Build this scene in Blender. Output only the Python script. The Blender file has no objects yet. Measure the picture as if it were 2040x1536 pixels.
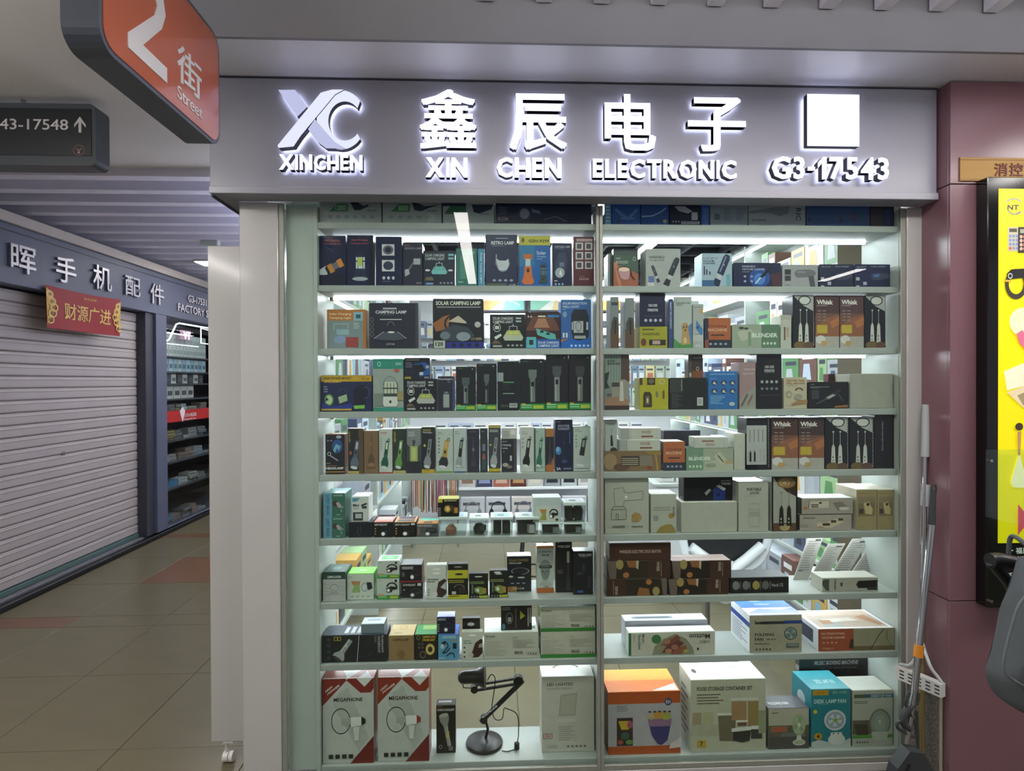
import bpy, bmesh, math, random
from mathutils import Vector, Matrix
random.seed(7)
SC = bpy.context.scene
COL = SC.collection

# ---------------------------------------------------------------- camera
FPX = 1150.0
YAW, PIT, ROL = 0.04071, -0.00706, -0.00397
CAM = Vector((0.0, -2.36, 1.65))
_fw = Vector((math.sin(YAW)*math.cos(PIT), math.cos(YAW)*math.cos(PIT), math.sin(PIT)))
_rt0 = Vector((math.cos(YAW), -math.sin(YAW), 0)); _up0 = _rt0.cross(_fw)
_rt = _rt0*math.cos(ROL) + _up0*math.sin(ROL); _up = -_rt0*math.sin(ROL) + _up0*math.cos(ROL)
cam_d = bpy.data.cameras.new('camera'); cam_o = bpy.data.objects.new('camera', cam_d); COL.objects.link(cam_o)
cam_d.sensor_fit = 'HORIZONTAL'; cam_d.sensor_width = 36.0; cam_d.lens = FPX/2040.0*36.0
cam_d.clip_start = 0.05; cam_d.clip_end = 100
M = Matrix(((_rt.x, _up.x, -_fw.x, CAM.x), (_rt.y, _up.y, -_fw.y, CAM.y), (_rt.z, _up.z, -_fw.z, CAM.z), (0, 0, 0, 1)))
cam_o.matrix_world = M
SC.camera = cam_o

# ---------------------------------------------------------------- world, exposure
W = bpy.data.worlds.new('mall_ambient'); SC.world = W; W.use_nodes = True
_bg = W.node_tree.nodes.get('Background') or W.node_tree.nodes.new('ShaderNodeBackground')
_bg.inputs[0].default_value = (0.80, 0.82, 0.90, 1); _bg.inputs[1].default_value = 0.45
SC.view_settings.view_transform = 'Standard'; SC.view_settings.look = 'None'
SC.view_settings.exposure = 0.0; SC.view_settings.gamma = 1.0; SC.view_settings.use_curve_mapping = False
LAMP = 24.5        # ceiling strip lamps, added ones included
SHELF_LED = 28.0  # strips under the shelves
SIGN_FRONT, SIGN_BACK = 1.9, 7.5

SC.cycles.max_bounces = 7; SC.cycles.diffuse_bounces = 3; SC.cycles.glossy_bounces = 3; SC.cycles.transmission_bounces = 4; SC.cycles.transparent_max_bounces = 10

# ---------------------------------------------------------------- measuring helpers: a photo measurement at a known plane
def ray(px, py):
    return _rt*((px-1020)/FPX) + _up*(-(py-768)/FPX) + _fw
def atY(px, py, Y):
    d = ray(px, py); return CAM + d*((Y-CAM.y)/d.y)
def atZ(px, py, Z):
    d = ray(px, py); return CAM + d*((Z-CAM.z)/d.z)
def atX(px, py, X):
    d = ray(px, py); return CAM + d*((X-CAM.x)/d.x)

# ---------------------------------------------------------------- colours and materials
def lin1(c):
    return c/12.92 if c <= 0.04045 else ((c+0.055)/1.055)**2.4
def rgb(h):
    if len(h) == 3: h = ''.join(a*2 for a in h)
    return tuple(lin1(int(h[i:i+2], 16)/255) for i in (0, 2, 4))
MATS = {}
def mat(name, col=None, rough=0.5, metal=0.0, noise=0.0, nscale=12.0, bump=0.0, bscale=200.0, emit=None, estr=0.0, spec=0.5, vcol=False, coat=0.0, stretch=None):
    if name in MATS: return MATS[name]
    m = bpy.data.materials.new(name); m.use_nodes = True; MATS[name] = m
    nt = m.node_tree; b = nt.nodes['Principled BSDF']
    b.inputs['Roughness'].default_value = rough; b.inputs['Metallic'].default_value = metal
    b.inputs['Specular IOR Level'].default_value = spec
    if coat: b.inputs['Coat Weight'].default_value = coat; b.inputs['Coat Roughness'].default_value = 0.08
    src = None
    if vcol:
        a = nt.nodes.new('ShaderNodeAttribute'); a.attribute_name = 'Col'; src = a.outputs['Color']
    elif col is not None:
        r = nt.nodes.new('ShaderNodeRGB'); r.outputs[0].default_value = (*rgb(col), 1); src = r.outputs[0]
    tc = nt.nodes.new('ShaderNodeTexCoord'); vec = tc.outputs['Object']
    if stretch:
        mp = nt.nodes.new('ShaderNodeMapping'); mp.inputs['Scale'].default_value = stretch; nt.links.new(vec, mp.inputs[0]); vec = mp.outputs[0]
    if src is not None:
        if noise:
            n = nt.nodes.new('ShaderNodeTexNoise'); n.inputs['Scale'].default_value = nscale; n.inputs['Detail'].default_value = 4
            nt.links.new(vec, n.inputs['Vector'])
            mr = nt.nodes.new('ShaderNodeMapRange'); mr.inputs[1].default_value = 0.25; mr.inputs[2].default_value = 0.75
            mr.inputs[3].default_value = 1-noise; mr.inputs[4].default_value = 1+noise
            nt.links.new(n.outputs['Fac'], mr.inputs[0])
            h = nt.nodes.new('ShaderNodeVectorMath'); h.operation = 'SCALE'
            nt.links.new(src, h.inputs[0]); nt.links.new(mr.outputs[0], h.inputs['Scale']); src = h.outputs[0]
        nt.links.new(src, b.inputs['Base Color'])
    if bump:
        n2 = nt.nodes.new('ShaderNodeTexNoise'); n2.inputs['Scale'].default_value = bscale; n2.inputs['Detail'].default_value = 3
        nt.links.new(vec, n2.inputs['Vector'])
        bp = nt.nodes.new('ShaderNodeBump'); bp.inputs['Strength'].default_value = bump; bp.inputs['Distance'].default_value = 0.01
        nt.links.new(n2.outputs['Fac'], bp.inputs['Height']); nt.links.new(bp.outputs[0], b.inputs['Normal'])
    if emit:
        b.inputs['Emission Color'].default_value = (*rgb(emit), 1); b.inputs['Emission Strength'].default_value = estr
    return m
def glass_mat(name, tint, fac_ior=1.5, rough=0.0, boost=0.0):
    m = bpy.data.materials.new(name); m.use_nodes = True; nt = m.node_tree
    for n in list(nt.nodes): nt.nodes.remove(n)
    o = nt.nodes.new('ShaderNodeOutputMaterial'); mx = nt.nodes.new('ShaderNodeMixShader')
    t = nt.nodes.new('ShaderNodeBsdfTransparent'); g = nt.nodes.new('ShaderNodeBsdfGlossy'); lw = nt.nodes.new('ShaderNodeLayerWeight')
    t.inputs[0].default_value = (*rgb(tint), 1); g.inputs['Roughness'].default_value = rough; lw.inputs[0].default_value = 0.5
    f0 = ((fac_ior-1)/(fac_ior+1))**2        # Schlick, the same from both sides of the thin pane
    pw = nt.nodes.new('ShaderNodeMath'); pw.operation = 'POWER'; pw.inputs[1].default_value = 5.0
    ad = nt.nodes.new('ShaderNodeMath'); ad.operation = 'MULTIPLY_ADD'; ad.inputs[1].default_value = 1-f0; ad.inputs[2].default_value = f0+boost; ad.use_clamp = True
    nt.links.new(lw.outputs['Facing'], pw.inputs[0]); nt.links.new(pw.outputs[0], ad.inputs[0]); nt.links.new(ad.outputs[0], mx.inputs[0])
    nt.links.new(t.outputs[0], mx.inputs[1]); nt.links.new(g.outputs[0], mx.inputs[2]); nt.links.new(mx.outputs[0], o.inputs[0])
    return m
def emis(name, col, s):
    if name in MATS: return MATS[name]
    m = bpy.data.materials.new(name); m.use_nodes = True; nt = m.node_tree; MATS[name] = m
    for n in list(nt.nodes): nt.nodes.remove(n)
    o = nt.nodes.new('ShaderNodeOutputMaterial'); e = nt.nodes.new('ShaderNodeEmission')
    e.inputs[0].default_value = (*rgb(col), 1); e.inputs[1].default_value = s
    nt.links.new(e.outputs[0], o.inputs[0]); return m

PRINT = mat('printed_card', vcol=True, rough=0.34, noise=0.05, nscale=30, spec=0.45)
MATTE = mat('plain_card', vcol=True, rough=0.6, noise=0.06, nscale=25)

# ---------------------------------------------------------------- mesh builder
TMP_KEYS = []
class MB:
    def __init__(s): s.v = []; s.f = []; s.c = []; s.m = []
    def face(s, pts, col='fff', mi=0):
        b = len(s.v); s.v += [tuple(p) for p in pts]; s.f.append(tuple(range(b, b+len(pts)))); s.c.append(col); s.m.append(mi)
    def raw(s, vs, fs, col='fff', mi=0):
        b = len(s.v); s.v += [tuple(p) for p in vs]
        for f in fs: s.f.append(tuple(b+i for i in f)); s.c.append(col); s.m.append(mi)
    def box(s, x0, x1, y0, y1, z0, z1, col='fff', mi=0, ch=0.0, cols=None):
        # chamfered box; cols = dict of face colours front/back/left/right/top/bottom
        cols = cols or {}
        g = lambda k: cols.get(k, col)
        if ch <= 0:
            P = [(x0,y0,z0),(x1,y0,z0),(x1,y1,z0),(x0,y1,z0),(x0,y0,z1),(x1,y0,z1),(x1,y1,z1),(x0,y1,z1)]
            b = len(s.v); s.v += P
            for k, f in (('bottom',(0,3,2,1)),('top',(4,5,6,7)),('front',(0,1,5,4)),('right',(1,2,6,5)),('back',(2,3,7,6)),('left',(3,0,4,7))):
                s.f.append(tuple(b+i for i in f)); s.c.append(g(k)); s.m.append(mi)
            return
        X = (x0, x0+ch, x1-ch, x1); Yv = (y0, y0+ch, y1-ch, y1); Z = (z0, z0+ch, z1-ch, z1)
        b = len(s.v); idx = {}
        for sx in (0,1):
            for sy in (0,1):
                for sz in (0,1):
                    xo, xi = (X[0],X[1]) if sx == 0 else (X[3],X[2]); yo, yi = (Yv[0],Yv[1]) if sy == 0 else (Yv[3],Yv[2]); zo, zi = (Z[0],Z[1]) if sz == 0 else (Z[3],Z[2])
                    for a, p in (('x',(xo,yi,zi)),('y',(xi,yo,zi)),('z',(xi,yi,zo))):
                        idx[(sx,sy,sz,a)] = len(s.v); s.v.append(p)
        def q(*ks, k='front'):
            s.f.append(tuple(idx[i] for i in ks)); s.c.append(g(k)); s.m.append(mi)
        q((0,0,0,'y'),(1,0,0,'y'),(1,0,1,'y'),(0,0,1,'y'), k='front'); q((1,1,0,'y'),(0,1,0,'y'),(0,1,1,'y'),(1,1,1,'y'), k='back')
        q((0,1,0,'x'),(0,0,0,'x'),(0,0,1,'x'),(0,1,1,'x'), k='left'); q((1,0,0,'x'),(1,1,0,'x'),(1,1,1,'x'),(1,0,1,'x'), k='right')
        q((0,0,1,'z'),(1,0,1,'z'),(1,1,1,'z'),(0,1,1,'z'), k='top'); q((0,1,0,'z'),(1,1,0,'z'),(1,0,0,'z'),(0,0,0,'z'), k='bottom')
        for sx in (0,1):
            for sy in (0,1):
                q((sx,sy,0,'x'),(sx,sy,0,'y'),(sx,sy,1,'y'),(sx,sy,1,'x'), k='front' if sy == 0 else 'back')
        for sx in (0,1):
            for sz in (0,1):
                q((sx,0,sz,'x'),(sx,0,sz,'z'),(sx,1,sz,'z'),(sx,1,sz,'x'), k='left' if sx == 0 else 'right')
        for sy in (0,1):
            for sz in (0,1):
                q((0,sy,sz,'y'),(0,sy,sz,'z'),(1,sy,sz,'z'),(1,sy,sz,'y'), k='top' if sz else 'bottom')
        for sx in (0,1):
            for sy in (0,1):
                for sz in (0,1):
                    q((sx,sy,sz,'x'),(sx,sy,sz,'y'),(sx,sy,sz,'z'), k='front')
    def tube(s, pts, r, n=8, col='fff', mi=0, closed=False):
        pts = [Vector(p) for p in pts]; rings = []; R = r if isinstance(r, (list, tuple)) else [r]*len(pts)
        prev = None
        for i, p in enumerate(pts):
            a = pts[i-1] if (i > 0 or closed) else p; c = pts[(i+1) % len(pts)] if (i < len(pts)-1 or closed) else p
            t = (c-a).normalized()
            if prev is None:
                u = t.orthogonal().normalized()
            else:
                u = prev - t*prev.dot(t)
                u = u.normalized() if u.length > 1e-6 else t.orthogonal().normalized()
            prev = u; w = t.cross(u)
            rings.append([p + (u*math.cos(2*math.pi*k/n) + w*math.sin(2*math.pi*k/n))*R[i] for k in range(n)])
        b = len(s.v)
        for rg in rings: s.v += [tuple(p) for p in rg]
        m = len(rings); last = m if closed else m-1
        for i in range(last):
            for k in range(n):
                j = (i+1) % m
                s.f.append((b+i*n+k, b+i*n+(k+1) % n, b+j*n+(k+1) % n, b+j*n+k)); s.c.append(col); s.m.append(mi)
        if not closed:
            s.f.append(tuple(b+k for k in range(n-1, -1, -1))); s.c.append(col); s.m.append(mi)
            s.f.append(tuple(b+(m-1)*n+k for k in range(n))); s.c.append(col); s.m.append(mi)
    def lathe(s, prof, cx, cy, n=24, col='fff', mi=0):
        b = len(s.v)
        for r, z in prof:
            for k in range(n): s.v.append((cx+r*math.cos(2*math.pi*k/n), cy+r*math.sin(2*math.pi*k/n), z))
        for i in range(len(prof)-1):
            for k in range(n):
                s.f.append((b+i*n+k, b+i*n+(k+1) % n, b+(i+1)*n+(k+1) % n, b+(i+1)*n+k)); s.c.append(col); s.m.append(mi)
        s.f.append(tuple(b+k for k in range(n-1, -1, -1))); s.c.append(col); s.m.append(mi)
        s.f.append(tuple(b+(len(prof)-1)*n+k for k in range(n))); s.c.append(col); s.m.append(mi)
    def prism(s, poly, fn, t0, t1, col='fff', mi=0):
        # poly: 2D outline, fn(a,b,t) -> 3D
        n = len(poly); s.face([fn(a, b, t0) for a, b in poly], col, mi); s.face([fn(a, b, t1) for a, b in reversed(poly)], col, mi)
        for i in range(n):
            p, q = poly[i], poly[(i+1) % n]
            s.face([fn(*p, t0), fn(*p, t1), fn(*q, t1), fn(*q, t0)], col, mi)
    def build(s, name, mats, parent=None, origin=None, smooth=False):
        if not isinstance(mats, (list, tuple)): mats = [mats]
        o3 = Vector(origin) if origin is not None else Vector((0, 0, 0))
        off = o3
        if parent is not None: off = Vector(parent.get('_o', (0, 0, 0))) + o3
        me = bpy.data.meshes.new(name)
        me.from_pydata([(p[0]-off.x, p[1]-off.y, p[2]-off.z) for p in s.v], [], s.f)
        for m in mats: me.materials.append(m)
        ca = me.color_attributes.new('Col', 'FLOAT_COLOR', 'CORNER'); data = []
        cache = {}
        for f, c in zip(s.f, s.c):
            if c not in cache: cache[c] = (*rgb(c), 1.0)
            data += list(cache[c])*len(f)
        ca.data.foreach_set('color', data)
        me.polygons.foreach_set('material_index', s.m)
        if smooth: me.polygons.foreach_set('use_smooth', [True]*len(s.f))
        me.update()
        if smooth: me.set_sharp_from_angle(angle=math.radians(40))
        o = bpy.data.objects.new(name, me); COL.objects.link(o)
        o.location = o3; o['_o'] = list(off); TMP_KEYS.append(o)
        if parent is not None: o.parent = parent
        return o
def thing(name, label, cat, loc=(0, 0, 0), group=None):
    o = bpy.data.objects.new(name, None); COL.objects.link(o); o.empty_display_size = 0.05
    o.location = loc; o['label'] = label; o['category'] = cat; o['_o'] = list(loc); TMP_KEYS.append(o)
    if group: o['group'] = group
    return o
def tag(o, label, cat, group=None):
    o['label'] = label; o['category'] = cat
    if group: o['group'] = group
    return o
def nth(i): return '%d%s' % (i, {1: 'st', 2: 'nd', 3: 'rd'}.get(i % 10 if i % 100 not in (11, 12, 13) else 0, 'th'))
def struct(o): o['kind'] = 'structure'; return o

# ---------------------------------------------------------------- lettering
_tc = {}
def glyphs(s, bold=0.0, res=2):
    """flat triangulated outline of a string, unit-box normalised, plus its aspect"""
    k = (s, bold, res)
    if s == '1': return ([(0, .52), (.50, .76), (.50, 0), (1, 0), (1, 1), (.62, 1), (0, .74)], [(0, 1, 4, 5, 6), (1, 2, 3, 4)], .42)
    if k in _tc: return _tc[k]
    cu = bpy.data.curves.new('lettering', 'FONT'); cu.body = s; cu.size = 1.0; cu.fill_mode = 'FRONT'; cu.resolution_u = res; cu.offset = bold
    ob = bpy.data.objects.new('lettering', cu)
    me = bpy.data.meshes.new_from_object(ob)
    vs = [(v.co.x, v.co.y) for v in me.vertices]; fs = [tuple(p.vertices) for p in me.polygons]
    bpy.data.objects.remove(ob); bpy.data.curves.remove(cu); bpy.data.meshes.remove(me)
    if not vs: vs = [(0, 0), (1, 0), (1, 1)]; fs = []
    x0 = min(v[0] for v in vs); x1 = max(v[0] for v in vs); y0 = min(v[1] for v in vs); y1 = max(v[1] for v in vs)
    w = max(x1-x0, 1e-6); h = max(y1-y0, 1e-6)
    r = ([((v[0]-x0)/w, (v[1]-y0)/h) for v in vs], fs, w/h); _tc[k] = r
    return r
def extrude_flat(mb, vs2, fs, fn, t0, t1, mi_front=0, mi_side=1, mi_back=2, col='fff'):
    """solid from a flat mesh: front at t0, back at t1"""
    # merge coincident vertices so that edges match
    key = {}; remap = []; uv = []
    for a, b in vs2:
        k = (round(a, 5), round(b, 5))
        if k not in key: key[k] = len(uv); uv.append((a, b))
        remap.append(key[k])
    F2 = []
    for f in fs:
        g = [remap[i] for i in f]
        h = [g[i] for i in range(len(g)) if g[i] != g[i-1]]
        if len(set(h)) >= 3: F2.append(h)
    E = {}
    for f in F2:
        for i in range(len(f)):
            a, b = f[i], f[(i+1) % len(f)]
            E[(a, b)] = E.get((a, b), 0)+1
    mb.raw([fn(a, b, t0) for a, b in uv], F2, col, mi_front)
    mb.raw([fn(a, b, t1) for a, b in uv], [tuple(reversed(f)) for f in F2], col, mi_back)
    for (a, b) in E:
        if (b, a) not in E:
            mb.face([fn(*uv[a], t0), fn(*uv[a], t1), fn(*uv[b], t1), fn(*uv[b], t0)], col, mi_side)

# ---------------------------------------------------------------- print: flat shapes on a face, (u,v) from the top left corner
def R_(u0, v0, u1, v1, c): return ('p', [(u0, v0), (u1, v0), (u1, v1), (u0, v1)], c)
def P_(pts, c): return ('p', pts, c)
def E_(cu, cv, ru, rv, c, n=18): return ('p', [(cu+ru*math.cos(2*math.pi*i/n), cv+rv*math.sin(2*math.pi*i/n)) for i in range(n)], c)
def RING(cu, cv, ru, rv, w, c, n=22, a0=0.0, a1=1.0):
    o = []; full = (a1-a0 >= 0.999)
    for i in range(n):
        A, B = [2*math.pi*(a0+(a1-a0)*j/n) for j in (i, i+1)]
        o.append(('p', [(cu+ru*math.cos(A), cv+rv*math.sin(A)), (cu+ru*math.cos(B), cv+rv*math.sin(B)), (cu+ru*(1-w)*math.cos(B), cv+rv*(1-w)*math.sin(B)), (cu+ru*(1-w)*math.cos(A), cv+rv*(1-w)*math.sin(A))], c))
    return ('g', o)
def L_(pts, w, c):
    o = []
    for (a, b), (d, e) in zip(pts, pts[1:]):
        l = math.hypot(d-a, e-b) or 1e-6; nx, ny = -(e-b)/l*w/2, (d-a)/l*w/2
        o.append(('p', [(a+nx, b+ny), (d+nx, e+ny), (d-nx, e-ny), (a-nx, b-ny)], c))
    return ('g', o)
def T_(s, u0, v0, u1, v1, c, bold=0.012, rot=0, sh=0.0): return ('t', s, u0, v0, u1, v1, c, bold, rot, sh)
def LN(u0, v0, u1, v1, n, c, fill=0.45, seed=0):
    rr = random.Random(seed*7+n); h = (v1-v0)/n
    return ('g', [R_(u0, v0+i*h, u0+(u1-u0)*rr.uniform(.55, 1), v0+i*h+h*fill, c) for i in range(n)])
def DOTS(u0, v0, u1, v1, n, c, r=0.4):
    s = (u1-u0)/n; return ('g', [E_(u0+s*(i+.5), (v0+v1)/2, s*r*.8, (v1-v0)/2, c, 8) for i in range(n)])
def BAR(u0, v0, u1, v1, bg='ddd', c='222'):
    rr = random.Random(int(u0*1000)); o = [R_(u0, v0, u1, v1, bg)] if bg else []; x = u0+(u1-u0)*.06
    while x < u1-(u1-u0)*.08:
        w = (u1-u0)*rr.uniform(.02, .06); o.append(R_(x, v0+(v1-v0)*.12, x+w, v1-(v1-v0)*.2, c)); x += w+(u1-u0)*rr.uniform(.025, .05)
    return ('g', o)
def put(motif, u0, v0, u1, v1, rot=0.0, asp=1.0):
    """a motif drawn in a unit square, placed into a rectangle; asp = height/width of the face in metres for true rotation"""
    cu, cv = (u0+u1)/2, (v0+v1)/2; w, h = u1-u0, v1-v0; ca, sa = math.cos(math.radians(rot)), math.sin(math.radians(rot))
    def tr(p):
        x, y = (p[0]-.5)*w, (p[1]-.5)*h*asp
        x, y = x*ca-y*sa, x*sa+y*ca
        return (cu+x, cv+y/asp)
    def rec(e):
        if e[0] == 'p': return ('p', [tr(q) for q in e[1]], e[2])
        if e[0] == 'g': return ('g', [rec(q) for q in e[1]])
        return e
    return ('g', [rec(e) for e in motif])
def m_flash(b='555', h='888', l='eee', s='ccc'):
    return [P_([(.36, 0), (.64, 0), (.66, .64), (.34, .64)], b), P_([(.40, .02), (.46, .02), (.45, .64), (.39, .64)], s), P_([(.33, .62), (.67, .62), (.86, .80), (.86, .94), (.14, .94), (.14, .80)], h), E_(.5, .94, .36, .06, l), R_(.45, .25, .55, .36, s)]
def m_camp(dome='8a8', base_='aba', hk='ccc'):
    return [L_([(.32, .34), (.32, .12), (.68, .12), (.68, .34)], .035, hk), L_([(.5, .12), (.5, 0)], .05, hk), P_([(.22, .34), (.78, .34), (.98, .74), (.9, .9), (.1, .9), (.02, .74)], base_), P_([(.24, .34), (.76, .34), (.88, .6), (.12, .6)], dome), R_(.3, .46, .46, .5, 'dda'), R_(.52, .46, .7, .5, 'dda')]
def m_lant(body='333', glass='cdc', base_='444'):
    return [RING(.5, .22, .34, .22, .12, body, 14, .5, 1.0), P_([(.3, .12), (.7, .12), (.78, .26), (.22, .26)], body), R_(.24, .26, .76, .62, glass), L_([(.36, .26), (.36, .62)], .03, body), L_([(.64, .26), (.64, .62)], .03, body), R_(.18, .36, .82, .40, body), P_([(.2, .6), (.8, .6), (.88, .95), (.8, 1), (.2, 1), (.12, .95)], base_), E_(.5, .8, .06, .06, '222', 10)]
def m_head(b='222', l='ddd', k='555'):
    return [RING(.55, .45, .45, .36, .3, k, 16, .5, 1.05), P_([(.08, .55), (.5, .38), (.62, .6), (.55, .86), (.2, .92)], b), E_(.27, .72, .17, .19, l), E_(.27, .72, .10, .11, 'fff'), P_([(.5, .4), (.95, .46), (.98, .62), (.6, .68)], k)]
def m_froth(body='ddc', tip='bbb', dk='222'):
    o = []
    for x in (.3, .72):
        o += [L_([(x, .42), (x, .04)], .02, tip), E_(x, .05, .05, .025, tip), P_([(x-.03, .42), (x+.03, .42), (x+.09, .5), (x-.09, .5)], body), P_([(x-.1, .5), (x+.1, .5), (x+.14, 1), (x-.14, 1)], body), E_(x-.02, .8, .035, .03, dk, 8), E_(x-.02, .9, .03, .025, dk, 8)]
    return o
def m_fan(rim='ddd', disc='aba', hub='7a4', st='eee', bl='999'):
    o = [P_([(.42, .6), (.58, .6), (.66, .86), (.34, .86)], st), E_(.5, .9, .34, .1, st), E_(.5, .9, .26, .07, disc), E_(.5, .34, .36, .34, rim), E_(.5, .34, .31, .29, disc)]
    for k in range(3):
        a = 2*math.pi*k/3+.4; o.append(P_([(.5, .34), (.5+.27*math.cos(a), .34+.27*math.sin(a)), (.5+.29*math.cos(a+.6), .34+.29*math.sin(a+.6)), (.5+.18*math.cos(a+.9), .34+.18*math.sin(a+.9))], bl))
    return o+[E_(.5, .34, .08, .075, hub, 12)]
def m_gun(b='555', h='444', t='888'):
    return [P_([(.0, .16), (.12, .02), (.72, .0), (.95, .08), (1, .22), (.92, .36), (.6, .42), (.12, .44), (.02, .32)], b), R_(.12, .1, .5, .18, t), P_([(.64, .36), (.9, .34), (.98, 1), (.74, 1)], h)]
def m_cup(a='c98', c='322'):
    return [RING(.4, .2, .32, .16, .16, c), P_([(.1, .24), (.7, .24), (.62, .74), (.44, .8), (.26, .72)], a), L_([(.7, .22), (.78, .6), (.92, .8)], .05, c), E_(.4, .2, .27, .12, 'ecb')]
def m_vac(b='223', t='667'):
    return [P_([(.4, 0), (.6, 0), (.66, .1), (.66, .62), (.34, .62), (.34, .1)], b), R_(.42, .06, .48, .56, t), P_([(.38, .64), (.62, .64), (.6, .76), (.4, .76)], 'bbb'), P_([(.36, .78), (.64, .78), (.68, 1), (.32, 1)], b), E_(.5, .32, .04, .03, '99a', 8)]

def paint(mb, els, fr, step, k0=1):
    """fr(u,v,e) -> local 3D"""
    k = [k0]
    def rec(e):
        if e[0] == 'g':
            for q in e[1]: rec(q)
            return
        k[0] += 1; ep = step*k[0]
        if e[0] == 'p':
            mb.face([fr(u, v, ep) for u, v in e[1]], e[2])
        elif e[0] == 't':
            _, s, u0, v0, u1, v1, c, bold, rot, sh = e
            vs, fs, a = glyphs(s, bold)
            out = []
            for x, y in vs:
                if rot == 90: px_, py_ = y, x            # reads downwards
                elif rot == 180: px_, py_ = 1-x, y
                elif rot == 270: px_, py_ = 1-y, 1-x     # reads upwards
                else: px_, py_ = x, 1-y
                shx, shv = sh if isinstance(sh, tuple) else (sh, 0.0)
                px_ += shx*(1-py_-.5); py_ += shv*px_
                out.append(fr(u0+px_*(u1-u0), v0+py_*(v1-v0), ep))
            mb.raw(out, fs, c)
    for e in els: rec(e)
def print_mesh(name, prints, w, d, h, mats, parent, step=0.00008):
    """prints: list of elements; a string '@top' '@left' '@right' '@front' switches the face"""
    mb = MB(); cur = 'front'; buf = {'front': [], 'top': [], 'left': [], 'right': []}
    for e in prints:
        if isinstance(e, str): cur = e[1:]; continue
        buf[cur].append(e)
    fr = {'front': lambda u, v, e: (-w/2+u*w, -d/2-e, h*(1-v)), 'top': lambda u, v, e: (-w/2+u*w, d/2-v*d, h+e),
          'left': lambda u, v, e: (-w/2-e, d/2-u*d, h*(1-v)), 'right': lambda u, v, e: (w/2+e, -d/2+u*d, h*(1-v))}
    for k, els in buf.items(): paint(mb, els, fr[k], step)
    if not mb.f: return None
    me = mb.build(name, mats, None)
    me.parent = parent
    return me
# ================================================================ STRUCTURE
XS = -3.5            # front plane of the shop across the side corridor
ZC = 3.0             # flat corridor ceiling
ZB = 2.826           # underside of the bulkhead over the shop front
white_lac = mat('white_lacquer', 'b6b5b2', rough=0.16, noise=0.02, nscale=6, coat=0.3)
white_lam = mat('white_laminate', 'adb5af', rough=0.4, noise=0.02)
shelf_m = mat('shelf_laminate', 'a1a8a3', rough=0.42, noise=0.02)
alu = mat('aluminium', '96998f', rough=0.5, metal=0.35, noise=0.06, nscale=40)
ceil_m = mat('ceiling_paint', 'e2dfdc', rough=0.8, noise=0.02, nscale=3)
bulk_m = mat('bulkhead_paint', '97979c', rough=0.7, noise=0.03, nscale=5)
soff_m = mat('soffit_paint', 'f0f0f8', rough=0.3, noise=0.02, nscale=5)
slat_m = mat('slat_paint', 'e2e1f0', rough=0.6, noise=0.03, nscale=8)
dark_paint = mat('slate_grey_paint', '585e70', rough=0.5, noise=0.04, nscale=6)
dark_frame = mat('dark_frame_paint', '3a3d46', rough=0.45, noise=0.05)
black_pl = mat('black_plastic', '17181b', rough=0.4)
steel = mat('steel', 'b9b9ba', rough=0.22, metal=1.0)
tile_m = mat('beige_tile', '666049', rough=0.28, noise=0.10, nscale=3.5, stretch=(1.0, 2.2, 1), spec=0.4)
brown_m = mat('brown_tile', '6c4f39', rough=0.3, noise=0.10, nscale=5)
grout_m = mat('grout', '57503f', rough=0.9)
tube_m = emis('lamp_diffuser', 'fdf8f4', LAMP)
cool_m = emis('led_diffuser', 'f2f6ff', SHELF_LED)
GLASS = glass_mat('shop_glass', 'f2faf5', 1.5, boost=0.0)
CLEAR = glass_mat('clear_plastic', 'e2eae8', 1.45, rough=0.12, boost=0.10)

# ---- floor: grout bed with one object for each tile
mb = MB(); mb.box(-9.5, 6, -7.5, 14, -0.06, -0.006); floor = struct(mb.build('floor', grout_m))
TX, TY0 = 0.605, 0.30
ys = [-3.10, -2.42, -1.74, -1.06, -0.38, 0.30, 0.98, 1.65, 1.83, 2.50, 3.20, 3.92, 4.06, 4.74, 5.42, 6.10, 6.78, 7.46, 8.14]
def tile_mesh(w, d, m):
    k = (round(w, 3), round(d, 3), m.name)
    if k not in _tm:
        b = MB(); g = 0.0016; b.box(g, w-g, g, d-g, -0.012, 0.0, ch=0.0008); o = b.build('floor_tile', m); me = o.data; bpy.data.objects.remove(o); _tm[k] = me
    return _tm[k]
_tm = {}
brown = {(-4, 7), (-3, 9), (-2, 9), (-4, 11), (-3, 11), (-2, 11), (-1, 11)}
for iy in range(len(ys)-1):
    for ix in range(-4, 6):
        x0 = -1.672+ix*TX+TX; y0, y1 = ys[iy], ys[iy+1]
        if y1 > 1.5 and ix > 5: continue
        if x0 > 1.9 and y0 > 0: continue
        br = (ix, iy) in brown
        o = bpy.data.objects.new('floor_tile', tile_mesh(TX, y1-y0, brown_m if br else tile_m)); COL.objects.link(o); o.parent = floor; o.location = (x0, y0, 0)

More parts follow.
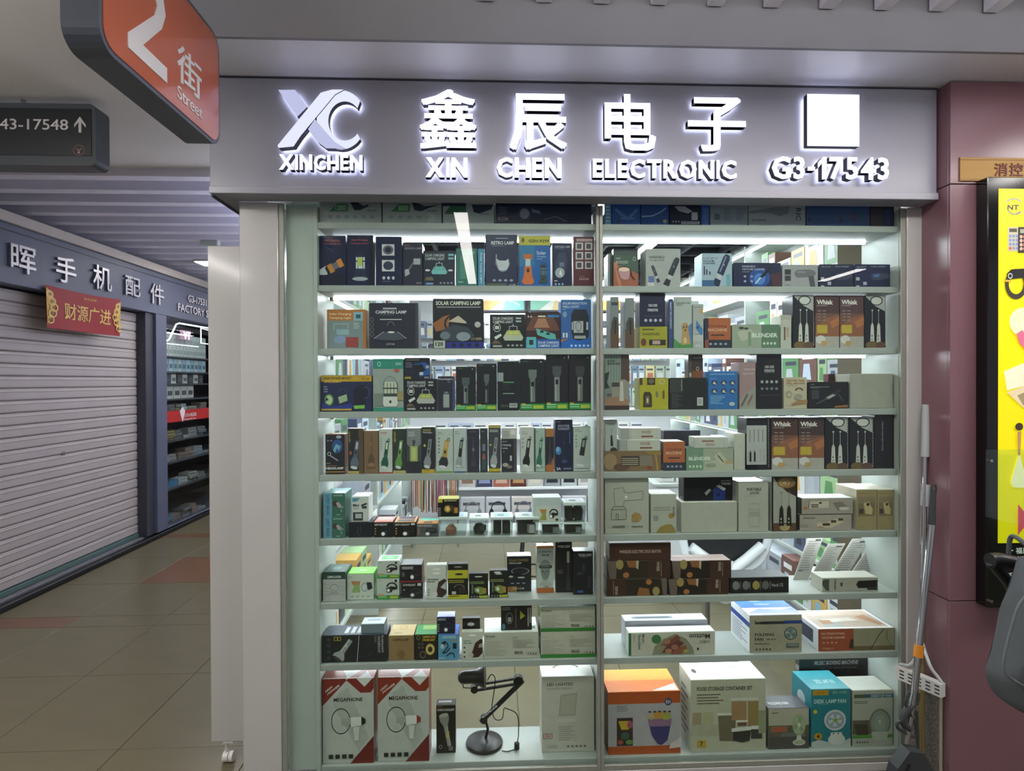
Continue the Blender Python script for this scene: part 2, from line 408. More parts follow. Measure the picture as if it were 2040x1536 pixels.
# ---- corridor ceiling and its slats
mb = MB(); mb.box(-9.5, -1.2, -7.5, 1.38, ZC, ZC+0.05); mb.box(-1.2, 6, -7.5, -0.34, ZC+0.10, ZC+0.15)
ceiling = struct(mb.build('ceiling', ceil_m))
mb = MB(); mb.box(-9.5, 2.4, 1.38, 14, ZC+0.16, ZC+0.2); struct(mb.build('ceiling_void', mat('void_paint', 'c0bec8', rough=0.9)))
def slat_obj(name, me_key, loc, parent, dims, m):
    if me_key not in _tm:
        b = MB(); b.box(0, dims[0], 0, dims[1], 0, dims[2], ch=0.002); o = b.build(name, m); _tm[me_key] = o.data; bpy.data.objects.remove(o)
    o = bpy.data.objects.new(name, _tm[me_key]); COL.objects.link(o); o.parent = parent; o.location = loc; return o
for k in range(34):
    y = 1.37+0.272*k
    slat_obj('slat', 'sx', (-4.6, y, ZC-0.05), ceiling, (3.62, 0.085, 0.14), slat_m)
for k in range(14):
    x = 0.0+0.2*k
    slat_obj('slat', 'sy', (x-0.03, -4.3, 2.96), ceiling, (0.055, 3.94, 0.17), slat_m)

# ---- bulkhead over the shop front
mb = MB(); mb.box(-1.06, 6.0, -0.352, -0.338, ZB, 3.12); bulkhead = struct(mb.build('wall_bulkhead', bulk_m))
mb = MB(); mb.box(-1.06, 6.0, -0.338, 0.6, ZB, ZB+0.02); s_ = mb.build('bulkhead_soffit', soff_m, bulkhead)

# ---- the shop's own walls
wall_in = mat('interior_white', 'dcdee0', rough=0.6)
mb = MB(); mb.box(-1.03, -0.995, 0.30, 4.35, 0, 2.9); struct(mb.build('wall_left', wall_in))
mb = MB(); mb.box(2.12, 2.16, -0.1, 4.35, 0, 2.9); struct(mb.build('wall_right', wall_in))
mb = MB(); mb.box(-1.03, 2.16, 4.30, 4.35, 0, 2.9); struct(mb.build('wall_back', wall_in))
mb = MB(); mb.box(-1.03, 2.16, 0.36, 4.35, 2.80, 2.84); icl = struct(mb.build('ceiling_shop', mat('black_ceiling', '22242b', rough=0.8)))
for k in range(11):
    b = MB(); b.box(-0.99, 2.11, 0.5+0.35*k, 0.53+0.35*k, 2.74, 2.80, ch=0.002); b.build('grid_bar', dark_frame, icl)
for k in range(9):
    b = MB(); b.box(-0.8+0.35*k, -0.77+0.35*k, 0.4, 4.28, 2.745, 2.795, ch=0.002); b.build('grid_bar', dark_frame, icl)
# far end of the side corridor
mb = MB(); mb.box(-9.5, 2.4, 13.9, 14, 0, 3.2); struct(mb.build('wall_far', mat('far_wall', '8d8b8c', rough=0.7)))
mb = MB(); mb.box(-1.02, -0.98, 4.36, 13.9, 0, 3.0); struct(mb.build('wall_corridor', mat('far_side', 'b4b2b0', rough=0.6)))

# ---- columns, jambs and the filler beside the shelves
mb = MB(); mb.box(-0.994, -0.842, -0.004, 0.28, 0, 2.372, ch=0.003); struct(mb.build('wall_column_left', white_lac))
mb = MB(); mb.box(1.758, 1.83, -0.004, 0.28, 0, 2.372, ch=0.003); struct(mb.build('wall_column_right', white_lac))
mb = MB(); mb.box(-0.82, -0.7125, 0.03, 0.05, 0.06, 2.372); struct(mb.build('wall_filler_panel', white_lam))
mb = MB(); mb.box(-0.842, 1.758, 0.0, 0.26, 0.0, 0.035, ch=0.002); struct(mb.build('wall_kick_panel', white_lac))
# sliding glass doors
def door(name, x0, x1, yb, stile_l, stile_r, label):
    d = thing(name, label, 'glass door', (x0, yb, 0.036)); 
    b = MB(); b.box(x0, x0+stile_l, yb, yb+0.014, 0.036, 2.372, ch=0.002); b.build('door_stile', alu, d)
    b = MB(); b.box(x1-stile_r, x1, yb, yb+0.014, 0.036, 2.372, ch=0.002); b.build('door_stile', alu, d)
    b = MB(); b.box(x0+stile_l, x1-stile_r, yb, yb+0.014, 0.036, 0.058, ch=0.002); b.build('bottom_rail', alu, d)
    b = MB(); b.face([(x0+stile_l, yb+0.006, 0.058), (x1-stile_r, yb+0.006, 0.058), (x1-stile_r, yb+0.006, 2.372), (x0+stile_l, yb+0.006, 2.372)]); b.build('glass_pane', GLASS, d)
    del d['label'], d['category']; d['kind'] = 'structure'
    return d
door('door_1', -0.842, 0.458, 0.002, 0.020, 0.014, 'left sliding glass door of the shop front')
door('door_2', 0.459, 1.757, 0.002, 0.014, 0.022, 'right sliding glass door of the shop front')

# ---- shelf unit: side panels, shelves, LED strips
SH = {1: 2.303, 2: 2.046, 3: 1.787, 4: 1.528, 5: 1.269, 6: 1.006, 7: 0.743, 8: 0.490, 9: 0.072}
def shelf_unit(x0, x1, label, rows):
    t = thing('display_shelf_unit', label, 'shelf', (x0, 0.03, 0.04))
    for xa, xb in ((x0-(0.017 if x0 < 0 else 0.009), x0), (x1, x1+(0.009 if x0 < 0 else 0.014))):
        b = MB(); b.box(xa, xb, 0.026, 0.27, 0.04, 2.372, ch=0.001); b.build('side_panel', white_lam, t)
    for r in rows:
        z = SH[r]; th = 0.026 if r < 9 else 0.03
        b = MB(); b.box(x0, x1, 0.03, 0.265, z-th, z, ch=0.0015); sh = b.build('shelf_board', shelf_m, t)
        if r < 9:
            b = MB(); b.box(x0+0.004, x1-0.03, 0.196, 0.21, z-th-0.009, z-th-0.0005); b.build('led_strip', cool_m, t)
            b = MB(); b.box(x0+0.004, x0+0.02, 0.19, 0.216, z-th-0.014, z-th-0.0002, ch=0.001); b.build('strip_clip', alu, t)
    return t
UNIT = ((-0.695, 0.453), (0.473, 1.742))
shelf_unit(-0.695, 0.453, 'left white display shelf unit with lamp and flashlight boxes', range(1, 10))
shelf_unit(0.473, 1.742, 'right white display shelf unit with kitchen gadget boxes', range(1, 10))

# ---- fascia sign
sign = thing('shop_sign', 'long grey illuminated shop sign with white glowing Chinese characters above the glass front', 'sign', (-1.064, -0.10, 2.372))
fas = mat('fascia_panel', '94949f', rough=0.28, noise=0.02, nscale=4)
b = MB(); b.box(-1.064, 1.812, -0.096, -0.006, 2.374, 2.820, ch=0.002); b.build('sign_panel', fas, sign)
b = MB(); b.box(-1.064, -0.996, -0.0055, 0.34, 2.374, 2.820, ch=0.002); b.build('side_return', fas, sign)
b = MB(); b.box(-1.0635, -1.056, -0.09, 0.34, 2.366, 2.3738); b.build('edge_trim', dark_frame, sign)
b = MB(); b.box(-1.064, 1.812, -0.106, -0.0965, 2.374, 2.402, ch=0.002); b.build('bottom_trim', mat('trim_lacquer', '9a9aa4', rough=0.25), sign)
b = MB(); b.box(-1.064, 1.812, -0.100, -0.090, 2.8202, 2.8245); b.build('top_gap', dark_frame, sign)
sf = emis('sign_face_light', 'e2e4ff', SIGN_FRONT); sb = emis('sign_halo_light', 'dfe2ff', SIGN_BACK); sd = mat('sign_return', '23252e', rough=0.5)
FY = -0.096; T0, T1 = FY-0.040, FY-0.014
def sign_text(s, px0, py0, px1, py1, bold=0.02, per=True, res=2, sh=0.0):
    """letters mounted off the panel, fitted to the measured rectangle"""
    p0 = atY(px0, py0, T0); p1 = atY(px1, py1, T0)
    if not per:
        groups = [(s, p0.x, p1.x)]
    else:
        # proportional widths from the glyphs themselves
        ws = []
        for ch in s: ws.append(0.45 if ch == ' ' else max(glyphs(ch, bold, res)[2]*(glyph_h(ch)), 0.12)+0.10)
        tot = sum(ws)-0.10; groups = []; x = 0
        for ch, w in zip(s, ws):
            if ch != ' ': groups.append((ch, p0.x+(p1.x-p0.x)*x/tot, p0.x+(p1.x-p0.x)*(x+w-0.10)/tot))
            x += w
    for ch, xa, xb in groups:
        vs, fs, a = glyphs(ch, bold, res); zh = p0.z-p1.z
        z0, z1 = (p1.z+zh*0.38, p1.z+zh*0.55) if ch == '-' else (p1.z, p0.z)
        mb = MB(); k_ = 0
        for du, dv_ in (((.02, .015), (-.02, .015), (.02, -.015), (-.02, -.015), (0, 0)) if ch in '鑫辰电子' else ((.038, .01), (-.038, -.01), (.02, -.01), (-.02, .01))):
            extrude_flat(mb, vs, fs, lambda u, v, t: (xa+(u*.96+.02+du)*(xb-xa)+sh*(v-.5), t, z0+(v*.976+.012+dv_)*(z1-z0)), T0-.0002*k_, T1+.0002*k_); k_ += 1
        mb.build('sign_letter', [sf, sd, sb], sign)
def glyph_h(ch): return 0.12 if ch == '-' else 0.72
for ch, a, b_, c, d in (('鑫', 835, 177, 950, 297), ('辰', 1015, 186, 1130, 300), ('电', 1204, 187, 1307, 300), ('子', 1370, 193, 1486, 302)):
    sign_text(ch, a, b_, c, d, bold=0.0, per=False)
sign_text('XINCHEN', 556, 307, 722, 340, bold=0.02)
sign_text('XIN', 848, 313, 931, 354, bold=0.02); sign_text('CHEN', 990, 313, 1118, 355, bold=0.02)
sign_text('ELECTRONIC', 1181, 316, 1467, 357, bold=0.02); sign_text('G3-17543', 1538, 311, 1771, 359, bold=0.02)
# the XC monogram: a wide X whose right half closes into a C
lg1 = emis('logo_face_light', 'e4e7ff', 1.05); lg2 = emis('logo_shaded_light', 'c9cdf2', 0.9)  # the second, dimmer tone paints shading into the logo strokes
def logo_poly(pts, t_off, name='logo_stroke', face=None):
    mb = MB(); P = []
    for x, y in pts: q = atY(x, y, T0); P.append((q.x, q.z))
    mb.prism(P, lambda a, b, t: (a, t, b), T0-t_off, T1, 'fff', 1)
    mb.m[0] = 0; mb.m[1] = 2
    return mb.build(name, [face or lg1, sd, sb], sign)
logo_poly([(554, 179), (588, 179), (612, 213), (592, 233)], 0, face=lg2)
cs = []
for k in range(0, 23):      # the C: outer arc then inner arc, opening to the right
    a = math.radians(318-k*(276/22)); cs.append((680+50*math.cos(a)*0.98, 239-59*math.sin(a)))
ci = []
for k in range(0, 23):
    a = math.radians(42+k*(276/22)); ci.append((686+35*math.cos(a), 241-38*math.sin(a)))
outer = [(680+49*math.cos(math.radians(a)), 239-59*math.sin(math.radians(a))) for a in range(40, 321, 10)]
inner = [(687+33*math.cos(math.radians(a)), 241-39*math.sin(math.radians(a))) for a in range(320, 39, -10)]
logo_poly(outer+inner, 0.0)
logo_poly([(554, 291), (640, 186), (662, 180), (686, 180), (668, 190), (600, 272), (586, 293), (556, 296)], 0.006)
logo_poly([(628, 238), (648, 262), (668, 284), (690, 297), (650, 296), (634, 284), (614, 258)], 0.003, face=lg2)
# the lit square panel beside the characters, its code left blank
q0, q1 = atY(1608, 187, T0), atY(1712, 292, T0); mb = MB()
mb.box(q0.x, q1.x, T0, T1, q1.z, q0.z, ch=0.0, mi=1)
mb.m[2] = 0; mb.m[4] = 2
mb.build('lit_square', [sf, sd, sb], sign)

# ---- white side panel on casters left of the column
pl = thing('rolling_side_panel', 'tall white glossy panel on white casters left of the column', 'panel', (-1.17, 0.2, 0))
xl = atY(416, 900, 0.17).x; zt = atY(448, 490, 0.17).z; zb = atY(448, 1478, 0.17).z
b = MB(); b.box(xl, -0.9955, 0.17, 0.215, zb, zt, ch=0.003); b.build('panel_board', white_lac, pl)
for cx in (xl+0.07,):
    b = MB(); wpl = mat('white_plastic', 'd8d6d2', rough=0.4)
    b.box(cx-0.022, cx+0.022, 0.172, 0.212, zb-0.008, zb); b.tube([(cx-0.012, 0.192, zb-0.005), (cx-0.014, 0.192, 0.024)], 0.008, 8)
    c_ = b.build('caster', wpl, pl)
    b = MB(); b.tube([(cx-0.026, 0.192, 0.0225), (cx-0.004, 0.192, 0.0225)], 0.022, 18); b.tube([(cx+0.0, 0.192, 0.0225), (cx+0.016, 0.192, 0.0225)], 0.022, 18)
    w_ = b.build('wheel', wpl, c_)

# ---- pink granite pillar
pink = mat('pink_granite', '7d5b63', rough=0.22, noise=0.10, nscale=2.2, spec=0.5, bump=0.02, bscale=6)
PX = 1.832; PY = -0.155
mb = MB(); mb.box(PX, 4.2, PY+0.012, 0.6, 0, ZB); pillar = struct(mb.build('wall_pillar', grout_m))
zj1 = atY(1950, 367, PY).z; zj2 = atY(1950, 1197, PY).z
for z0, z1 in ((0.0, zj2), (zj2, zj1), (zj1, ZB)):
    b = MB(); b.box(PX-0.012, 2.62, PY, PY+0.013, z0+0.002, z1-0.002, ch=0.001); b.build('granite_panel', pink, pillar)
    b = MB(); b.box(2.624, 4.2, PY, PY+0.013, z0+0.002, z1-0.002, ch=0.001); b.build('granite_panel', pink, pillar)
    b = MB(); b.box(PX-0.012, PX+0.001, PY+0.0135, 0.12, z0+0.002, z1-0.002, ch=0.001); b.build('granite_panel', pink, pillar)

# ================================================================ CORRIDOR LAMPS, real and added (in front of and above the camera)
def strip_lamp(x, y0, y1, z, w, label, along='y', up=False, m=None, hang=0.0):
    t = thing('ceiling_strip_lamp', label, 'lamp', (x, y0, z) if along == 'y' else (y0, x, z), 'corridor strip lamps')
    b = MB()
    if along == 'y': b.box(x-w/2-0.012, x+w/2+0.012, y0-0.01, y1+0.01, z, z+0.05, ch=0.002)
    else: b.box(y0-0.01, y1+0.01, x-w/2-0.012, x+w/2+0.012, z, z+0.05, ch=0.002)
    b.build('housing', white_lam, t)
    n = 3; 
    for k in range(n):
        a0 = y0+(y1-y0)*k/n+0.008; a1 = y0+(y1-y0)*(k+1)/n-0.008; b = MB()
        if along == 'y': b.box(x-w/2, x+w/2, a0, a1, z-0.006, z-0.0005)
        else: b.box(a0, a1, x-w/2, x+w/2, z-0.006, z-0.0005)
        b.build('diffuser', m or tube_m, t)
    if up:      # added pendant whose upper diffuser brightens the ceiling
        b = MB()
        if along == 'y': b.box(x-w/2, x+w/2, y0, y1, z+0.0505, z+0.055)
        else: b.box(y0, y1, x-w/2, x+w/2, z+0.0505, z+0.055)
        b.build('added_uplight', m or up_m, t)
        for q in (0.15, 0.85):
            a_ = y0+(y1-y0)*q; b = MB(); p_ = (x, a_) if along == 'y' else (a_, x)
            b.tube([(p_[0], p_[1], z+0.055), (p_[0], p_[1], hang)], 0.003, 6); b.build('suspension_wire', steel, t)
    return t
up_m = emis('added_uplight_diffuser', 'fdf8f4', LAMP*0.55); cor_m = emis('added_corridor_diffuser', 'e6e9ff', 26.0)  # glow of the added lamps: upward light and cool corridor pendant
strip_lamp(-0.20, -5.0, -1.9, 2.90, 0.10, 'white strip lamp on the ceiling running towards the shop front')
strip_lamp(4.2, -4.75, -3.95, 2.90, 0.10, 'short white strip lamp on the ceiling far right behind the viewer')
strip_lamp(-1.05, -0.2, 2.6, 2.78, 0.16, 'added unseen long white pendant lamp along the shop front', along='x', up=True, hang=2.96)  # added out of view to light the storefront without reflecting in the glass
strip_lamp(-1.05, -4.2, -1.4, 2.70, 0.16, 'added unseen long white pendant lamp before the shuttered shop', along='x', up=True, hang=3.0)  # unseen lamp added for more light on the left side
strip_lamp(-2.4, -3.4, -0.5, 2.70, 0.16, 'added unseen white pendant lamp left of the viewer', up=True, hang=3.0)  # added off-view lamp that brightens shutter and flat ceiling
strip_lamp(-1.32, 1.6, 9.0, 2.55, 0.12, 'added hidden cool white pendant lamp along the side wall of the corridor', up=True, m=cor_m, hang=2.95)  # added lamp hidden behind the storefront, lights slats and shutter
strip_lamp(3.3, -1.7, -0.5, 2.93, 0.16, 'added unseen white strip lamp on the ceiling right of the viewer')  # unseen strip added to light the pillar front
strip_lamp(-1.05, 2.8, 4.6, 2.905, 0.16, 'added unseen white strip lamp on the ceiling before the pink pillar', along='x')  # extra strip added out of view as front light
strip_lamp(3.98, -3.1, -1.9, 2.93, 0.22, 'bright lamp panel across the side corridor ceiling slats', along='x')
strip_lamp(7.2, -3.1, -1.9, 2.93, 0.22, 'second lamp panel further along the side corridor ceiling', along='x')
# ================================================================ GOODS IN THE WINDOW
TOPZ = {}
def B(row, x0, x1, yt, name, label, col, prints=(), Y=0.05, d=0.09, on=None, top=None, side=None, rz=0.0, ym=None, m=None, group=None, zlift=0.0, lid=None):
    """a carton: left/right edge and top edge measured at its front plane Y; stands on a shelf row or on another carton"""
    z0 = (SH[row] if on is None else TOPZ[on.name]) + 0.0006 + zlift
    ym = ym or (yt+60)
    a = atY(x0, ym, Y); b = atY(x1, ym, Y); zt_ = atY((x0+x1)/2, yt, Y).z
    un = UNIT[0] if x0 < 1190 else UNIT[1]
    a.x = max(a.x, un[0]+0.001); b.x = min(b.x, un[1]-0.001)
    w = b.x-a.x-0.0016; h = max(min(zt_, 2.9 if row == 1 else SH[row-1]-0.0275)-z0, 0.012); cx = (a.x+b.x)/2
    side = side or col; top = top or side
    mb = MB(); mb.box(-w/2, w/2, -d/2, d/2, 0, h, col, ch=0.0012, cols={'left': side, 'right': side, 'top': top, 'bottom': side, 'back': side})
    # tuck flap seam on the lid
    o = mb.build(name, m or PRINT); o.location = (cx, Y+d/2, z0)
    if rz: o.rotation_euler = (0, 0, math.radians(rz))
    TOPZ[o.name] = z0+h
    tag(o, label, 'box', group)
    if prints: print_mesh('printed_artwork', list(prints), w, d, h, m or PRINT, o)
    f = MB(); f.box(-w/2+0.003, w/2-0.003, -d/2+0.0015, -d/2+0.006, h+0.0001, h+0.0011, top); f.build('tuck_flap', m or PRINT, None).parent = o
    return o
W_, G_, K_ = 'dcdcd6', 'b9bcb8', '16181d'
NV = '1b2346'; NV2 = '232b4e'
# ---------- top row, cut by the sign
B(1, 636, 760, 375, 'spotlight_box', 'grey white spotlight box marked 12000 at the left end of the top shelf', 'a9b0b0', [R_(.0, .2, 1, .55, '9aa2a4'), P_([(.16, .66), (.28, .44), (.46, .44), (.46, .66)], '3c7c52'), T_('12000', .26, .48, .43, .63, 'b8d4b8'), P_([(.5, .4), (.62, .4), (.72, .5), (.78, .45), (.8, .5), (.66, .62), (.56, .62)], '23283a'), T_('PH-9001', .78, .6, .92, .65, '444'), DOTS(.1, .76, .92, .86, 6, '8d9596')], d=.16)
B(1, 762, 880, 375, 'spotlight_box', 'grey white spotlight box marked 8000 on the top shelf', 'a3abad', [R_(.0, .2, 1, .55, '98a0a3'), P_([(.14, .66), (.28, .44), (.46, .44), (.46, .66)], '3c7c52'), T_('8000', .27, .48, .43, .63, 'b8d4b8'), P_([(.5, .4), (.6, .42), (.72, .5), (.96, .46), (.8, .54), (.66, .64), (.54, .62)], '23283a'), T_('PH-6001', .76, .6, .92, .65, '444'), DOTS(.06, .76, .86, .86, 5, '8d9596'), LN(.76, .72, .96, .95, 8, 'c8d0d0')], d=.16)
B(1, 882, 985, 375, 'spotlight_box', 'white and green spotlight box behind the lamp reflection on the top shelf', 'a6aeb2', [R_(.0, .2, .45, .5, '2a3352'), P_([(.02, .72), (.14, .5), (.45, .5), (.45, .72)], '2e6a4a'), P_([(.56, .45), (.98, .45), (.94, .58), (.7, .7), (.6, .66)], '1f2744'), T_('PH-5001', .72, .68, .9, .73, '556')], d=.16)
B(1, 987, 1179, 380, 'searchlight_box', 'wide navy searchlight box on the top shelf beside the door stile', '1a2244', [LN(.03, .5, .16, .74, 4, '596080'), T_('B-Z358', .03, .78, .13, .88, 'b5a0b0'), E_(.3, .68, .07, .2, '30395a'), E_(.3, .68, .05, .15, '8a90a8'), P_([(.37, .52), (.46, .6), (.47, .68), (.38, .64)], '6c7695'), L_([(.5, .85), (.62, .75), (.74, .9)], .03, '525a78')], d=.16)
B(1, 1204, 1218, 385, 'tool_box', 'pale blue striped box end at the left of the right top shelf', '6fa3d6', [LN(.2, .4, .8, .95, 5, 'd4e4f4')], d=.15)
B(1, 1219, 1276, 385, 'tool_box', 'blue box printed with a crossed folding tool on the top shelf', '2a5aa8', [L_([(.12, .5), (.55, .8), (.9, .5)], .09, '5b86c0'), L_([(.3, .78), (.8, .78)], .06, '5b86c0'), E_(.25, .88, .06, .08, '4a4a6a')], d=.15)
B(1, 1277, 1333, 385, 'tool_box', 'blue box printed with a white curved line on the top shelf', '27539e', [L_([(.02, .72), (.4, .7), (.7, .58), (.9, .45)], .04, '9db8dc'), E_(.86, .86, .08, .06, 'b0a87a')], d=.15)
B(1, 1334, 1395, 385, 'massager_box', 'dark navy box with white bird shapes and barcode on the top shelf', '1c2340', [P_([(.15, .4), (.5, .4), (.75, .55), (.6, .62), (.3, .55)], 'b8bccb'), R_(.72, .58, .92, .82, 'c8ccd4'), BAR(.38, .86, .98, .94, 'ccd', '667'), DOTS(.06, .84, .34, .9, 3, '9aa')], d=.15)
B(1, 1397, 1413, 390, 'massager_box', 'narrow mid blue box on the right top shelf', '3763ae', [R_(.2, .4, .9, .96, '4a78c0')], d=.15)
B(1, 1415, 1490, 385, 'iron_box', 'grey text printed box with a barcode on the right top shelf', '9aa3b2', [BAR(.1, .6, .26, .86, None, '333'), LN(.36, .45, .62, .85, 9, '7d8798'), LN(.68, .45, .94, .85, 9, '7d8798', seed=2)], d=.15)
B(1, 1491, 1605, 385, 'steamer_box', 'grey white box with a grey appliance and RIC printed sideways', 'a4a9b0', [P_([(.0, .55), (.2, .5), (.45, .42), (.72, .4), (.7, .6), (.55, .7), (.4, .6), (.2, .58), (.05, .62)], '7f858e'), T_('RIC', .83, .44, .92, .82, '3a3f48', rot=90), T_('ROCION 4.4', .06, .78, .3, .85, '4a505a')], d=.15)
B(1, 1606, 1733, 390, 'steamer_box', 'plain blue box with a red round mark on the right top shelf', '35588e', [E_(.74, .68, .045, .12, '7a3050'), E_(.74, .68, .025, .07, '35588e'), R_(.52, .6, .57, .85, '50405c'), E_(.05, .76, .03, .07, '24406e')], d=.15)
B(1, 1734, 1784, 390, 'steamer_box', 'brown and dark blue box at the right end of the top shelf', '2b3358', [R_(0, .2, .52, 1, '3d3a48'), LN(.66, .45, .9, .95, 7, '40548c')], d=.15)

# ---------- second row, left
mt = lambda s1, s2: [T_(s1, .18, .07, .78, .12, 'b5605a'), T_(s2, .14, .14, .82, .18, 'b5605a')]
B(2, 636, 689, 470, 'lantern_box', 'navy box with an orange flashlight lantern picture at the left end', NV, mt('Solar Charging', 'Camping Lantern')+[P_([(.1, .2), (.3, .2), (.72, .4)], '2c3864'), P_([(.0, .68), (.24, .6), (.32, .76), (.02, .86)], 'cdd5da'), put([R_(0, .1, .15, .9, '222'), R_(.15, .0, .42, 1, 'c8873a'), R_(.42, .14, .72, .86, '6a7480'), R_(.72, .04, 1, .96, 'd4883a')], .22, .52, .92, .70, -28, 1.8), R_(0, .78, 1, 1, '161b34')])
B(2, 691, 744, 469, 'lantern_box', 'navy box with a standing black lantern glowing white', NV, mt('Solar Charging', 'Camping Lantern')+[put(m_lant('2a3048', 'c8d6dc', '2e3450'), .18, .26, .84, .92), R_(.4, .44, .58, .6, 'b9cc5a'), E_(.5, .86, .3, .04, 'a8b2b8'), R_(.86, .02, 1, 1, '11172f')])
B(2, 748, 801, 472, 'lantern_box', 'navy box with two white square detail pictures and recycling marks', NV, [R_(.24, .15, .72, .38, 'd2d6da'), E_(.48, .265, .2, .095, '6a6f7a'), E_(.48, .265, .12, .06, '2a2f44'), R_(.24, .47, .72, .7, 'd2d6da'), E_(.48, .585, .19, .09, '3a4258'), DOTS(.22, .8, .76, .87, 3, 'c8ccd6'), LN(.26, .9, .74, .92, 1, '8d93ac')])
B(2, 802, 842, 484, 'sensor_lamp_box', 'small dark slate box with a grey sensor lamp picture', '272c40', [T_('SENSOR LAMP', .1, .1, .95, .15, '9a9aa2'), LN(.1, .05, .5, .08, 1, 'b07070'), P_([(.1, .62), (.3, .6), (.36, .72), (.12, .78)], 'b6bac0'), L_([(.3, .62), (.55, .45)], .06, '6a6e78'), R_(.55, .36, .9, .5, 'aeb4bc'), T_('W515', .68, .91, .95, .95, 'aaa')])
B(2, 843, 906, 500, 'camping_light_box', 'dark blue camping light box with a turquoise lamp on the second shelf', '1c2338', [T_('SOLAR CHARGING', .06, .08, .68, .16, 'c4d4d4'), T_('CAMPING LIGHT', .06, .18, .68, .26, 'c4d4d4'), R_(.8, .08, .98, .14, '7ab8c0'), R_(.8, .18, .98, .24, '7ab8c0'), put(m_camp('5cb0b4', '7ac4c4', 'b8c4c8'), .24, .3, .78, .7), E_(.14, .55, .08, .03, 'd8dcdc'), E_(.87, .55, .08, .03, 'd8dcdc'), P_([(.04, .84), (.1, .74), (.3, .74), (.34, .84)], '6e6a50'), R_(.08, .9, .32, .96, '6a92c8'), DOTS(.5, .88, .96, .94, 4, '8a94a4')])
B(2, 908, 951, 495, 'bulb_box', 'green bulb box behind the bright lamp reflection', '2f6f66', [T_('LIGHT', .35, .08, .9, .16, '8ac4b4'), R_(.2, .2, .62, .8, '4a8a7a'), L_([(.55, .2), (.6, .84)], .03, 'b88a5a'), LN(.1, .88, .5, .92, 1, 'a8c8bc')])
B(2, 952, 965, 496, 'bulb_box', 'light blue box spine with white lettering beside the green box', '4d8fb4', [T_('Solar Lamp Light', .3, .1, .7, .92, 'cfe4ee', rot=90)])
B(2, 967, 1031, 468, 'retro_lamp_box', 'tall navy RETRO LAMP box with a white lamp shape', '20284a', [R_(.32, .06, .7, .075, '9aa0b8'), T_('RETRO LAMP', .18, .12, .9, .19, 'd6d8e0', .03), LN(.18, .21, .9, .23, 1, '7a80a0'), RING(.54, .52, .22, .2, .08, '8a90b0', 16, .0, .5), P_([(.34, .46), (.44, .50), (.64, .50), (.72, .46), (.74, .58), (.66, .68), (.54, .7), (.42, .68), (.36, .58)], 'c4ccd0'), L_([(.34, .38), (.33, .58)], .03, 'aab'), DOTS(.18, .86, .9, .91, 4, '9aa0b8'), R_(.02, .94, .66, 1, '4c5a4a'), T_('LY135', .74, .955, .94, .99, 'c8ccd4')])
B(2, 1034, 1097, 470, 'solar_lantern_box', 'bright blue box with yellow GSH-9299 band and orange lantern', '1f5fa4', [R_(0, 0, 1, .185, 'b8b43a'), T_('GSH-9299', .3, .07, .96, .13, '2a2e2a', .03), E_(.12, .085, .05, .05, '6a4a3a'), R_(0, .19, .5, .6, '2a78a4'), T_('Solar', .56, .3, .86, .37, 'c6dae6'), T_('Charging', .56, .39, .86, .43, '9cc0dc'), LN(.56, .45, .86, .47, 1, '9cc0dc'), put([R_(.15, 0, .85, .18, 'c06a3a'), R_(.3, .16, .7, .44, 'b8ccd8'), P_([(.22, .4), (.78, .4), (.86, .78), (.14, .78)], 'cc703c'), R_(.4, .48, .6, .6, '222'), P_([(.1, .78), (.9, .78), (1, .92), (.8, 1), (.2, 1), (0, .92)], 'd0703a')], .08, .36, .48, .96), put(m_lant('2c3640', '5a7074', '3c4a50'), .6, .52, .94, .94)])
B(2, 1100, 1140, 485, 'portable_lamp_box', 'navy portable lamp box with a grey flashlight head', '1d2544', [T_('PORTABLE LAMP', .14, .06, .9, .1, 'b8bcc8'), LN(.14, .12, .9, .14, 1, '7a80a0'), P_([(.3, .24), (.62, .2), (.78, .4), (.66, .7), (.2, .66), (.14, .5)], '39415c'), E_(.38, .68, .24, .12, 'a4acb4'), P_([(.34, .72), (.42, .6), (.5, .76)], 'e4e8ea'), R_(.36, .44, .6, .54, '6a7488'), LN(.1, .86, .36, .9, 1, 'ccc'), DOTS(.08, .92, .6, .97, 3, '8ab0d8')])
B(2, 1142, 1184, 472, 'folding_lamp_box', 'dark red box with six white thumbnail pictures', '5c2e36', [R_(.16, .04, .92, .09, 'c4b4b4'), T_('MORE DETAILS', .22, .05, .86, .08, '7a2a34')]+[E for cx in (.29, .74) for cy in (.19, .38, .57) for E in (R_(cx-.18, cy-.075, cx+.18, cy+.075, 'c9c4c4'), R_(cx-.12, cy-.05, cx+.1, cy+.05, '4a4c56'))]+[LN(.3, .8, .7, .82, 1, 'a08a8a'), DOTS(.26, .83, .74, .87, 5, 'b8a4a4')])
B(2, 912, 966, 482, 'storage_carton', 'plain navy carton standing behind the green bulb box', '222a4c', [], Y=.15, d=.03)

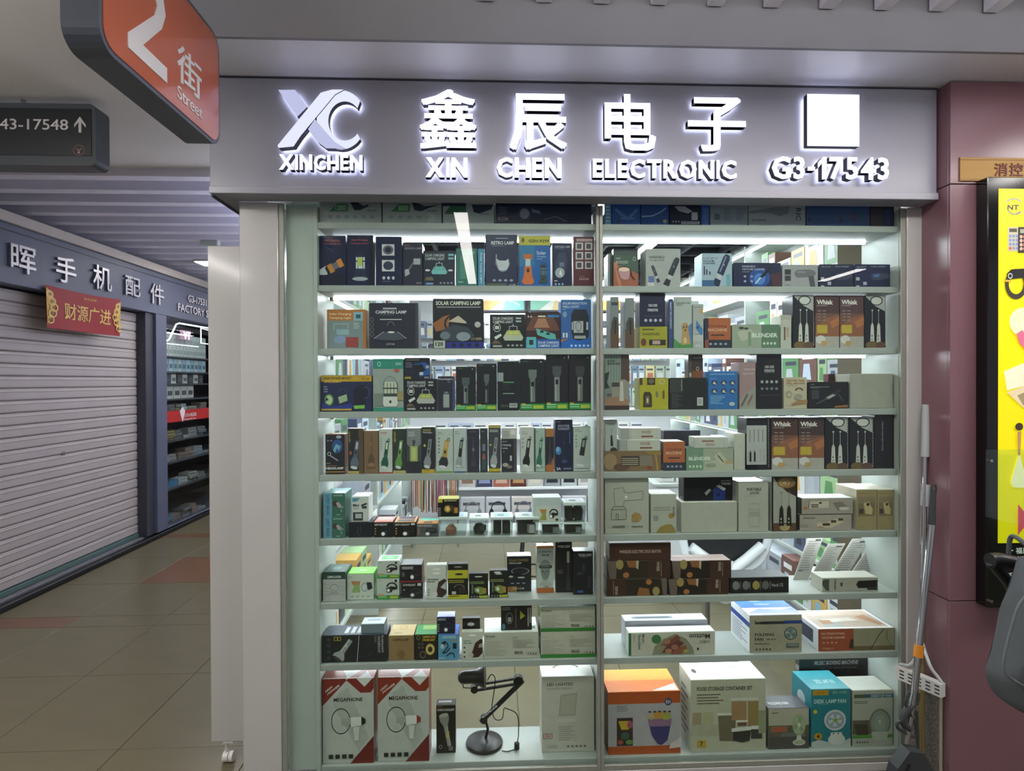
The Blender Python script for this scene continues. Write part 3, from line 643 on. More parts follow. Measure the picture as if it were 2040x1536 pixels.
# ---------- third row, left
def solar_cam(c, base_, lampc):
    return [T_('SOLAR CHARGING', .08, .07, .66, .15, 'd4d8d8'), T_('CAMPING LIGHT', .08, .17, .66, .25, 'd4d8d8'), R_(.74, .08, .9, .13, 'a4acac'), R_(.74, .17, .9, .22, 'a4acac'), RING(.2, .38, .11, .13, .14, 'c8ccc8'), R_(.14, .33, .26, .43, 'c8ccc8'), put(m_camp(lampc, base_, 'aab'), .36, .28, .97, .82), P_([(.12, .66), (.3, .56), (.34, .62), (.16, .74)], 'd0d4d4'), P_([(.04, .86), (.12, .76), (.24, .78), (.32, .86)], '6e5a48'), R_(.08, .9, .34, .96, 'a0a49c'), DOTS(.46, .88, .96, .94, 4, '9aa09c')]
B(3, 651, 730, 617, 'camping_light_box', 'orange bordered Solar Charging Camping Light box at the left end', 'b5742e', [R_(.02, .28, .92, 1, '7d8f90'), T_('Solar Charging', .06, .08, .62, .15, 'ead9b8'), T_('Camping Light', .06, .18, .62, .25, 'ead9b8'), R_(.68, .06, .92, .28, '8ab8c4'), R_(.74, .12, .86, .22, '2a5a70'), L_([(.18, .52), (.18, .36), (.54, .36), (.54, .48)], .02, 'a8b4b4'), R_(.24, .5, .56, .64, '8fb0b8'), LN(.68, .34, .9, .5, 4, 'b8c0c0'), E_(.34, .76, .16, .1, '8a9cc0'), R_(.48, .7, .8, .96, '9a4440')], Y=.06)
B(3, 735, 834, 604, 'camping_lamp_box', 'dark slate CAMPING LAMP box with a wide lamp shade drawing', '242835', [R_(.94, 0, 1, 1, '3b3f4a'), R_(.28, .1, .56, .135, 'b8bcc0'), T_('CAMPING LAMP', .13, .16, .76, .23, 'd8dadc', .03), LN(.2, .25, .7, .27, 1, '6a6e78'), R_(.22, .35, .66, .365, 'e4e6e6'), ('g', [RING(.06, .36+.11*i, .04, .045, .2, '7a8088', 12) for i in range(4)]), RING(.44, .5, .08, .1, .25, '5a606c', 12, .5, 1), P_([(.1, .78), (.3, .63), (.58, .63), (.76, .78), (.56, .82), (.3, .82)], '4a505c'), E_(.45, .64, .07, .02, 'e8e8e4'), L_([(.1, .78), (.3, .63)], .012, 'aab'), L_([(.58, .63), (.76, .78)], .012, 'aab'), T_('LY11A', .36, .88, .52, .92, 'c8ccd0')])
B(3, 862, 964, 595, 'solar_camping_lamp_box', 'large black SOLAR CAMPING LAMP box with a photo of a handled lamp', '15161d', [T_('SOLAR CAMPING LAMP', .06, .05, .94, .13, 'd4d6c8', .03), R_(.08, .16, .94, .18, '9a9aa0'), P_([(0, .5), (.2, .36), (.34, .32), (.3, .6), (.06, .66)], '9a6236'), P_([(.3, .46), (.5, .34), (.7, .5)], 'c8b8a8'), RING(.46, .5, .24, .2, .16, '1a1d28'), P_([(.16, .64), (.4, .52), (.7, .58), (.82, .74), (.6, .86), (.2, .84)], '39424e'), E_(.24, .74, .1, .08, '6a7880'), E_(.6, .76, .14, .09, '8a98a0'), E_(.88, .52, .06, .06, 'b8b8b4'), R_(.02, .84, .24, .99, 'b8c0b4'), T_('120', .05, .87, .2, .95, '22261f', .03), R_(.26, .87, 1, .99, '232f86'), DOTS(.34, .89, .94, .97, 4, '10163c'), T_('LY-2050', .76, .78, .96, .83, 'c4b89a')])
B(3, 976, 1046, 627, 'camping_light_box', 'black green box with a pale yellow camping light, third shelf', '14201f', solar_cam('14201f', 'b4bca8', 'b8c060'))
B(3, 1047, 1116, 623, 'camping_light_box', 'brown and blue box with a turquoise folding camping light', '3a2623', [P_([(.2, .1), (.8, .1), (1, .5), (0, .5)], '6a4438'), P_([(.36, .16), (.58, .16), (.7, .42), (.24, .42)], 'a87a60'), R_(.36, .08, .58, .12, 'd8d0b8'), DOTS(.04, .08, .2, .14, 2, 'c4bcb4'), R_(.64, .06, .98, .13, '2f78b8'), P_([(.3, .44), (.86, .6), (.9, .82), (.34, .62)], '5fb0a8'), R_(.42, .5, .52, .56, '223'), R_(.6, .56, .7, .62, '223'), R_(0, .74, 1, 1, '1d5aa4'), R_(.02, .68, .3, .98, '5fb0b4'), R_(.1, .76, .22, .9, '234'), T_('SOLAR CHARGING', .36, .8, .97, .87, 'd8e4f0'), T_('CAMPING LIGHT', .36, .89, .97, .96, 'd8e4f0')])
B(3, 1117, 1178, 597, 'wall_light_box', 'blue SOLAR INDUCTION WALL LIGHTS box with a black wall lamp', '33619e', [T_('SOLAR INDUCTION', .06, .05, .86, .1, 'c8d8e8'), T_('WALL LIGHTS', .06, .12, .6, .17, 'c8d8e8'), LN(.06, .19, .24, .21, 1, 'a8c0dc'), E_(.13, .3, .07, .06, '7a98b8'), P_([(.34, .3), (.44, .2), (.84, .2), (.92, .34), (.92, .74), (.84, .84), (.42, .84), (.34, .66)], '1f2530'), R_(.42, .44, .74, .68, 'aeb4b4'), RING(.58, .55, .1, .11, .2, '6a7070', 14), R_(.36, .46, .4, .62, 'c0c4c4'), R_(.84, .46, .9, .62, 'c0c4c4'), R_(.44, .74, .82, .8, 'a4a8a4'), P_([(0, .88), (.3, .8), (.6, .84), (1, .78), (1, 1), (0, 1)], '1e62b4'), P_([(0, .82), (.26, .8), (0, .88)], 'b07840'), R_(.06, .68, .12, .78, 'c8d0d8'), R_(.16, .68, .22, .78, 'c8d0d8'), DOTS(.28, .92, .96, .97, 5, 'a8c8ec')], side='2a6ab8')

# ---------- fourth row, left
B(4, 640, 741, 748, 'searchlight_box', 'navy searchlight box with a yellow top band and green lamp rings', '20274c', [R_(0, 0, 1, .17, 'c09a22'), T_('HIGH POWER BRIGHT', .04, .045, .6, .11, '3a3412', .03, sh=.03), T_('SEARCHLIGHT', .06, .13, .4, .2, 'd4b04a', .03, sh=.03), T_('PH-1208A', .8, .08, .96, .12, '3a3412'), LN(.74, .04, .97, .06, 1, '6a5a20'), E_(.15, .68, .09, .16, '6a9a4a'), E_(.15, .68, .065, .12, 'b8d0a4'), P_([(.1, .6), (.15, .68), (.06, .72)], '24304a'), P_([(.33, .6), (.5, .52), (.52, .7), (.36, .78)], '9ab08a'), RING(.42, .48, .1, .12, .2, '3a4258', 12, .5, 1), P_([(.64, .4), (.74, .28), (.88, .26), (.95, .36), (.9, .7), (.84, .84), (.68, .82), (.64, .66)], '14182a'), RING(.88, .48, .08, .18, .25, '3a4260', 12, .7, 1.3), P_([(.64, .84), (.86, .82), (.86, .92), (.66, .93)], '7ab84a'), R_(0, .91, .6, .97, 'b89a3a'), P_([(0, .72), (.2, .86), (.6, .78), (.64, .92), (0, .92)], '2a3a8a'), LN(.05, .3, .16, .5, 3, '8a90a8')])
B(4, 743, 804, 715, 'camping_lantern_box', 'teal topped grey box with a round white camping lantern', '98a29c', [R_(0, 0, 1, .19, '2f8a78'), T_('ZP031', .74, .07, .94, .12, 'b8e0d4'), RING(.2, .1, .06, .045, .3, 'b8e0d4', 12), RING(.56, .5, .22, .17, .06, '6a726c', 16, .5, 1), P_([(.4, .44), (.74, .44), (.8, .52), (.8, .68), (.34, .68), (.34, .52)], 'c4ccb4'), ('g', [L_([(.36+.11*i, .46), (.36+.11*i, .7)], .02, '3a4440') for i in range(5)]), R_(.33, .55, .82, .575, '3a4440'), R_(.34, .66, .8, .72, '3a4440'), P_([(.34, .72), (.8, .72), (.82, .86), (.76, .91), (.38, .91), (.32, .86)], 'd0d4ce'), E_(.57, .82, .04, .03, '223'), E_(.78, .22, .09, .03, 'b85a48'), R_(.04, .66, .3, .9, '7a8680'), R_(.8, .62, 1, .8, '9a8a5e'), R_(0, .93, 1, 1, '2f8a78')], side='2f7a6c', top='2f8a78')
o = B(4, 806, 870, 755, 'camping_light_box', 'black camping light box with a lime domed lamp, fourth shelf', '191a1e', solar_cam('191a1e', 'b0b2ac', 'a8b45a'))
B(4, 805, 857, 713, 'work_light_box', 'blue and black two piece light box lying on the camping light box', '1d2130', [LN(.06, .06, .6, .14, 2, 'a8a884'), LN(.06, .22, .4, .5, 3, '6a7080'), P_([(.4, .3), (.8, .2), (1, .4), (1, .8), (.6, .9), (.5, .6)], '24569a'), P_([(.3, .36), (.7, .3), (.84, .6), (.5, .76)], '151820'), R_(.6, .68, .74, .82, 'c8ccd0'), R_(.84, .36, .96, .5, 'aab4c0'), R_(.02, .9, .26, 1, 'a8a024'), T_('2PCS', .78, .9, .96, .98, 'c8d4e4')], on=o, Y=.055, d=.07)
B(4, 872, 905, 750, 'flashlight_blister', 'dark Flashlight pack with a grey lamp block', '252735', [T_('Flashlight', .06, .05, .9, .12, 'c8ccd4'), LN(.6, .16, .9, .19, 1, '8a90a0'), R_(.3, .44, .74, .94, '3a3c48'), R_(.34, .52, .7, .9, '9aa09e'), R_(.42, .44, .62, .5, '7a8080'), R_(.92, 0, 1, 1, '4a5080')])
def fl_green(hd, body, v0=.2, bk=False, hw=.2):
    e = [LN(.1, .03, .5, .06, 1, '4a6a5c'), E_(.84, .05, .03, .012, 'c0c4c4')]
    return e+[P_([(.5-hw, v0), (.5+hw, v0), (.5+hw*.95, v0+.14), (.5+hw*.55, v0+.2), (.5-hw*.55, v0+.2), (.5-hw*.95, v0+.14)], hd), R_(.5-hw*.6, v0+.2, .5+hw*.6, .84, body), R_(.5-hw*.35, v0+.22, .5-hw*.1, .82, '9aa09e'), R_(.44, v0+.24, .56, v0+.33, '15171a'), R_(0, .87, 1, .985, '2c8a3c'), LN(.05, .89, .48, .97, 2, '9ad0a0'), R_(.52, .9, .94, .965, 'a8b83a'), R_(.05, .86, .22, .89, 'b8a03a')]
G1 = 'row of black and green flashlight boxes'
B(4, 908, 948, 731, 'flashlight_box', 'shortest of the black and green flashlight boxes', '15191d', fl_green('4c5658', '59625f', .24), side='1e5a30', group=G1)
B(4, 949, 990, 725, 'flashlight_box', 'black and green box with a slim ribbed silver flashlight', '131619', fl_green('5a6062', '3a4044', .22, hw=.13), side='1c2024', group=G1)
B(4, 991, 1035, 721, 'flashlight_box', 'black flashlight box turned back side out with white barcode', '15191e', [R_(.0, .22, .26, .4, 'aeb2b0'), ('g', [R_(.03+.08*i, .22, .06+.08*i, .4, '7a807e') for i in range(3)]), R_(.24, .41, .76, .43, '5a9a6a'), R_(.24, .64, .76, .66, '7aa08a'), LN(.24, .46, .7, .6, 4, '2c3434'), BAR(.54, .85, .9, .94, 'c8ccc8'), DOTS(.14, .88, .5, .93, 4, '5a6260')], group=G1)
B(4, 1036, 1086, 716, 'flashlight_box', 'black and green box with an ornate grey flashlight', '14181b', fl_green('6a7472', '66706c', .2, hw=.17), group=G1)
B(4, 1087, 1132, 705, 'flashlight_box', 'tall black and green box with a grey long barrelled flashlight', '16181c', fl_green('484c50', '7a7e7e', .2, hw=.2), group=G1)
B(4, 1133, 1178, 707, 'flashlight_box', 'black and green flashlight box beside the middle door stile', '171716', fl_green('3a3c3a', '6a6e6a', .2, hw=.2), group=G1)

# ---------- fifth row, left: slim boxes
def fl_tilt(b, h, l='ddd', k='222'):
    return put([P_([(.34, .1), (.66, .06), (.68, .66), (.32, .66)], b), R_(.40, .14, .58, .36, l), R_(.42, .42, .56, .52, k), P_([(.28, .64), (.72, .64), (.86, .82), (.78, .96), (.22, .96), (.14, .82)], h), E_(.5, .96, .28, .05, 'cdd2d0'), RING(.6, .07, .12, .07, .35, k, 10, .4, 1.1)], .12, .2, .92, .9, 10, 2.4)
GS = 'slim flashlight boxes on the fifth shelf'
def slim(x0, x1, yt, label, col, pr, **k): return B(5, x0, x1, yt, 'flashlight_box', label, col, pr, Y=k.pop('Y', .06), d=.06, group=GS, **k)
slim(648, 687, 865, 'dark HEADLAMP box with a blue globe picture, first on the fifth shelf', '1a1c24', [E_(.62, .3, .28, .17, '2c4f86'), P_([(.4, .4), (.56, .24), (.8, .3), (.7, .42), (.6, .34), (.5, .48)], '6fa4b4'), E_(.7, .07, .14, .04, '9aaab4'), RING(.2, .49, .1, .05, .3, 'c4c6c6', 12), L_([(.24, .53), (.66, .66)], .03, 'aab'), DOTS(.06, .14, .4, .18, 2, '8a8e94'), LN(.05, .72, .4, .75, 1, 'b8a48a'), LN(.05, .78, .95, .8, 1, 'b08a5a'), T_('HEADLAMP', .04, .82, .95, .88, 'd8d8d4', .04), R_(0, .93, 1, .95, 'b88a3a')], side='9a6a2e', Y=.05)
slim(693, 724, 854, 'black and yellow flashlight box with a slate blue flashlight', '23241f', [R_(.7, 0, 1, 1, '5a4a34'), T_('HEAVY DUTY', .06, .06, .16, .3, 'b8a83a', rot=270), fl_tilt('4f5a6c', '5a6678', 'a8b0bc'), R_(.1, .5, .24, .58, '9a5a44'), R_(0, .94, .72, 1, 'b09a5a')], side='6a5636')
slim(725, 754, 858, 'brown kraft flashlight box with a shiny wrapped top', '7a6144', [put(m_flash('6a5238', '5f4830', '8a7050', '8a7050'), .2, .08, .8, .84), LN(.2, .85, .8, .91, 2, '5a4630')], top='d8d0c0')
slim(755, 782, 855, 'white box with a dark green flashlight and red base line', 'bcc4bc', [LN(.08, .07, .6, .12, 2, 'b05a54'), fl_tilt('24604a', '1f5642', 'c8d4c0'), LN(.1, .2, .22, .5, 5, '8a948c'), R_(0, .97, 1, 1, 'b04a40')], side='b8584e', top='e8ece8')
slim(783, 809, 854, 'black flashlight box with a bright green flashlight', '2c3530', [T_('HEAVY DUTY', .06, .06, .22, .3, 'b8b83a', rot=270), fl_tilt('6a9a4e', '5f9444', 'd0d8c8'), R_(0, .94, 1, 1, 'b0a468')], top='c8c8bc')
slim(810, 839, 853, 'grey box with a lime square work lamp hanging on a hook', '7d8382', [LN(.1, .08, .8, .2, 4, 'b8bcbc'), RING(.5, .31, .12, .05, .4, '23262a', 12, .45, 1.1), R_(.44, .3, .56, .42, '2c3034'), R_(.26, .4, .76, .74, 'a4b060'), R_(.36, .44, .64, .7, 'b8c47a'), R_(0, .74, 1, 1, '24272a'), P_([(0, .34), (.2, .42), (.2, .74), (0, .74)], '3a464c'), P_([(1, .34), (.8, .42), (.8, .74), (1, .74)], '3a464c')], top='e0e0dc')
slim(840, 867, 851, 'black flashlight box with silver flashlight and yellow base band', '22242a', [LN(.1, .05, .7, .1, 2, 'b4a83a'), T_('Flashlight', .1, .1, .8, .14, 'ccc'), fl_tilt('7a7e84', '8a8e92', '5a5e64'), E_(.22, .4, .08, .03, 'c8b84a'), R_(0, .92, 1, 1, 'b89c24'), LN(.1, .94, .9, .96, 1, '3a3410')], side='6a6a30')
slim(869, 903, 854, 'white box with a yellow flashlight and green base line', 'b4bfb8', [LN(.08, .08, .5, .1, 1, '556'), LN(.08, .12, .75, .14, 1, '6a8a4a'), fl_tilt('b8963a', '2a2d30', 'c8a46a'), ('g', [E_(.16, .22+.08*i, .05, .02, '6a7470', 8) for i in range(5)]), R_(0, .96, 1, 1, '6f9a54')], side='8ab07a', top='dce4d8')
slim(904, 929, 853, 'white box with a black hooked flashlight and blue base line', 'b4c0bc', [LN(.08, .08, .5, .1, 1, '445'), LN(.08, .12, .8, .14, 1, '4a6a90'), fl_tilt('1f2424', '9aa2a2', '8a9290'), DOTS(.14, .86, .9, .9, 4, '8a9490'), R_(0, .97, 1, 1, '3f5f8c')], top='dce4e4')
slim(930, 955, 854, 'dark slate box with a barely lit black flashlight', '2b2e38', [LN(.2, .06, .8, .09, 2, '7a5a5a'), put(m_flash('34363e', '3a3c44', '44464e', '4a4c54'), .25, .18, .78, .86), R_(.42, .44, .62, .52, '6a6c72')], top='c4c8c8')
slim(956, 972, 853, 'narrow dark box with a grey and orange tipped light stick', '303338', [LN(.2, .07, .8, .1, 1, '8a8a8a'), R_(.3, .36, .7, .52, '6a7884'), P_([(.4, .58), (.6, .58), (.72, .7), (.28, .7)], 'a4574a'), R_(.26, .7, .74, .94, '3c5250')], top='b8bcbc')
slim(973, 998, 847, 'dark grey box with a silver tapering flashlight and yellow ends', '3d4244', [R_(0, 0, 1, .06, 'b0a05a'), LN(.08, .1, .8, .16, 2, 'b8bcbc'), fl_tilt('8a8e90', 'a0a4a4', '6a6e70'), E_(.16, .42, .08, .02, 'c8c84a'), R_(0, .92, 1, .985, 'b8a424')], top='c0bc9a')
o = slim(999, 1030, 875, 'dark Camping Lamp box with pebbles picture under a white carton', '23262f', [R_(.8, 0, 1, 1, '4a4644'), LN(.0, .06, .6, .1, 1, 'aaa'), T_('Camping', .04, .14, .62, .22, 'd0d0cc'), T_('Lamp', .04, .24, .4, .31, 'd0d0cc'), DOTS(.1, .36, .2, .4, 1, 'aaa'), E_(.25, .78, .2, .06, 'a89c94'), E_(.5, .84, .2, .05, '7a6e68'), R_(.55, .5, .68, .66, 'b8bcc0')], side='3a3634')
B(5, 1000, 1030, 853, 'small_carton', 'small white lined carton on top of the Camping Lamp box', 'c2c2bc', [LN(.06, .3, .55, .9, 5, '8a8a84'), R_(.58, .12, .92, .6, 'dcdcd6')], on=o, Y=.07, d=.05, top='f0f0ea')
slim(1037, 1064, 851, 'white box with a black flashlight, right half of the fifth shelf', 'bcc2ba', [LN(.08, .1, .5, .12, 1, 'a05a50'), LN(.08, .14, .85, .16, 1, 'a05a50'), fl_tilt('1e2322', '1a1f1e', 'b4bcb4'), ('g', [E_(.16, .26+.09*i, .06, .02, '7a847c', 8) for i in range(3)])], top='e8e4da', side='cfc8ba')
slim(1065, 1086, 853, 'white green edged box with a green flashlight', '9fb3a8', [LN(.1, .08, .6, .1, 1, '3a6a54'), fl_tilt('26624a', '2a6a50', '9ab8a4'), DOTS(.14, .88, .86, .92, 4, '6a8a7a'), R_(0, 0, .08, 1, '2a4a3c')], top='b8c8bc')
slim(1087, 1104, 854, 'narrow orange and black flashlight box', '23252b', [R_(0, 0, 1, .19, 'a4703a'), P_([(0, .86), (.5, .8), (1, .66), (1, 1), (0, 1)], 'a4642c'), put(m_flash('34373e', '3c4048', '505458', '44484e'), .2, .22, .8, .84)], top='d8b890')
slim(1106, 1141, 836, 'tall navy HIGH POWER FLASHLIGHT box with a blue planet', '141a38', [LN(.06, .04, .46, .06, 1, 'aab'), T_('HIGH POWER', .16, .1, .82, .14, 'a8aec4'), T_('FLASHLIGHT', .16, .15, .84, .2, 'a8aec4'), E_(.18, .6, .17, .08, '3f7ab0'), E_(.14, .57, .1, .05, '7ab0d4'), put(m_flash('161c30', '1c2238', '3a4468', '2a3048'), .3, .26, .74, .84), L_([(.84, .24), (.84, .46)], .02, '8a94c8'), T_('2A', .06, .92, .32, .97, 'd0d4d8', .03), LN(.46, .93, .94, .97, 2, '8a90a8')], top='e0e4f0')
slim(1142, 1177, 850, 'white green edged box with a black and grey flashlight', 'b3c0b6', [LN(.08, .06, .5, .08, 1, '3a4a40'), LN(.08, .1, .75, .12, 1, '5a6a60'), fl_tilt('1f2423', 'b4bab6', '8a928e'), ('g', [E_(.16, .2+.08*i, .05, .02, '7a8a80', 8) for i in range(4)]), R_(.05, .93, .9, .94, '4a5a50')], side='2f6a44', top='3a7a44')

# ---------- sixth row, left: headlamps and clear boxes
gl = [R_(0, 0, .4, 1, '6b9cb4'), T_('WORK LIGHT', .14, .06, .28, .92, '2a4a60', rot=270), R_(.4, 0, 1, 1, '3f6b5e'), LN(.46, .06, .9, .14, 2, 'a4bcb0'), P_([(.4, .4), (.56, .28), (.7, .4), (.62, .54), (.46, .56)], '4a3a3e'), P_([(.58, .4), (.7, .36), (.86, .54), (.78, .64), (.66, .58)], 'a89a98'), L_([(.84, .64), (.92, .56)], .02, 'cde'), L_([(.8, .7), (.86, .8)], .02, 'cde'), LN(.6, .9, .9, .94, 1, 'c0d4cc')]
o = B(6, 644, 688, 1030, 'work_light_box', 'lower blue and green light box of the pair at the left end', '3f6b5e', gl, Y=.045, d=.12, side='4c7a6c', top='6a9a94')
B(6, 644, 688, 983, 'work_light_box', 'upper blue and green light box of the pair at the left end', '3f6b5e', gl, Y=.046, d=.12, on=o, side='4c7a6c', top='7aaab0')
o = B(6, 694, 742, 1041, 'camera_box', 'plain black carton under the white Mini box', '23272f', [L_([(.42, .3), (.38, .7), (.5, .9)], .02, '4a525c'), L_([(.5, .2), (.52, .7)], .02, '4a525c')], Y=.05, d=.12)
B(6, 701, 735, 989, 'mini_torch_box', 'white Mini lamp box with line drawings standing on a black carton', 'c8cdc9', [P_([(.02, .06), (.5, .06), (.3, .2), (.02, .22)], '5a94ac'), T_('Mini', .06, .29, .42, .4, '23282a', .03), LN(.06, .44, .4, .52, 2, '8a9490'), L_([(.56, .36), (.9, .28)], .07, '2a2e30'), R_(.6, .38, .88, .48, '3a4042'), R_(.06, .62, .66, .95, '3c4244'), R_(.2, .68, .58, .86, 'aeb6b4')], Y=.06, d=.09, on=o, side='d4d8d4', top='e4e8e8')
def hl(bg, title='2000W HEADLIGHT'):
    return [T_(title, .04, .1, .72, .24, 'ccc'), put(m_head('3a3c3e', 'd4d8d4', '2c2e30'), .34, .28, .94, .96), ('g', [E_(.1, .42+.17*i, .04, .05, 'c08a5a', 8) for i in range(3)])]
HG = 'headlamp boxes with coloured lids'
B(6, 744, 783, 1040, 'headlamp_box', 'black headlamp box with a red and white lid', '202224', hl('202224')+['@top', R_(.1, .1, .9, .6, 'b8a8a4')], Y=.045, d=.10, top='c4786a', side='2a2c2e', group=HG)
B(6, 785, 829, 1040, 'headlamp_box', 'black headlamp box with an orange and navy lid', '1c1a18', hl('1c1a18')+[R_(.78, .06, .96, .2, 'c8c8c4'), '@top', R_(.12, .06, .9, .46, '3a3450'), R_(.12, .54, .9, .94, '453a44')], Y=.045, d=.10, top='d09a58', side='2a2826', group=HG)
B(6, 830, 874, 1043, 'headlamp_box', 'grey headlamp box with an orange lid beside the frosted tub', '54585a', hl('54585a')+['@top', R_(.1, .0, .95, .4, '5ab8a0'), R_(.3, .6, .7, .9, '5a4034')], Y=.045, d=.09, top='cc8e50', side='5a5e60', group=HG)
def tub(x0, x1, yt, label, item, on=None, Y=.05, d=.09, labels='9ac0d8', lidc='e4eef0'):
    z0 = (SH[6] if on is None else TOPZ[on.name])+0.0006
    a = atY(x0, yt+30, Y); b_ = atY(x1, yt+30, Y); zt_ = atY((x0+x1)/2, yt, Y).z
    w = b_.x-a.x-.003; h = zt_-z0; cx = (a.x+b_.x)/2
    t = thing('plastic_tub', label, 'container', (cx, Y+d/2, z0), 'clear plastic tubs with lamps inside'); TOPZ[t.name] = z0+h
    mb = MB(); e = .004; lw = .82
    # tapered open tub with walls
    def ring(s, z): return [(-w/2*s, -d/2*s, z), (w/2*s, -d/2*s, z), (w/2*s, d/2*s, z), (-w/2*s, d/2*s, z)]
    r0, r1 = ring(.92, 0), ring(1.0, h*.84)
    mb.raw(r0+r1, [(0, 3, 2, 1), (0, 1, 5, 4), (1, 2, 6, 5), (2, 3, 7, 6), (3, 0, 4, 7)])
    mb.build('tub_body', CLEAR, None).parent = t
    mb = MB(); mb.box(-w/2-.0005, w/2+.0005, -d/2-.001, d/2+.001, h*.84, h, ch=.002); l_ = mb.build('tub_lid', mat('frosted_lid', 'cfdcdc', rough=.3), None); l_.parent = t
    mb = MB(); mb.box(-w*.36, w*.36, -d*.34, d*.34, h+.0001, h+.0008, labels); mb.box(-w*.2, w*.1, -d*.2, d*.1, h+.0008, h+.0012, '4a6a5c'); mb.build('lid_label', PRINT, None).parent = l_
    mb = MB()
    if item == 'lamp':
        mb.lathe([(.0, .004), (h*.3, .004), (h*.34, h*.3), (h*.2, h*.55), (.0, h*.58)], 0, 0, 14, '2a2c30'); mb.lathe([(0, h*.2), (h*.2, h*.22), (h*.2, h*.5), (0, h*.52)], w*.2, -d*.15, 12, '44484c')
    elif item == 'block':
        mb.box(-w*.38, -w*.02, -d*.3, d*.25, .003, h*.72, '26282c', ch=.006); mb.box(w*.02, w*.38, -d*.3, d*.25, .003, h*.7, '2c2e32', ch=.006)
    elif item == 'orange':
        mb.lathe([(.0, .003), (h*.26, .004), (h*.3, h*.3), (h*.1, h*.5), (0, h*.5)], -w*.1, -d*.1, 14, 'b5735c')
    else:
        mb.box(-w*.4, w*.36, -d*.3, d*.3, .003, h*.74, '2b2d31', ch=.005); mb.lathe([(0, h*.1), (h*.26, h*.1), (h*.26, h*.55), (0, h*.55)], w*.2, -d*.3, 14, '9a9c9c')
    it = mb.build('packed_lamp', MATTE, None); it.parent = t
    return t
t1 = tub(875, 931, 1030, 'frosted tub with an orange lamp under the yellow headlamp box', 'orange', labels='a8c8dc')
B(6, 872, 915, 994, 'headlamp_box', 'black headlamp box with a yellow lid standing on a frosted tub', '1d1b18', [T_('2000 HEADLIGHT', .3, .04, .9, .14, 'd0cc9a'), R_(0, 0, .22, .2, 'c8b83a'), E_(.46, .56, .16, .2, 'b08a3a'), E_(.46, .56, .09, .12, 'e0c878'), P_([(.5, .3), (.94, .5), (.94, .76), (.72, .84)], '4a3a2c'), R_(.78, .5, .94, .8, 'b8873a'), ('g', [R_(.03, .5+.12*i, .14, .57+.12*i, '8a8a84') for i in range(4)])], on=t1, Y=.055, d=.07, top='d0c65a', side='2a2824')
tub(934, 974, 1032, 'smallest clear tub with a pale blue lid', 'lamp', labels='c8dce4')
tub(977, 1023, 1030, 'clear tub holding two black blocks, blue green lid label', 'block', labels='78a8c0')
tub(1027, 1074, 1030, 'clear tub with a grey headlamp next to the black blocks tub', 'other', labels='b0b8bc')
ta = tub(1078, 1121, 1041, 'lower clear tub under the white headlamp pack', 'other', labels='ddd')
B(6, 1062, 1118, 991, 'headlamp_pack', 'white plastic headlamp pack with a printed label on clear tubs', 'b8c4c2', [R_(.08, .34, .92, .97, 'c4ccc0'), P_([(.22, .48), (.48, .48), (.46, .7), (.48, .92), (.22, .92), (.32, .7)], '9a9a5a'), P_([(.24, .48), (.46, .48), (.44, .62), (.3, .62)], 'b8804a'), put(m_head('1f2226', '9a9ea0', '2a2d30'), .54, .42, .9, .9), R_(.8, .86, .9, .94, '3a3d3a')], on=ta, Y=.055, d=.08, top='dce8ea')
tb = tub(1123, 1168, 1041, 'lower clear tub holding a round lamp at the right end', 'other', labels='ddd')
tub(1122, 1168, 1001, 'upper clear tub with a striped lid at the right end', 'block', on=tb, labels='c4c0cc')

# ---------- seventh row, left
B(7, 643, 689, 1140, 'camping_lantern_box', 'grey box with a dark green lid band and outline lantern', 'b0b3af', [R_(0, 0, 1, .24, '2c4640'), T_('CAMPING LANTERN', .2, .12, .8, .2, 'c4d0c8', .03), RING(.5, .58, .2, .18, .1, '6a706c', 14, .5, 1), P_([(.36, .58), (.64, .58), (.68, .74), (.32, .74)], '9aa09c'), ('g', [R_(.06, .4+.12*i, .3, .41+.12*i, '8a908c') for i in range(4)]), ('g', [R_(.7, .34+.14*i, .94, .35+.14*i, '8a908c') for i in range(4)]), '@top', R_(.1, .1, .9, .9, '44605a'), E_(.5, .5, .2, .2, '6a8a84')], Y=.045, d=.11, top='2f4b46', side='34504a')
def gb(lbl=None):
    return [LN(.06, .08, .3, .12, 1, '5a6a5a'), put(m_head('2a2c2c', '5a5c5c', '1c1e1e'), .36, .14, .92, .74), R_(.8, .06, .9, .18, '1c1e1e'), R_(0, .8, 1, 1, '3c8a44'), LN(.05, .83, .45, .95, 2, 'a8d8a8'), R_(.58, .84, .94, .95, 'b0b83a'), R_(.05, .74, .3, .82, 'b89a5a')]
B(7, 691, 745, 1143, 'headlamp_box', 'white headlamp box with a bright green lid and lamp picture', 'c3cbc0', [LN(.06, .12, .28, .15, 1, '3a4a3a'), P_([(.16, .28), (.5, .28), (.48, .5), (.5, .72), (.16, .72), (.26, .5)], '8aa86a'), P_([(.16, .28), (.5, .28), (.48, .42), (.2, .42)], 'b8825a'), E_(.66, .52, .13, .17, '8a9290'), E_(.66, .52, .1, .13, 'c4ccc8'), P_([(.74, .32), (.92, .34), (.96, .56), (.82, .64), (.76, .56)], '23282a'), DOTS(.1, .84, .9, .9, 4, '9aa49a'), '@top', R_(.4, .4, .64, .56, 'c8ecc0')], Y=.06, d=.09, top='76c834', side='4a9a3a')
o = B(7, 751, 796, 1152, 'headlamp_box', 'lower white and green headlamp box of a stacked pair', 'b9c2b8', gb(), Y=.06, d=.08, side='3a8a44', top='3fae55')
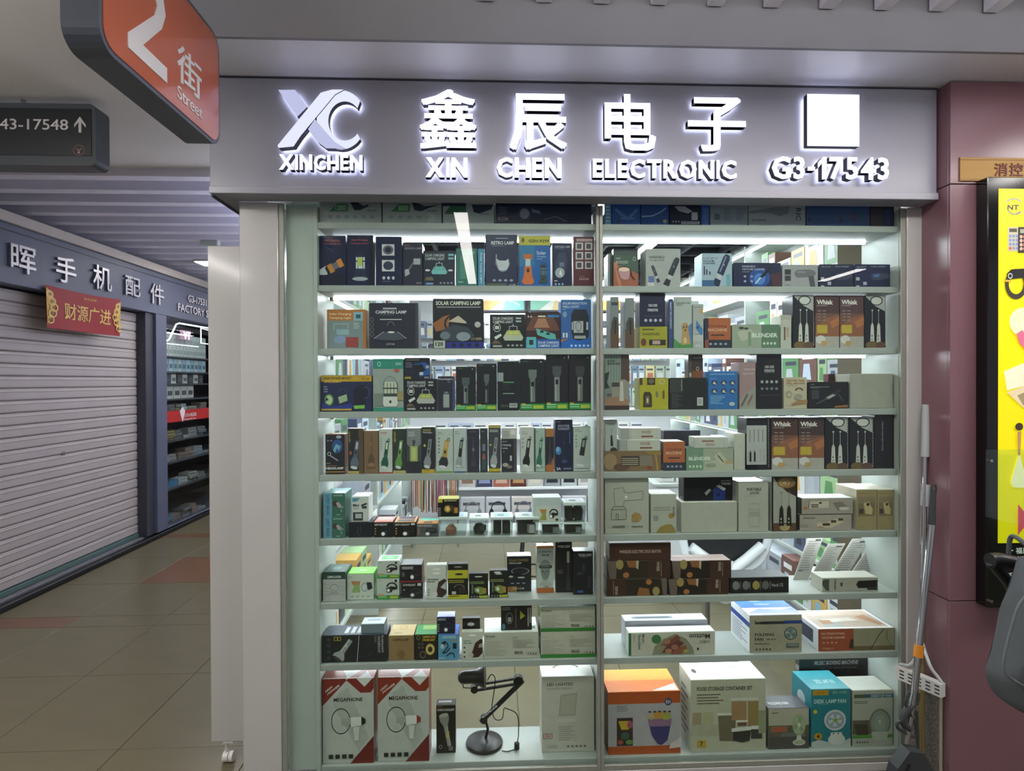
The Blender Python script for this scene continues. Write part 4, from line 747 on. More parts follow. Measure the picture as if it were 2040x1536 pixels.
B(7, 752, 796, 1117, 'headlamp_box', 'upper white and green headlamp box with an emerald lid', 'b9c2b8', gb()+['@top', R_(.12, .12, .88, .8, '3cc45c'), R_(.36, .36, .66, .5, 'c8f0d0')], on=o, Y=.061, d=.08, side='e4e8e4', top='dfe8e0')
o = B(7, 799, 843, 1160, 'headlamp_box', 'lower black headlamp box of the foil wrapped pair', '1e1f22', [T_('ZOOM HEADLIGHT', .08, .1, .66, .22, 'd8d8d4'), R_(.76, .06, .92, .22, 'c8c8c4'), put(m_head('2c2e32', '9a9ca0', '3a3c40'), .36, .3, .94, .94), DOTS(.08, .4, .2, .5, 1, '9a9a9a'), R_(.02, .94, .5, .97, 'ccc')], Y=.06, d=.08, side='4a2c2e')
B(7, 798, 841, 1125, 'headlamp_box', 'upper black headlamp box of the foil wrapped pair', '1b1d22', [LN(.06, .12, .6, .3, 2, 'c8c8c8'), put(m_head('24262c', 'b8babc', '3a2c2e'), .4, .2, .92, .9), LN(.06, .44, .24, .7, 3, '8a8a8a'), R_(0, .92, 1, 1, '8a2c34')], on=o, Y=.061, d=.08, side='54403e', top='8a8c90')
hh = [E_(.52, .12, .2, .025, 'e8e8d8'), E_(.5, .24, .2, .03, 'e4e8e4'), T_('RECHARGEABLE', .06, .4, .6, .45, '2a2e2c', .03), T_('HEADLAMP', .06, .47, .42, .51, '2a2e2c', .03), P_([(.5, .8), (.6, .5), (.9, .4), (1, .46), (1, .84), (.8, .96), (.5, .94)], '3c2e2a'), P_([(.7, .66), (.98, .48), (.98, .74)], 'b8bcb8'), P_([(.3, .82), (.52, .78), (.56, .9), (.34, .96)], 'd0d4cc'), ('g', [E_(.12, .72+.08*i, .04, .02, '6a7a5a', 8) for i in range(3)])]
B(7, 849, 890, 1126, 'headlamp_pack', 'white hang tab headlamp pack with a brown head strap', 'c6c9c2', hh, Y=.055, d=.04)
B(7, 892, 933, 1124, 'headlamp_pack', 'black and yellow hang tab headlamp pack, tallest of the three', '1d1d18', [E_(.5, .08, .2, .02, '8a8a86'), R_(0, .17, 1, .41, 'b4b02e'), E_(.55, .29, .2, .03, '23231c'), LN(.05, .46, .8, .56, 2, 'a8a43a'), RING(.56, .68, .26, .1, .14, '8a8c88', 14, .5, 1), P_([(.5, .66), (.9, .68), (.86, .82), (.56, .84)], '3a3028'), R_(.2, .78, .4, .86, 'c8c8c0'), R_(0, .88, 1, 1, 'b4b02e'), LN(.08, .91, .9, .96, 1, '4a4820')], Y=.05, d=.035)
hk = [E_(.5, .12, .2, .025, 'ccc'), LN(.05, .32, .8, .44, 2, '8a9a5a'), P_([(.26, .58), (.5, .52), (.9, .6), (.9, .8), (.6, .86), (.3, .74)], '7a8a44'), P_([(.38, .6), (.54, .62), (.52, .76), (.36, .7)], 'd4dcd0'), P_([(.74, .6), (.9, .62), (.88, .82), (.76, .8)], 'b0823a'), R_(.14, .44, .22, .8, '6a706c'), DOTS(.06, .9, .5, .96, 3, '8a8a84'), P_([(.5, .9), (.98, .88), (.98, .98), (.56, .98)], 'a8b03a')]
B(7, 934, 973, 1143, 'headlamp_pack', 'short black hang tab headlamp pack beside the yellow one', '1a1b18', hk, Y=.052, d=.035)
B(7, 975, 1012, 1137, 'headlamp_pack', 'black hang tab headlamp pack with a white slot before the solar box', '1a1b18', hk+[E_(.44, .06, .2, .03, 'e8e8e8')], Y=.055, d=.035)
B(7, 1010, 1059, 1108, 'headlamp_box', 'dark SOLAR POWERED HEADLAMP box with a ring shaped band', '22262c', [T_('SOLAR POWERED', .08, .08, .88, .15, 'a8904a', .03), T_('HEADLAMP', .08, .17, .6, .22, 'd4d4d0', .03), RING(.54, .42, .38, .1, .14, '8a9096', 20), P_([(.06, .46), (.6, .5), (.6, .58), (.06, .54)], '14171b'), E_(.16, .57, .09, .03, 'c8ccca'), E_(.58, .6, .15, .025, 'b8bcba'), DOTS(.1, .74, .8, .78, 3, '8a9ab0'), P_([(0, .86), (.4, .84), (.4, 1), (0, 1)], 'a0743a'), T_('120 COB', .22, .88, .7, .93, 'c8ccb8')], Y=.12, d=.06, top='e8e8ec')
B(7, 1069, 1104, 1088, 'headlamp_box', 'white and orange box with a bald mannequin head wearing a headlamp', 'b4bcb6', [R_(0, 0, 1, .05, 'd08a50'), T_('ALL PERSPECTIVES', .12, .1, .86, .14, '3a6a5c', .03), T_('HEADLAMP', .28, .17, .72, .21, '2a2e2c', .03), E_(.5, .44, .32, .15, '8a928e'), P_([(.2, .44), (.8, .44), (.74, .62), (.6, .74), (.4, .74), (.26, .62)], '7d8682'), P_([(.1, .84), (.4, .72), (.6, .72), (.9, .84)], 'a4aca6'), R_(.14, .41, .88, .47, '1f2222'), R_(.22, .42, .78, .45, '6a7272'), R_(.3, .53, .42, .555, '4a524e'), R_(.56, .53, .68, .555, '4a524e'), R_(.46, .55, .52, .62, '6a726e'), T_('COB', .4, .85, .66, .88, '23282a'), R_(0, .89, 1, 1, 'a8602c')], Y=.10, d=.05, top='f4c88a')
wl = [LN(.06, .02, .4, .04, 1, 'aaa'), T_('WORK LIGHT', .12, .08, .9, .13, 'c8c8c4', .03), LN(.1, .56, .6, .64, 4, '5a5e60'), R_(.68, .2, .84, .42, 'a8aca0'), R_(.74, .42, .78, .7, '4a4c4e'), P_([(.66, .7), (.86, .7), (.9, .96), (.66, .96)], '34373a')]
B(7, 1107, 1140, 1078, 'work_light_box', 'tall black WORK LIGHT box with a cream light wand', '1a1b1c', wl, Y=.10, d=.05)
B(7, 1142, 1182, 1098, 'work_light_box', 'black WORK LIGHT box with crumpled foil top at the right end', '171920', [T_('WORK LIGHT', .26, .06, .94, .12, 'b8babc', .03), LN(.34, .13, .86, .15, 1, '8a8c90'), LN(.2, .48, .64, .56, 4, '4a4e54'), R_(.44, .3, .58, .46, '343840'), R_(.72, .58, .9, .84, '2c3038'), R_(.2, .9, .5, .95, '3a58a0')], Y=.07, d=.06, top='d8dce0')

# ---------- eighth row, left
o = B(8, 642, 771, 1265, 'flashlight_box', 'wide black box with a grey flashlight and sideways lettering', '1f2327', [('g', [E_(.1, .16+.22*i, .03, .06, '3a4048', 12) for i in range(4)]), R_(.18, .06, .29, .2, 'a89a3a'), R_(.19, .08, .23, .18, '23261f'), R_(.245, .08, .28, .18, '23261f'), put(m_flash('8d9192', '9a9e9e', '3a3d3e', 'b8bcba'), .2, .1, .46, .98, 35, .44), L_([(.57, .02), (.54, 1)], .008, 'b8c0c4'), L_([(.4, .8), (.7, .78), (.78, .62)], .01, '3c4a54'), T_('WATERPROOF', .86, .04, .9, .66, 'b0b4b4', rot=90), T_('FLASHLIGHT', .92, .04, .95, .66, 'c4c8c8', rot=90), T_('COLOR', .81, .03, .84, .28, '8a8e90', rot=90), '@top', ('g', [R_(.32+.1*i, .2, .38+.1*i, .8, 'c8ccd0') for i in range(6)])], Y=.045, d=.10, top='3c4858', side='2a3036')
B(8, 719, 766, 1243, 'flat_carton', 'flat silver blue carton lying on the wide black flashlight box', '6f7c86', ['@top', LN(.2, .3, .8, .6, 2, '5a6a7a')], on=o, Y=.055, d=.07, top='b4c4d4')
B(8, 774, 825, 1266, 'camping_lamp_box', 'brown kraft CAMPING LAMP box with a faint lamp drawing', '8d7450', [LN(.3, .04, .7, .07, 1, '4a3a22'), T_('CAMPING LAMP', .16, .12, .8, .22, '4a3a22', .03), P_([(.3, .8), (.42, .6), (.58, .6), (.7, .8)], '7a6342'), RING(.5, .48, .1, .12, .2, '7a6342', 10), R_(.42, .8, .62, .94, '7a6342'), '@top', LN(.2, .76, .7, .86, 1, '6a5636'), RING(.5, .3, .16, .2, .2, 'a8905c', 12)], Y=.05, d=.11, top='c0a878')
B(8, 826, 872, 1264, 'work_lamp_box', 'black box with a round yellow lamp and a green lid', '231c16', [T_('CAMPING LIGHT', .34, .05, .94, .14, 'c8a83a', .03), T_('STROBE LIGHT', .34, .17, .9, .26, 'c8a83a', .03), RING(.16, .12, .08, .09, .3, '8a7a5a', 12), E_(.68, .58, .2, .22, 'c8b46a'), E_(.68, .58, .1, .11, '3a2c1c'), ('g', [E_(.2+.14*(i % 2), .36+.14*(i//2), .05, .05, '5a5650', 8) for i in range(4)]), RING(.36, .78, .14, .14, .25, '7a746a', 12), '@top', R_(.3, .1, .9, .5, '8aa85a')], Y=.05, d=.10, top='2f8a4a')
o = B(8, 873, 914, 1264, 'usb_lamp_box', 'light blue box with black cables pictured', '5795b4', [LN(.2, .06, .9, .18, 2, 'b4d4e0'), R_(.66, .2, .9, .26, 'b8844a'), L_([(.2, .3), (.4, .3), (.5, .44), (.36, .6), (.2, .72), (.4, .7), (.58, .52)], .05, '1c2c3a'), P_([(.14, .34), (.34, .24), (.36, .38), (.2, .44)], '1c2630'), R_(.72, .34, .9, .56, '1c2a34'), L_([(.4, .84), (.6, .72), (.76, .74), (.8, .9)], .05, '1c2c3a'), LN(.04, .9, .5, .95, 1, 'b8dcec'), E_(.2, .46, .1, .1, 'a8c4c8')], Y=.045, d=.10, side='3c66b4', top='3f6cc8')
B(8, 870, 907, 1229, 'headlamp_box', 'small navy headlamp box with a violet lid on the blue cable box', '1b1d2e', [LN(.04, .1, .5, .24, 2, 'b0b4c0'), put(m_head('23263a', 'c4c8d0', '2c3048'), .34, .3, .94, .92), ('g', [R_(.03, .4+.13*i, .14, .48+.13*i, '7a7e8a') for i in range(4)])], on=o, Y=.05, d=.06, top='6a78d0', side='34408a')
B(8, 920, 962, 1259, 'headlamp_pack', 'white hang tab headlamp pack with a dark brown head strap', 'c3c3b8', [E_(.5, .12, .18, .03, 'f0f0ec'), T_('SENSOR', .08, .3, .42, .35, '2a6a70', .03), T_('HEADLAMP', .08, .38, .48, .43, '2a6a70', .03), P_([(.5, .72), (.64, .4), (.9, .26), (1, .28), (1, .76), (.8, .92), (.4, .94), (.28, .84)], '3a2620'), P_([(.82, .46), (1, .4), (1, .56), (.8, .58)], 'a89a90'), E_(.42, .84, .14, .1, 'b8b4a8'), ('g', [E_(.12, .56+.17*i, .05, .04, '44524e', 8) for i in range(3)])], Y=.045, d=.03)
B(8, 921, 957, 1232, 'headlamp_pack', 'black hang tab pack standing behind the white headlamp pack', '1a1a1c', [E_(.48, .16, .2, .05, 'd8d8d8'), T_('BICYCLE LIGHT', .1, .5, .9, .58, 'ddd', .03)], Y=.09, d=.03)
def firm(t='Firmans', grn=True):
    e = [T_(t, .03, .1, .2, .19, '3a4438', .02), LN(.03, .22, .18, .26, 1, '7aa054'), LN(.03, .34, .44, .9, 9, 'a4a496'), LN(.53, .2, .68, .24, 1, '6a9a54'), LN(.53, .3, .96, .62, 6, 'a4a496', seed=3), BAR(.55, .7, .72, .86, None, '4a4a44'), T_('CE', .8, .78, .87, .86, '4a4a44'), DOTS(.88, .78, .98, .86, 2, '6a6a64')]
    return e+([R_(0, .87, 1, 1, '2f7d32')] if grn else [])
o = B(8, 964, 1073, 1259, 'spotlight_box', 'cream text printed box with Firmans heading', 'b9b9aa', firm(grn=False)+['@top', LN(.06, .2, .3, .4, 2, 'b0b8b4'), R_(.42, .62, .96, .8, '6a7c74')], Y=.045, d=.15, top='dfe4e0', side='3a3c34')
B(8, 998, 1060, 1207, 'work_light_box', 'small black box with a yellow warning triangle on the cream box', '1c1c1b', [LN(.04, .06, .3, .2, 2, '8a8c88'), P_([(.62, .2), (.78, .42), (.62, .56)], 'b4a83a'), RING(.27, .5, .12, .24, .2, '6a6e6c', 14), R_(.22, .46, .33, .64, '9a9c98'), R_(.46, .1, .5, .9, '5a5248'), R_(.86, .08, .9, .84, '9a9c90'), R_(.93, .08, .97, .7, '9a9c90'), E_(.08, .84, .06, .12, '4a7a94')], on=o, Y=.06, d=.05)
o = B(8, 1077, 1186, 1257, 'spotlight_box', 'lower cream and green text box beside the middle stile', 'bab9a9', firm(' - ')[1:], Y=.045, d=.13, side='2f4a34')
B(8, 1076, 1186, 1209, 'spotlight_box', 'upper cream and green text box beside the middle stile', 'bab9a9', firm('Firmans'), Y=.046, d=.13, on=o, side='2f4a34', top='a8b8b0')

# ---------- bottom row, left
def mega(red='7c2a24', ring='1d1f1e', v=0):
    r2 = '6a2320'
    return [P_([(.3, .18), (.5, .1), (.9, .7), (.7, .86), (.2, .3)], 'a9ada6'), P_([(0, 0), (.45, 0), (.47, .02), (0, .32)], red), P_([(.47, .02), (.5, 0), (1, 0), (1, .12), (.94, .17), (.74, .17)], red), P_([(.66, 0), (.98, 0), (.82, .1)], 'cfd2cc'), T_('HIGH', .06, .135, .19, .165, 'd8d0c8', .03, sh=(0, -2.0)), T_('POWER', .1, .165, .34, .195, 'd8d0c8', .03, sh=(0, -3.6)), T_('MEGAPHONE', .22, .225, .78, .27, '26261f', .02), RING(.36, .5, .19, .155, .07, ring, 28), P_([(.37, .47), (.55, .46), (.55, .54), (.37, .545)], 'a2a7a2'), P_([(.55, .455), (.78, .45), (.8, .55), (.56, .57)], 'd4d7d2'), P_([(.76, .445), (.84, .48), (.84, .53), (.76, .555)], '8a3a34' if v else '23231f'), P_([(.6, .57), (.72, .565), (.7, .73), (.62, .73)], 'c9ccc6'), P_([(.54, 1), (1, .68), (1, 1)], r2)]+[R_(.12+.13*i, .89, .205+.13*i, .94, '2a2b28') for i in range(4)]+['@top', P_([(0, 1), (0, .1), (.3, .1), (.48, 1)], '9c4038'), P_([(.5, 1), (.75, .1), (1, .1), (1, 1)], '9c4038'), P_([(.68, 1), (.82, .4), (.98, 1)], 'ddd')]
B(9, 642, 745, 1352, 'megaphone_box', 'white and dark red MEGAPHONE box in the bottom left corner', 'b6bab4', mega(), Y=.045, d=.10, top='d4d6d4', side='8a3a32')
B(9, 752, 855, 1349, 'megaphone_box', 'second white and dark red MEGAPHONE box beside the small black carton', 'b6bab4', mega('84301f', v=1), Y=.047, d=.10, top='d4d6d4', side='8a3a32')
B(9, 869, 908, 1405, 'flashlight_box', 'small black flashlight box standing left of the desk lamp', '1c1b18', [LN(.06, .02, .5, .05, 1, 'b05a3a'), T_('DIVING FLASHLIGHT', .06, .07, .94, .12, 'c4c4bc', .03), put(m_flash('8f8f86', '8a8a80', 'a8a89e', 'b8b8ae'), .18, .16, .86, .86, 168, 2.2), ('g', [R_(.52, .56+.05*i, .68, .585+.05*i, 'c4b44a') for i in range(3)]), RING(.22, .86, .09, .04, .25, 'aaa', 10), LN(.64, .86, .94, .95, 3, '9a9a94'), '@top', LN(.1, .3, .8, .6, 2, 'ccc')], Y=.09, d=.05, top='2c2c2a')
B(9, 1079, 1184, 1348, 'mirror_box', 'pale grey LED LIGHTED mirror box with a carry handle slot', 'bab9ac', [T_('LED LIGHTED', .1, .08, .6, .12, '35342e', .02), LN(.1, .145, .6, .175, 2, '8a897e'), P_([(.36, .24), (.68, .22), (.64, .52), (.32, .52)], '9c9b8c'), P_([(.38, .26), (.66, .24), (.62, .5), (.34, .5)], 'aba99a'), E_(.48, .58, .2, .025, 'c4c3ba'), LN(.32, .66, .7, .86, 7, 'a09f94'), R_(.02, .75, .2, .82, '8a6a62'), R_(.035, .76, .185, .81, 'c4b0aa'), T_('SPA', .06, .77, .16, .8, 'a0403a'), R_(.1, .905, .3, .945, 'a4a398'), DOTS(.46, .91, .86, .94, 5, '6a695e'), '@top', RING(.5, .3, .26, .26, .16, '4a4a44', 14, .5, 1)], Y=.075, d=.11, top='ccccc4')
# ================================================================ GOODS, RIGHT UNIT
# ---------- second row, right
B(2, 1211, 1221, 505, 'storage_carton', 'narrow grey carton edge at the left of the right second shelf', '5a5f64', [R_(.1, .02, .4, .98, 'a4aaae')], Y=.08)
B(2, 1222, 1272, 507, 'pot_box', 'green and terracotta box with a pink cup and whisk picture', '4a5f54', [P_([(0, .3), (.5, .42), (1, .6), (1, 1), (0, 1)], 'a0604c'), P_([(0, .25), (.14, .22), (.34, 1), (.2, 1)], 'b87c64'), T_('WET', .1, .1, .3, .15, 'c8ccc4'), LN(.1, .2, .6, .3, 2, 'b0b8ac'), RING(.84, .14, .06, .07, .3, 'b0b8b0', 10), put(m_cup('c0949a', '2a1a20'), .08, .36, .92, .9)], side='3f4f48')
B(2, 1222, 1272, 495, 'storage_carton', 'dark grey carton behind the terracotta cup box', '50565a', [], Y=.15, d=.04)
B(2, 1286, 1356, 496, 'vacuum_box', 'grey white HANDHELD VACUUM CLEANER box', 'a5a9a6', [T_('HANDHELD', .1, .18, .54, .25, '2f3336', .02), T_('VACUUM CLEANER', .1, .28, .54, .32, '3a3e42'), put(m_vac('3c3f4a', '5a5e68'), .14, .42, .42, .9, -22, 1.05), put(m_vac('2c2e38', '4a4c58'), .5, .2, 1.0, 1.0, 24, 1.05), R_(.08, .72, .24, .88, '5f74a4'), R_(.06, .9, .24, .97, 'e0e0dc'), T_('4-in-1', .08, .92, .22, .95, '3a3a3a')], side='b8bcba')
B(2, 1398, 1459, 505, 'vacuum_box', 'light blue DUST MITES VACUUM CLEANER box', '9fb2bf', [T_('DUST MITES', .04, .12, .52, .17, '5a6a7c'), T_('VACUUM', .04, .2, .4, .25, '24344a', .03), T_('CLEANER', .04, .27, .44, .32, '24344a', .03), put(m_vac('22304c', '8090a8'), .3, .0, 1.0, 1.02, 24, 1.0), R_(.06, .38, .1, .64, '2a3648'), R_(.14, .48, .18, .64, '2a3648'), R_(.24, .54, .28, .64, '2a3648'), R_(0, .8, .4, 1, '3f6288'), R_(.8, .62, .94, .98, '6fa8b0')], side='8ab0bc')
B(2, 1461, 1556, 524, 'vacuum_box', 'navy HANDHELD VACUUM CLEANER box with a blue glow', '1e2747', [E_(.55, .62, .22, .4, '2b4f94', 20), E_(.55, .66, .12, .24, '4a80c4', 16), T_('HANDHELD', .18, .1, .46, .18, 'b4bcd0'), T_('VACUUM CLEANER', .18, .22, .66, .3, 'b4bcd0'), LN(.18, .36, .44, .4, 1, '8a92b0'), L_([(.46, .86), (.66, .4)], .035, 'c4ccd4'), L_([(.58, .6), (.8, .16)], .07, '1a1c28'), P_([(.76, .5), (1, .36), (1, 1), (.84, 1)], '4a3038'), ('g', [E_(.24+.14*(i % 2), .56+.2*(i//2), .03, .05, '8a96b8', 8) for i in range(4)])])
B(2, 1558, 1630, 528, 'drill_box', 'grey white box with a grey handheld dryer picture', '9b9c9d', [R_(.07, .2, .24, .44, '33353c'), R_(.07, .48, .24, .72, '3c3e46'), put(m_gun('6d6f72', '4e5054', '8a8c90'), .34, .2, .94, 1.04), T_('6 IN 1', .08, .88, .24, .94, '4a4a4a')], side='8a8c90')
dk = [T_('AIR DRYER', .06, .08, .34, .13, '9098ac'), T_('HIGH SPEED', .46, .06, .86, .12, '9098ac'), put(m_gun('3c4458', '23283a', '5a6480'), .46, .36, .98, 1.1), ('g', [R_(x, y, x+.1, y+.14, 'aab0ba') for x, y in ((.04, .56), (.24, .76), (.04, .92))])]
B(2, 1632, 1701, 527, 'dryer_box', 'navy box with a dark hair dryer crossed by a lamp reflection', '1f2540', dk)
B(2, 1702, 1774, 527, 'dryer_box', 'navy box with a blue nosed hair dryer at the right end', '20274a', dk+[put([P_([(0, .1), (.5, 0), (.5, .4), (0, .36)], '4a6aa8')], .54, .4, .8, .8)])
# ---------- third row, right
room = [R_(0, 0, 1, .5, '7f8688'), R_(0, .62, 1, 1, '5f4a38'), P_([(.1, .5), (.4, .38), (.9, .4), (1, .62), (.1, .66)], '4a4846'), R_(.5, .44, .66, .72, '23201e')]
B(3, 1216, 1233, 592, 'frother_box', 'narrow grey and brown photo box first on the right third shelf', '7f8688', room+[R_(.1, .1, .9, .16, '3f4448')])
B(3, 1245, 1264, 594, 'frother_box', 'second narrow grey and brown photo box near the yellow box', '868c8e', room)
o = B(3, 1274, 1330, 651, 'gadget_box', 'yellow box, partly a painted poster reflection, with small tool pictures under the navy box', '9d9830', [LN(.1, .1, .8, .22, 1, '4a4620'), T_('SHARPENER', .1, .28, .72, .4, '3a3818'), E_(.14, .72, .1, .18, '6a3a34'), R_(.34, .6, .94, .86, '2f2b24'), R_(.46, .64, .74, .82, 'b09890')], side='8a8628', top='b0aa3a')  # the yellow partly copies a poster's reflection in the glass
B(3, 1274, 1326, 584, 'gadget_box', 'navy OUR CORE STRENGTHS box standing on the yellow box', '20243c', [T_('OUR CORE', .34, .32, .68, .4, 'c8ccd4', .03), T_('STRENGTHS', .31, .46, .71, .54, 'c8ccd4', .03), R_(.14, .68, .88, .685, '7a80a0'), DOTS(.14, .76, .9, .86, 4, 'b0b4c4')], on=o, d=.08)
B(3, 1332, 1341, 596, 'gadget_box', 'narrow blue box spine with white lettering beside the dog box', '3a4a78', [T_('CHARGING NAIL CLIPPER', .3, .06, .7, .6, 'c0c8d8', rot=270)])
B(3, 1342, 1379, 592, 'pet_clipper_box', 'grey green box with a golden puppy picture', 'a9b1ac', [LN(.1, .06, .26, .08, 1, '4a5450'), T_('CHARGING NAIL', .1, .1, .9, .13, '2f3734', .03), T_('Clipper', .1, .14, .5, .17, '2f3734', .03), P_([(.7, .6), (1, .5), (1, 1), (.6, 1)], '4f74a0'), P_([(0, .8), (.3, .9), (1, .9), (1, 1), (0, 1)], '4a8a4e'), E_(.62, .6, .2, .1, 'a8875a'), P_([(.46, .62), (.8, .62), (.92, .92), (.4, .94)], 'b0905f'), E_(.55, .59, .03, .02, '2a2018', 8), E_(.7, .58, .03, .02, '2a2018', 8), E_(.63, .65, .04, .02, '2a2018', 8), E_(.62, .85, .1, .06, 'cdb48a')])
B(3, 1380, 1402, 606, 'pet_clipper_box', 'narrow white and blue box next to the puppy box', 'a6aba6', [T_('Ear cleaner', .1, .05, .9, .08, '5a5a3a'), E_(.8, .16, .16, .06, 'b89a4a'), L_([(.3, .46), (.9, .66)], .2, '4a7ab0'), E_(.46, .53, .08, .025, '23344a', 8), LN(.2, .68, .8, .76, 3, '6a706a'), R_(0, .7, .9, .84, 'b4b8b4'), DOTS(.2, .92, .7, .96, 2, 'd0d4d0')])
def cookm(): return [R_(0, .0, 1, .72, 'a8603a'), T_('Cooking', .16, .22, .84, .32, '6a2c22', .02), T_('MACHINE', .12, .34, .86, .44, 'c8a88a', .03), R_(.24, .54, .76, .59, '43302c'), LN(.36, .65, .62, .67, 1, '7a3c2c'), R_(0, .72, 1, 1, '2b313c'), DOTS(.12, .82, .9, .9, 4, '8a98a8')]
B(3, 1404, 1456, 634, 'cooking_machine_box', 'orange and slate Cooking MACHINE box on the right third shelf', 'a8603a', [R_(0, 0, .14, 1, '2b3446'), put([R_(0, 0, 1, 1, 'a8603a')], .14, 0, 1, .72)]+[('t',)+tuple(e[1:]) if e[0] == 't' else e for e in cookm()[1:]]+[R_(0, .72, .14, 1, '8a4a40')], side='2b3446')
def blend(): return [P_([(.0, 0), (1, 0), (1, 1), (0, 1)], '6f8c74'), R_(.36, 0, 1, 1, '98a08c'), P_([(.4, .62), (.7, .5), (1, .6), (1, 1), (.36, 1)], 'a8ae9a'), E_(.52, .78, .12, .1, '8c9482'), put([R_(.1, .1, .9, .9, 'b4b49c'), R_(.44, .2, .54, .8, '3a3c34')], .62, .14, .84, .8, -38, .5), R_(.82, .56, 1, .72, 'b09a7a'), T_('BLENDER', .05, .38, .52, .54, 'd0dccc', .03), DOTS(.04, .76, .34, .88, 4, 'c4d4bc'), LN(.1, .3, .34, .33, 1, 'a0b49c')]
B(3, 1458, 1553, 647, 'blender_box', 'green BLENDER box with hand mixer photo on the right third shelf', '6f8c74', [R_(.0, 0, .62, 1, '94a08e'), P_([(.1, .3), (.4, .2), (.5, .5), (.2, .7)], 'b0b4a0'), E_(.2, .14, .06, .06, '3a4038', 8), E_(.3, .16, .05, .05, '3a4038', 8), R_(.34, .3, .4, .9, '7a9078'), R_(.62, 0, 1, 1, '5c7862'), T_('BLENDER', .42, .36, .96, .54, 'd0dccc', .03), DOTS(.64, .74, .94, .86, 4, 'c4d4bc')], side='5c7862')
B(3, 1555, 1577, 628, 'whisk_box', 'narrow cream WHISK box standing upright', 'b3b5a8', [R_(.0, .0, 1, .14, 'a4a698'), R_(.3, .36, .44, .76, '6a4634'), T_('WHISK', .54, .36, .74, .68, '7a5a44', rot=270)], side='c8cabe')
def froth2(c='1d2026', extra=()):
    return [P_([(.0, 0), (.96, 0), (.96, .3), (.5, .2), (.2, .08)], 'a8aaa4'), RING(.55, .1, .3, .09, .16, '23262c', 18), E_(.55, .1, .24, .07, 'c8cac4'), R_(0, 0, .05, 1, '14161a')]+[put(m_froth('c0c2ba', 'd0d2ce', '23262a'), .14, .25, .84, .9)]+[E_(.34, .95, .3, .08, '6e5a36'), E_(.74, .95, .26, .07, '5e463a')]+[('g', [R_(.945, .01+.04*i, .975, .028+.04*i, 'c8c8c8') for i in range(24)])]+list(extra)
FG = 'black milk frother boxes'
B(3, 1579, 1622, 588, 'frother_box', 'black box with two white milk frothers left of the Whisk boxes', '1d2026', froth2(), group=FG)
def whisk(b='4a3436'): return [R_(0, .34, 1, 1, '6d4c40'), P_([(0, .6), (.4, .44), (1, .36), (1, .8), (0, .8)], '8a5a40'), R_(0, .78, 1, 1, 'a4a29a'), T_('Whisk', .06, .08, .74, .17, 'd8d4ce', .04), LN(.06, .19, .74, .21, 1, 'a8a09a'), ('g', [R_(.1+.2*(i % 2), .28+.06*(i//2), .24+.2*(i % 2), .3+.06*(i//2), '8a7a74') for i in range(8)]), R_(.06, .56, .5, .72, 'b8a03a'), E_(.22, .84, .2, .08, 'c8c8c4'), E_(.34, .91, .12, .05, 'b8935a'), E_(.62, .88, .14, .05, 'a8a090'), P_([(.6, .5), (1, .4), (1, .56), (.7, .62)], 'a86a40')]
WG = 'brown Whisk boxes'
B(3, 1624, 1672, 589, 'whisk_box', 'brown Whisk box, left of the pair on the right third shelf', '4a3436', whisk(), group=WG)
B(3, 1673, 1721, 589, 'whisk_box', 'brown Whisk box, right of the pair on the right third shelf', '523a3e', whisk(), group=WG)
B(3, 1722, 1765, 589, 'frother_box', 'black box with two white frothers right of the Whisk boxes', '1c1f28', froth2(), group=FG)
# ---------- fourth row, right
B(4, 1204, 1254, 706, 'frother_box', 'tall green curtain photo box ELECTRIC MILK FROTHER', '75827a', [('g', [R_(.08+.11*i, 0, .12+.11*i, .55, '8a968c') for i in range(6)]), R_(.66, 0, 1, .5, '4f3f38'), T_('ELECTRIC', .12, .09, .44, .13, '23282a', .03), T_('MILK FROTHER', .12, .14, .62, .18, '23282a', .03), P_([(0, .34), (.2, .3), (.1, .5), (.2, .6), (0, .62)], '27352c'), P_([(.3, .5), (.8, .44), (1, .5), (1, .84), (.3, .78)], '8e8a7e'), R_(.3, .5, .6, .58, '3f3f3c'), P_([(0, .8), (.5, .76), (1, .82), (1, .92), (0, .92)], '96745a'), R_(0, .92, 1, 1, '3b2c22'), P_([(.64, .48), (.74, .48), (.78, .84), (.6, .84)], 'bdbbb2'), R_(.1, .7, .28, .76, '5f5248')], d=.07)
B(4, 1274, 1332, 753, 'lantern_box', 'bright yellow box with lantern and hook pictures', 'a9a32a', [R_(0, 0, .1, .22, '4a3a2c'), R_(.26, 0, .54, .22, '3c3226'), E_(.4, .1, .1, .08, '6a6448'), RING(.78, .12, .1, .08, .3, 'b8b490', 12), P_([(.16, .44), (.36, .44), (.42, .56), (.42, .92), (.12, .92), (.12, .56)], '3c3424'), R_(.2, .56, .34, .84, '6a6040'), R_(.24, .64, .3, .78, 'c8c49a'), E_(.6, .52, .04, .1, '6a7060'), R_(.8, .4, .86, .66, '6a4a24')], side='8f8a24')  # yellow colour partly painted after a poster reflection in the glass
o = B(4, 1334, 1408, 753, 'gadget_box', 'black box turned back side out with a white barcode label', '1d211f', [LN(.06, .5, .34, .96, 8, '4a4f48'), R_(0, .0, .36, .46, '343a34'), T_('Specification', .3, .04, .34, .4, 'aeb4a8', rot=270), R_(.74, .62, .9, .88, 'b8bcb8'), R_(.77, .66, .87, .84, '9a9e9a')])
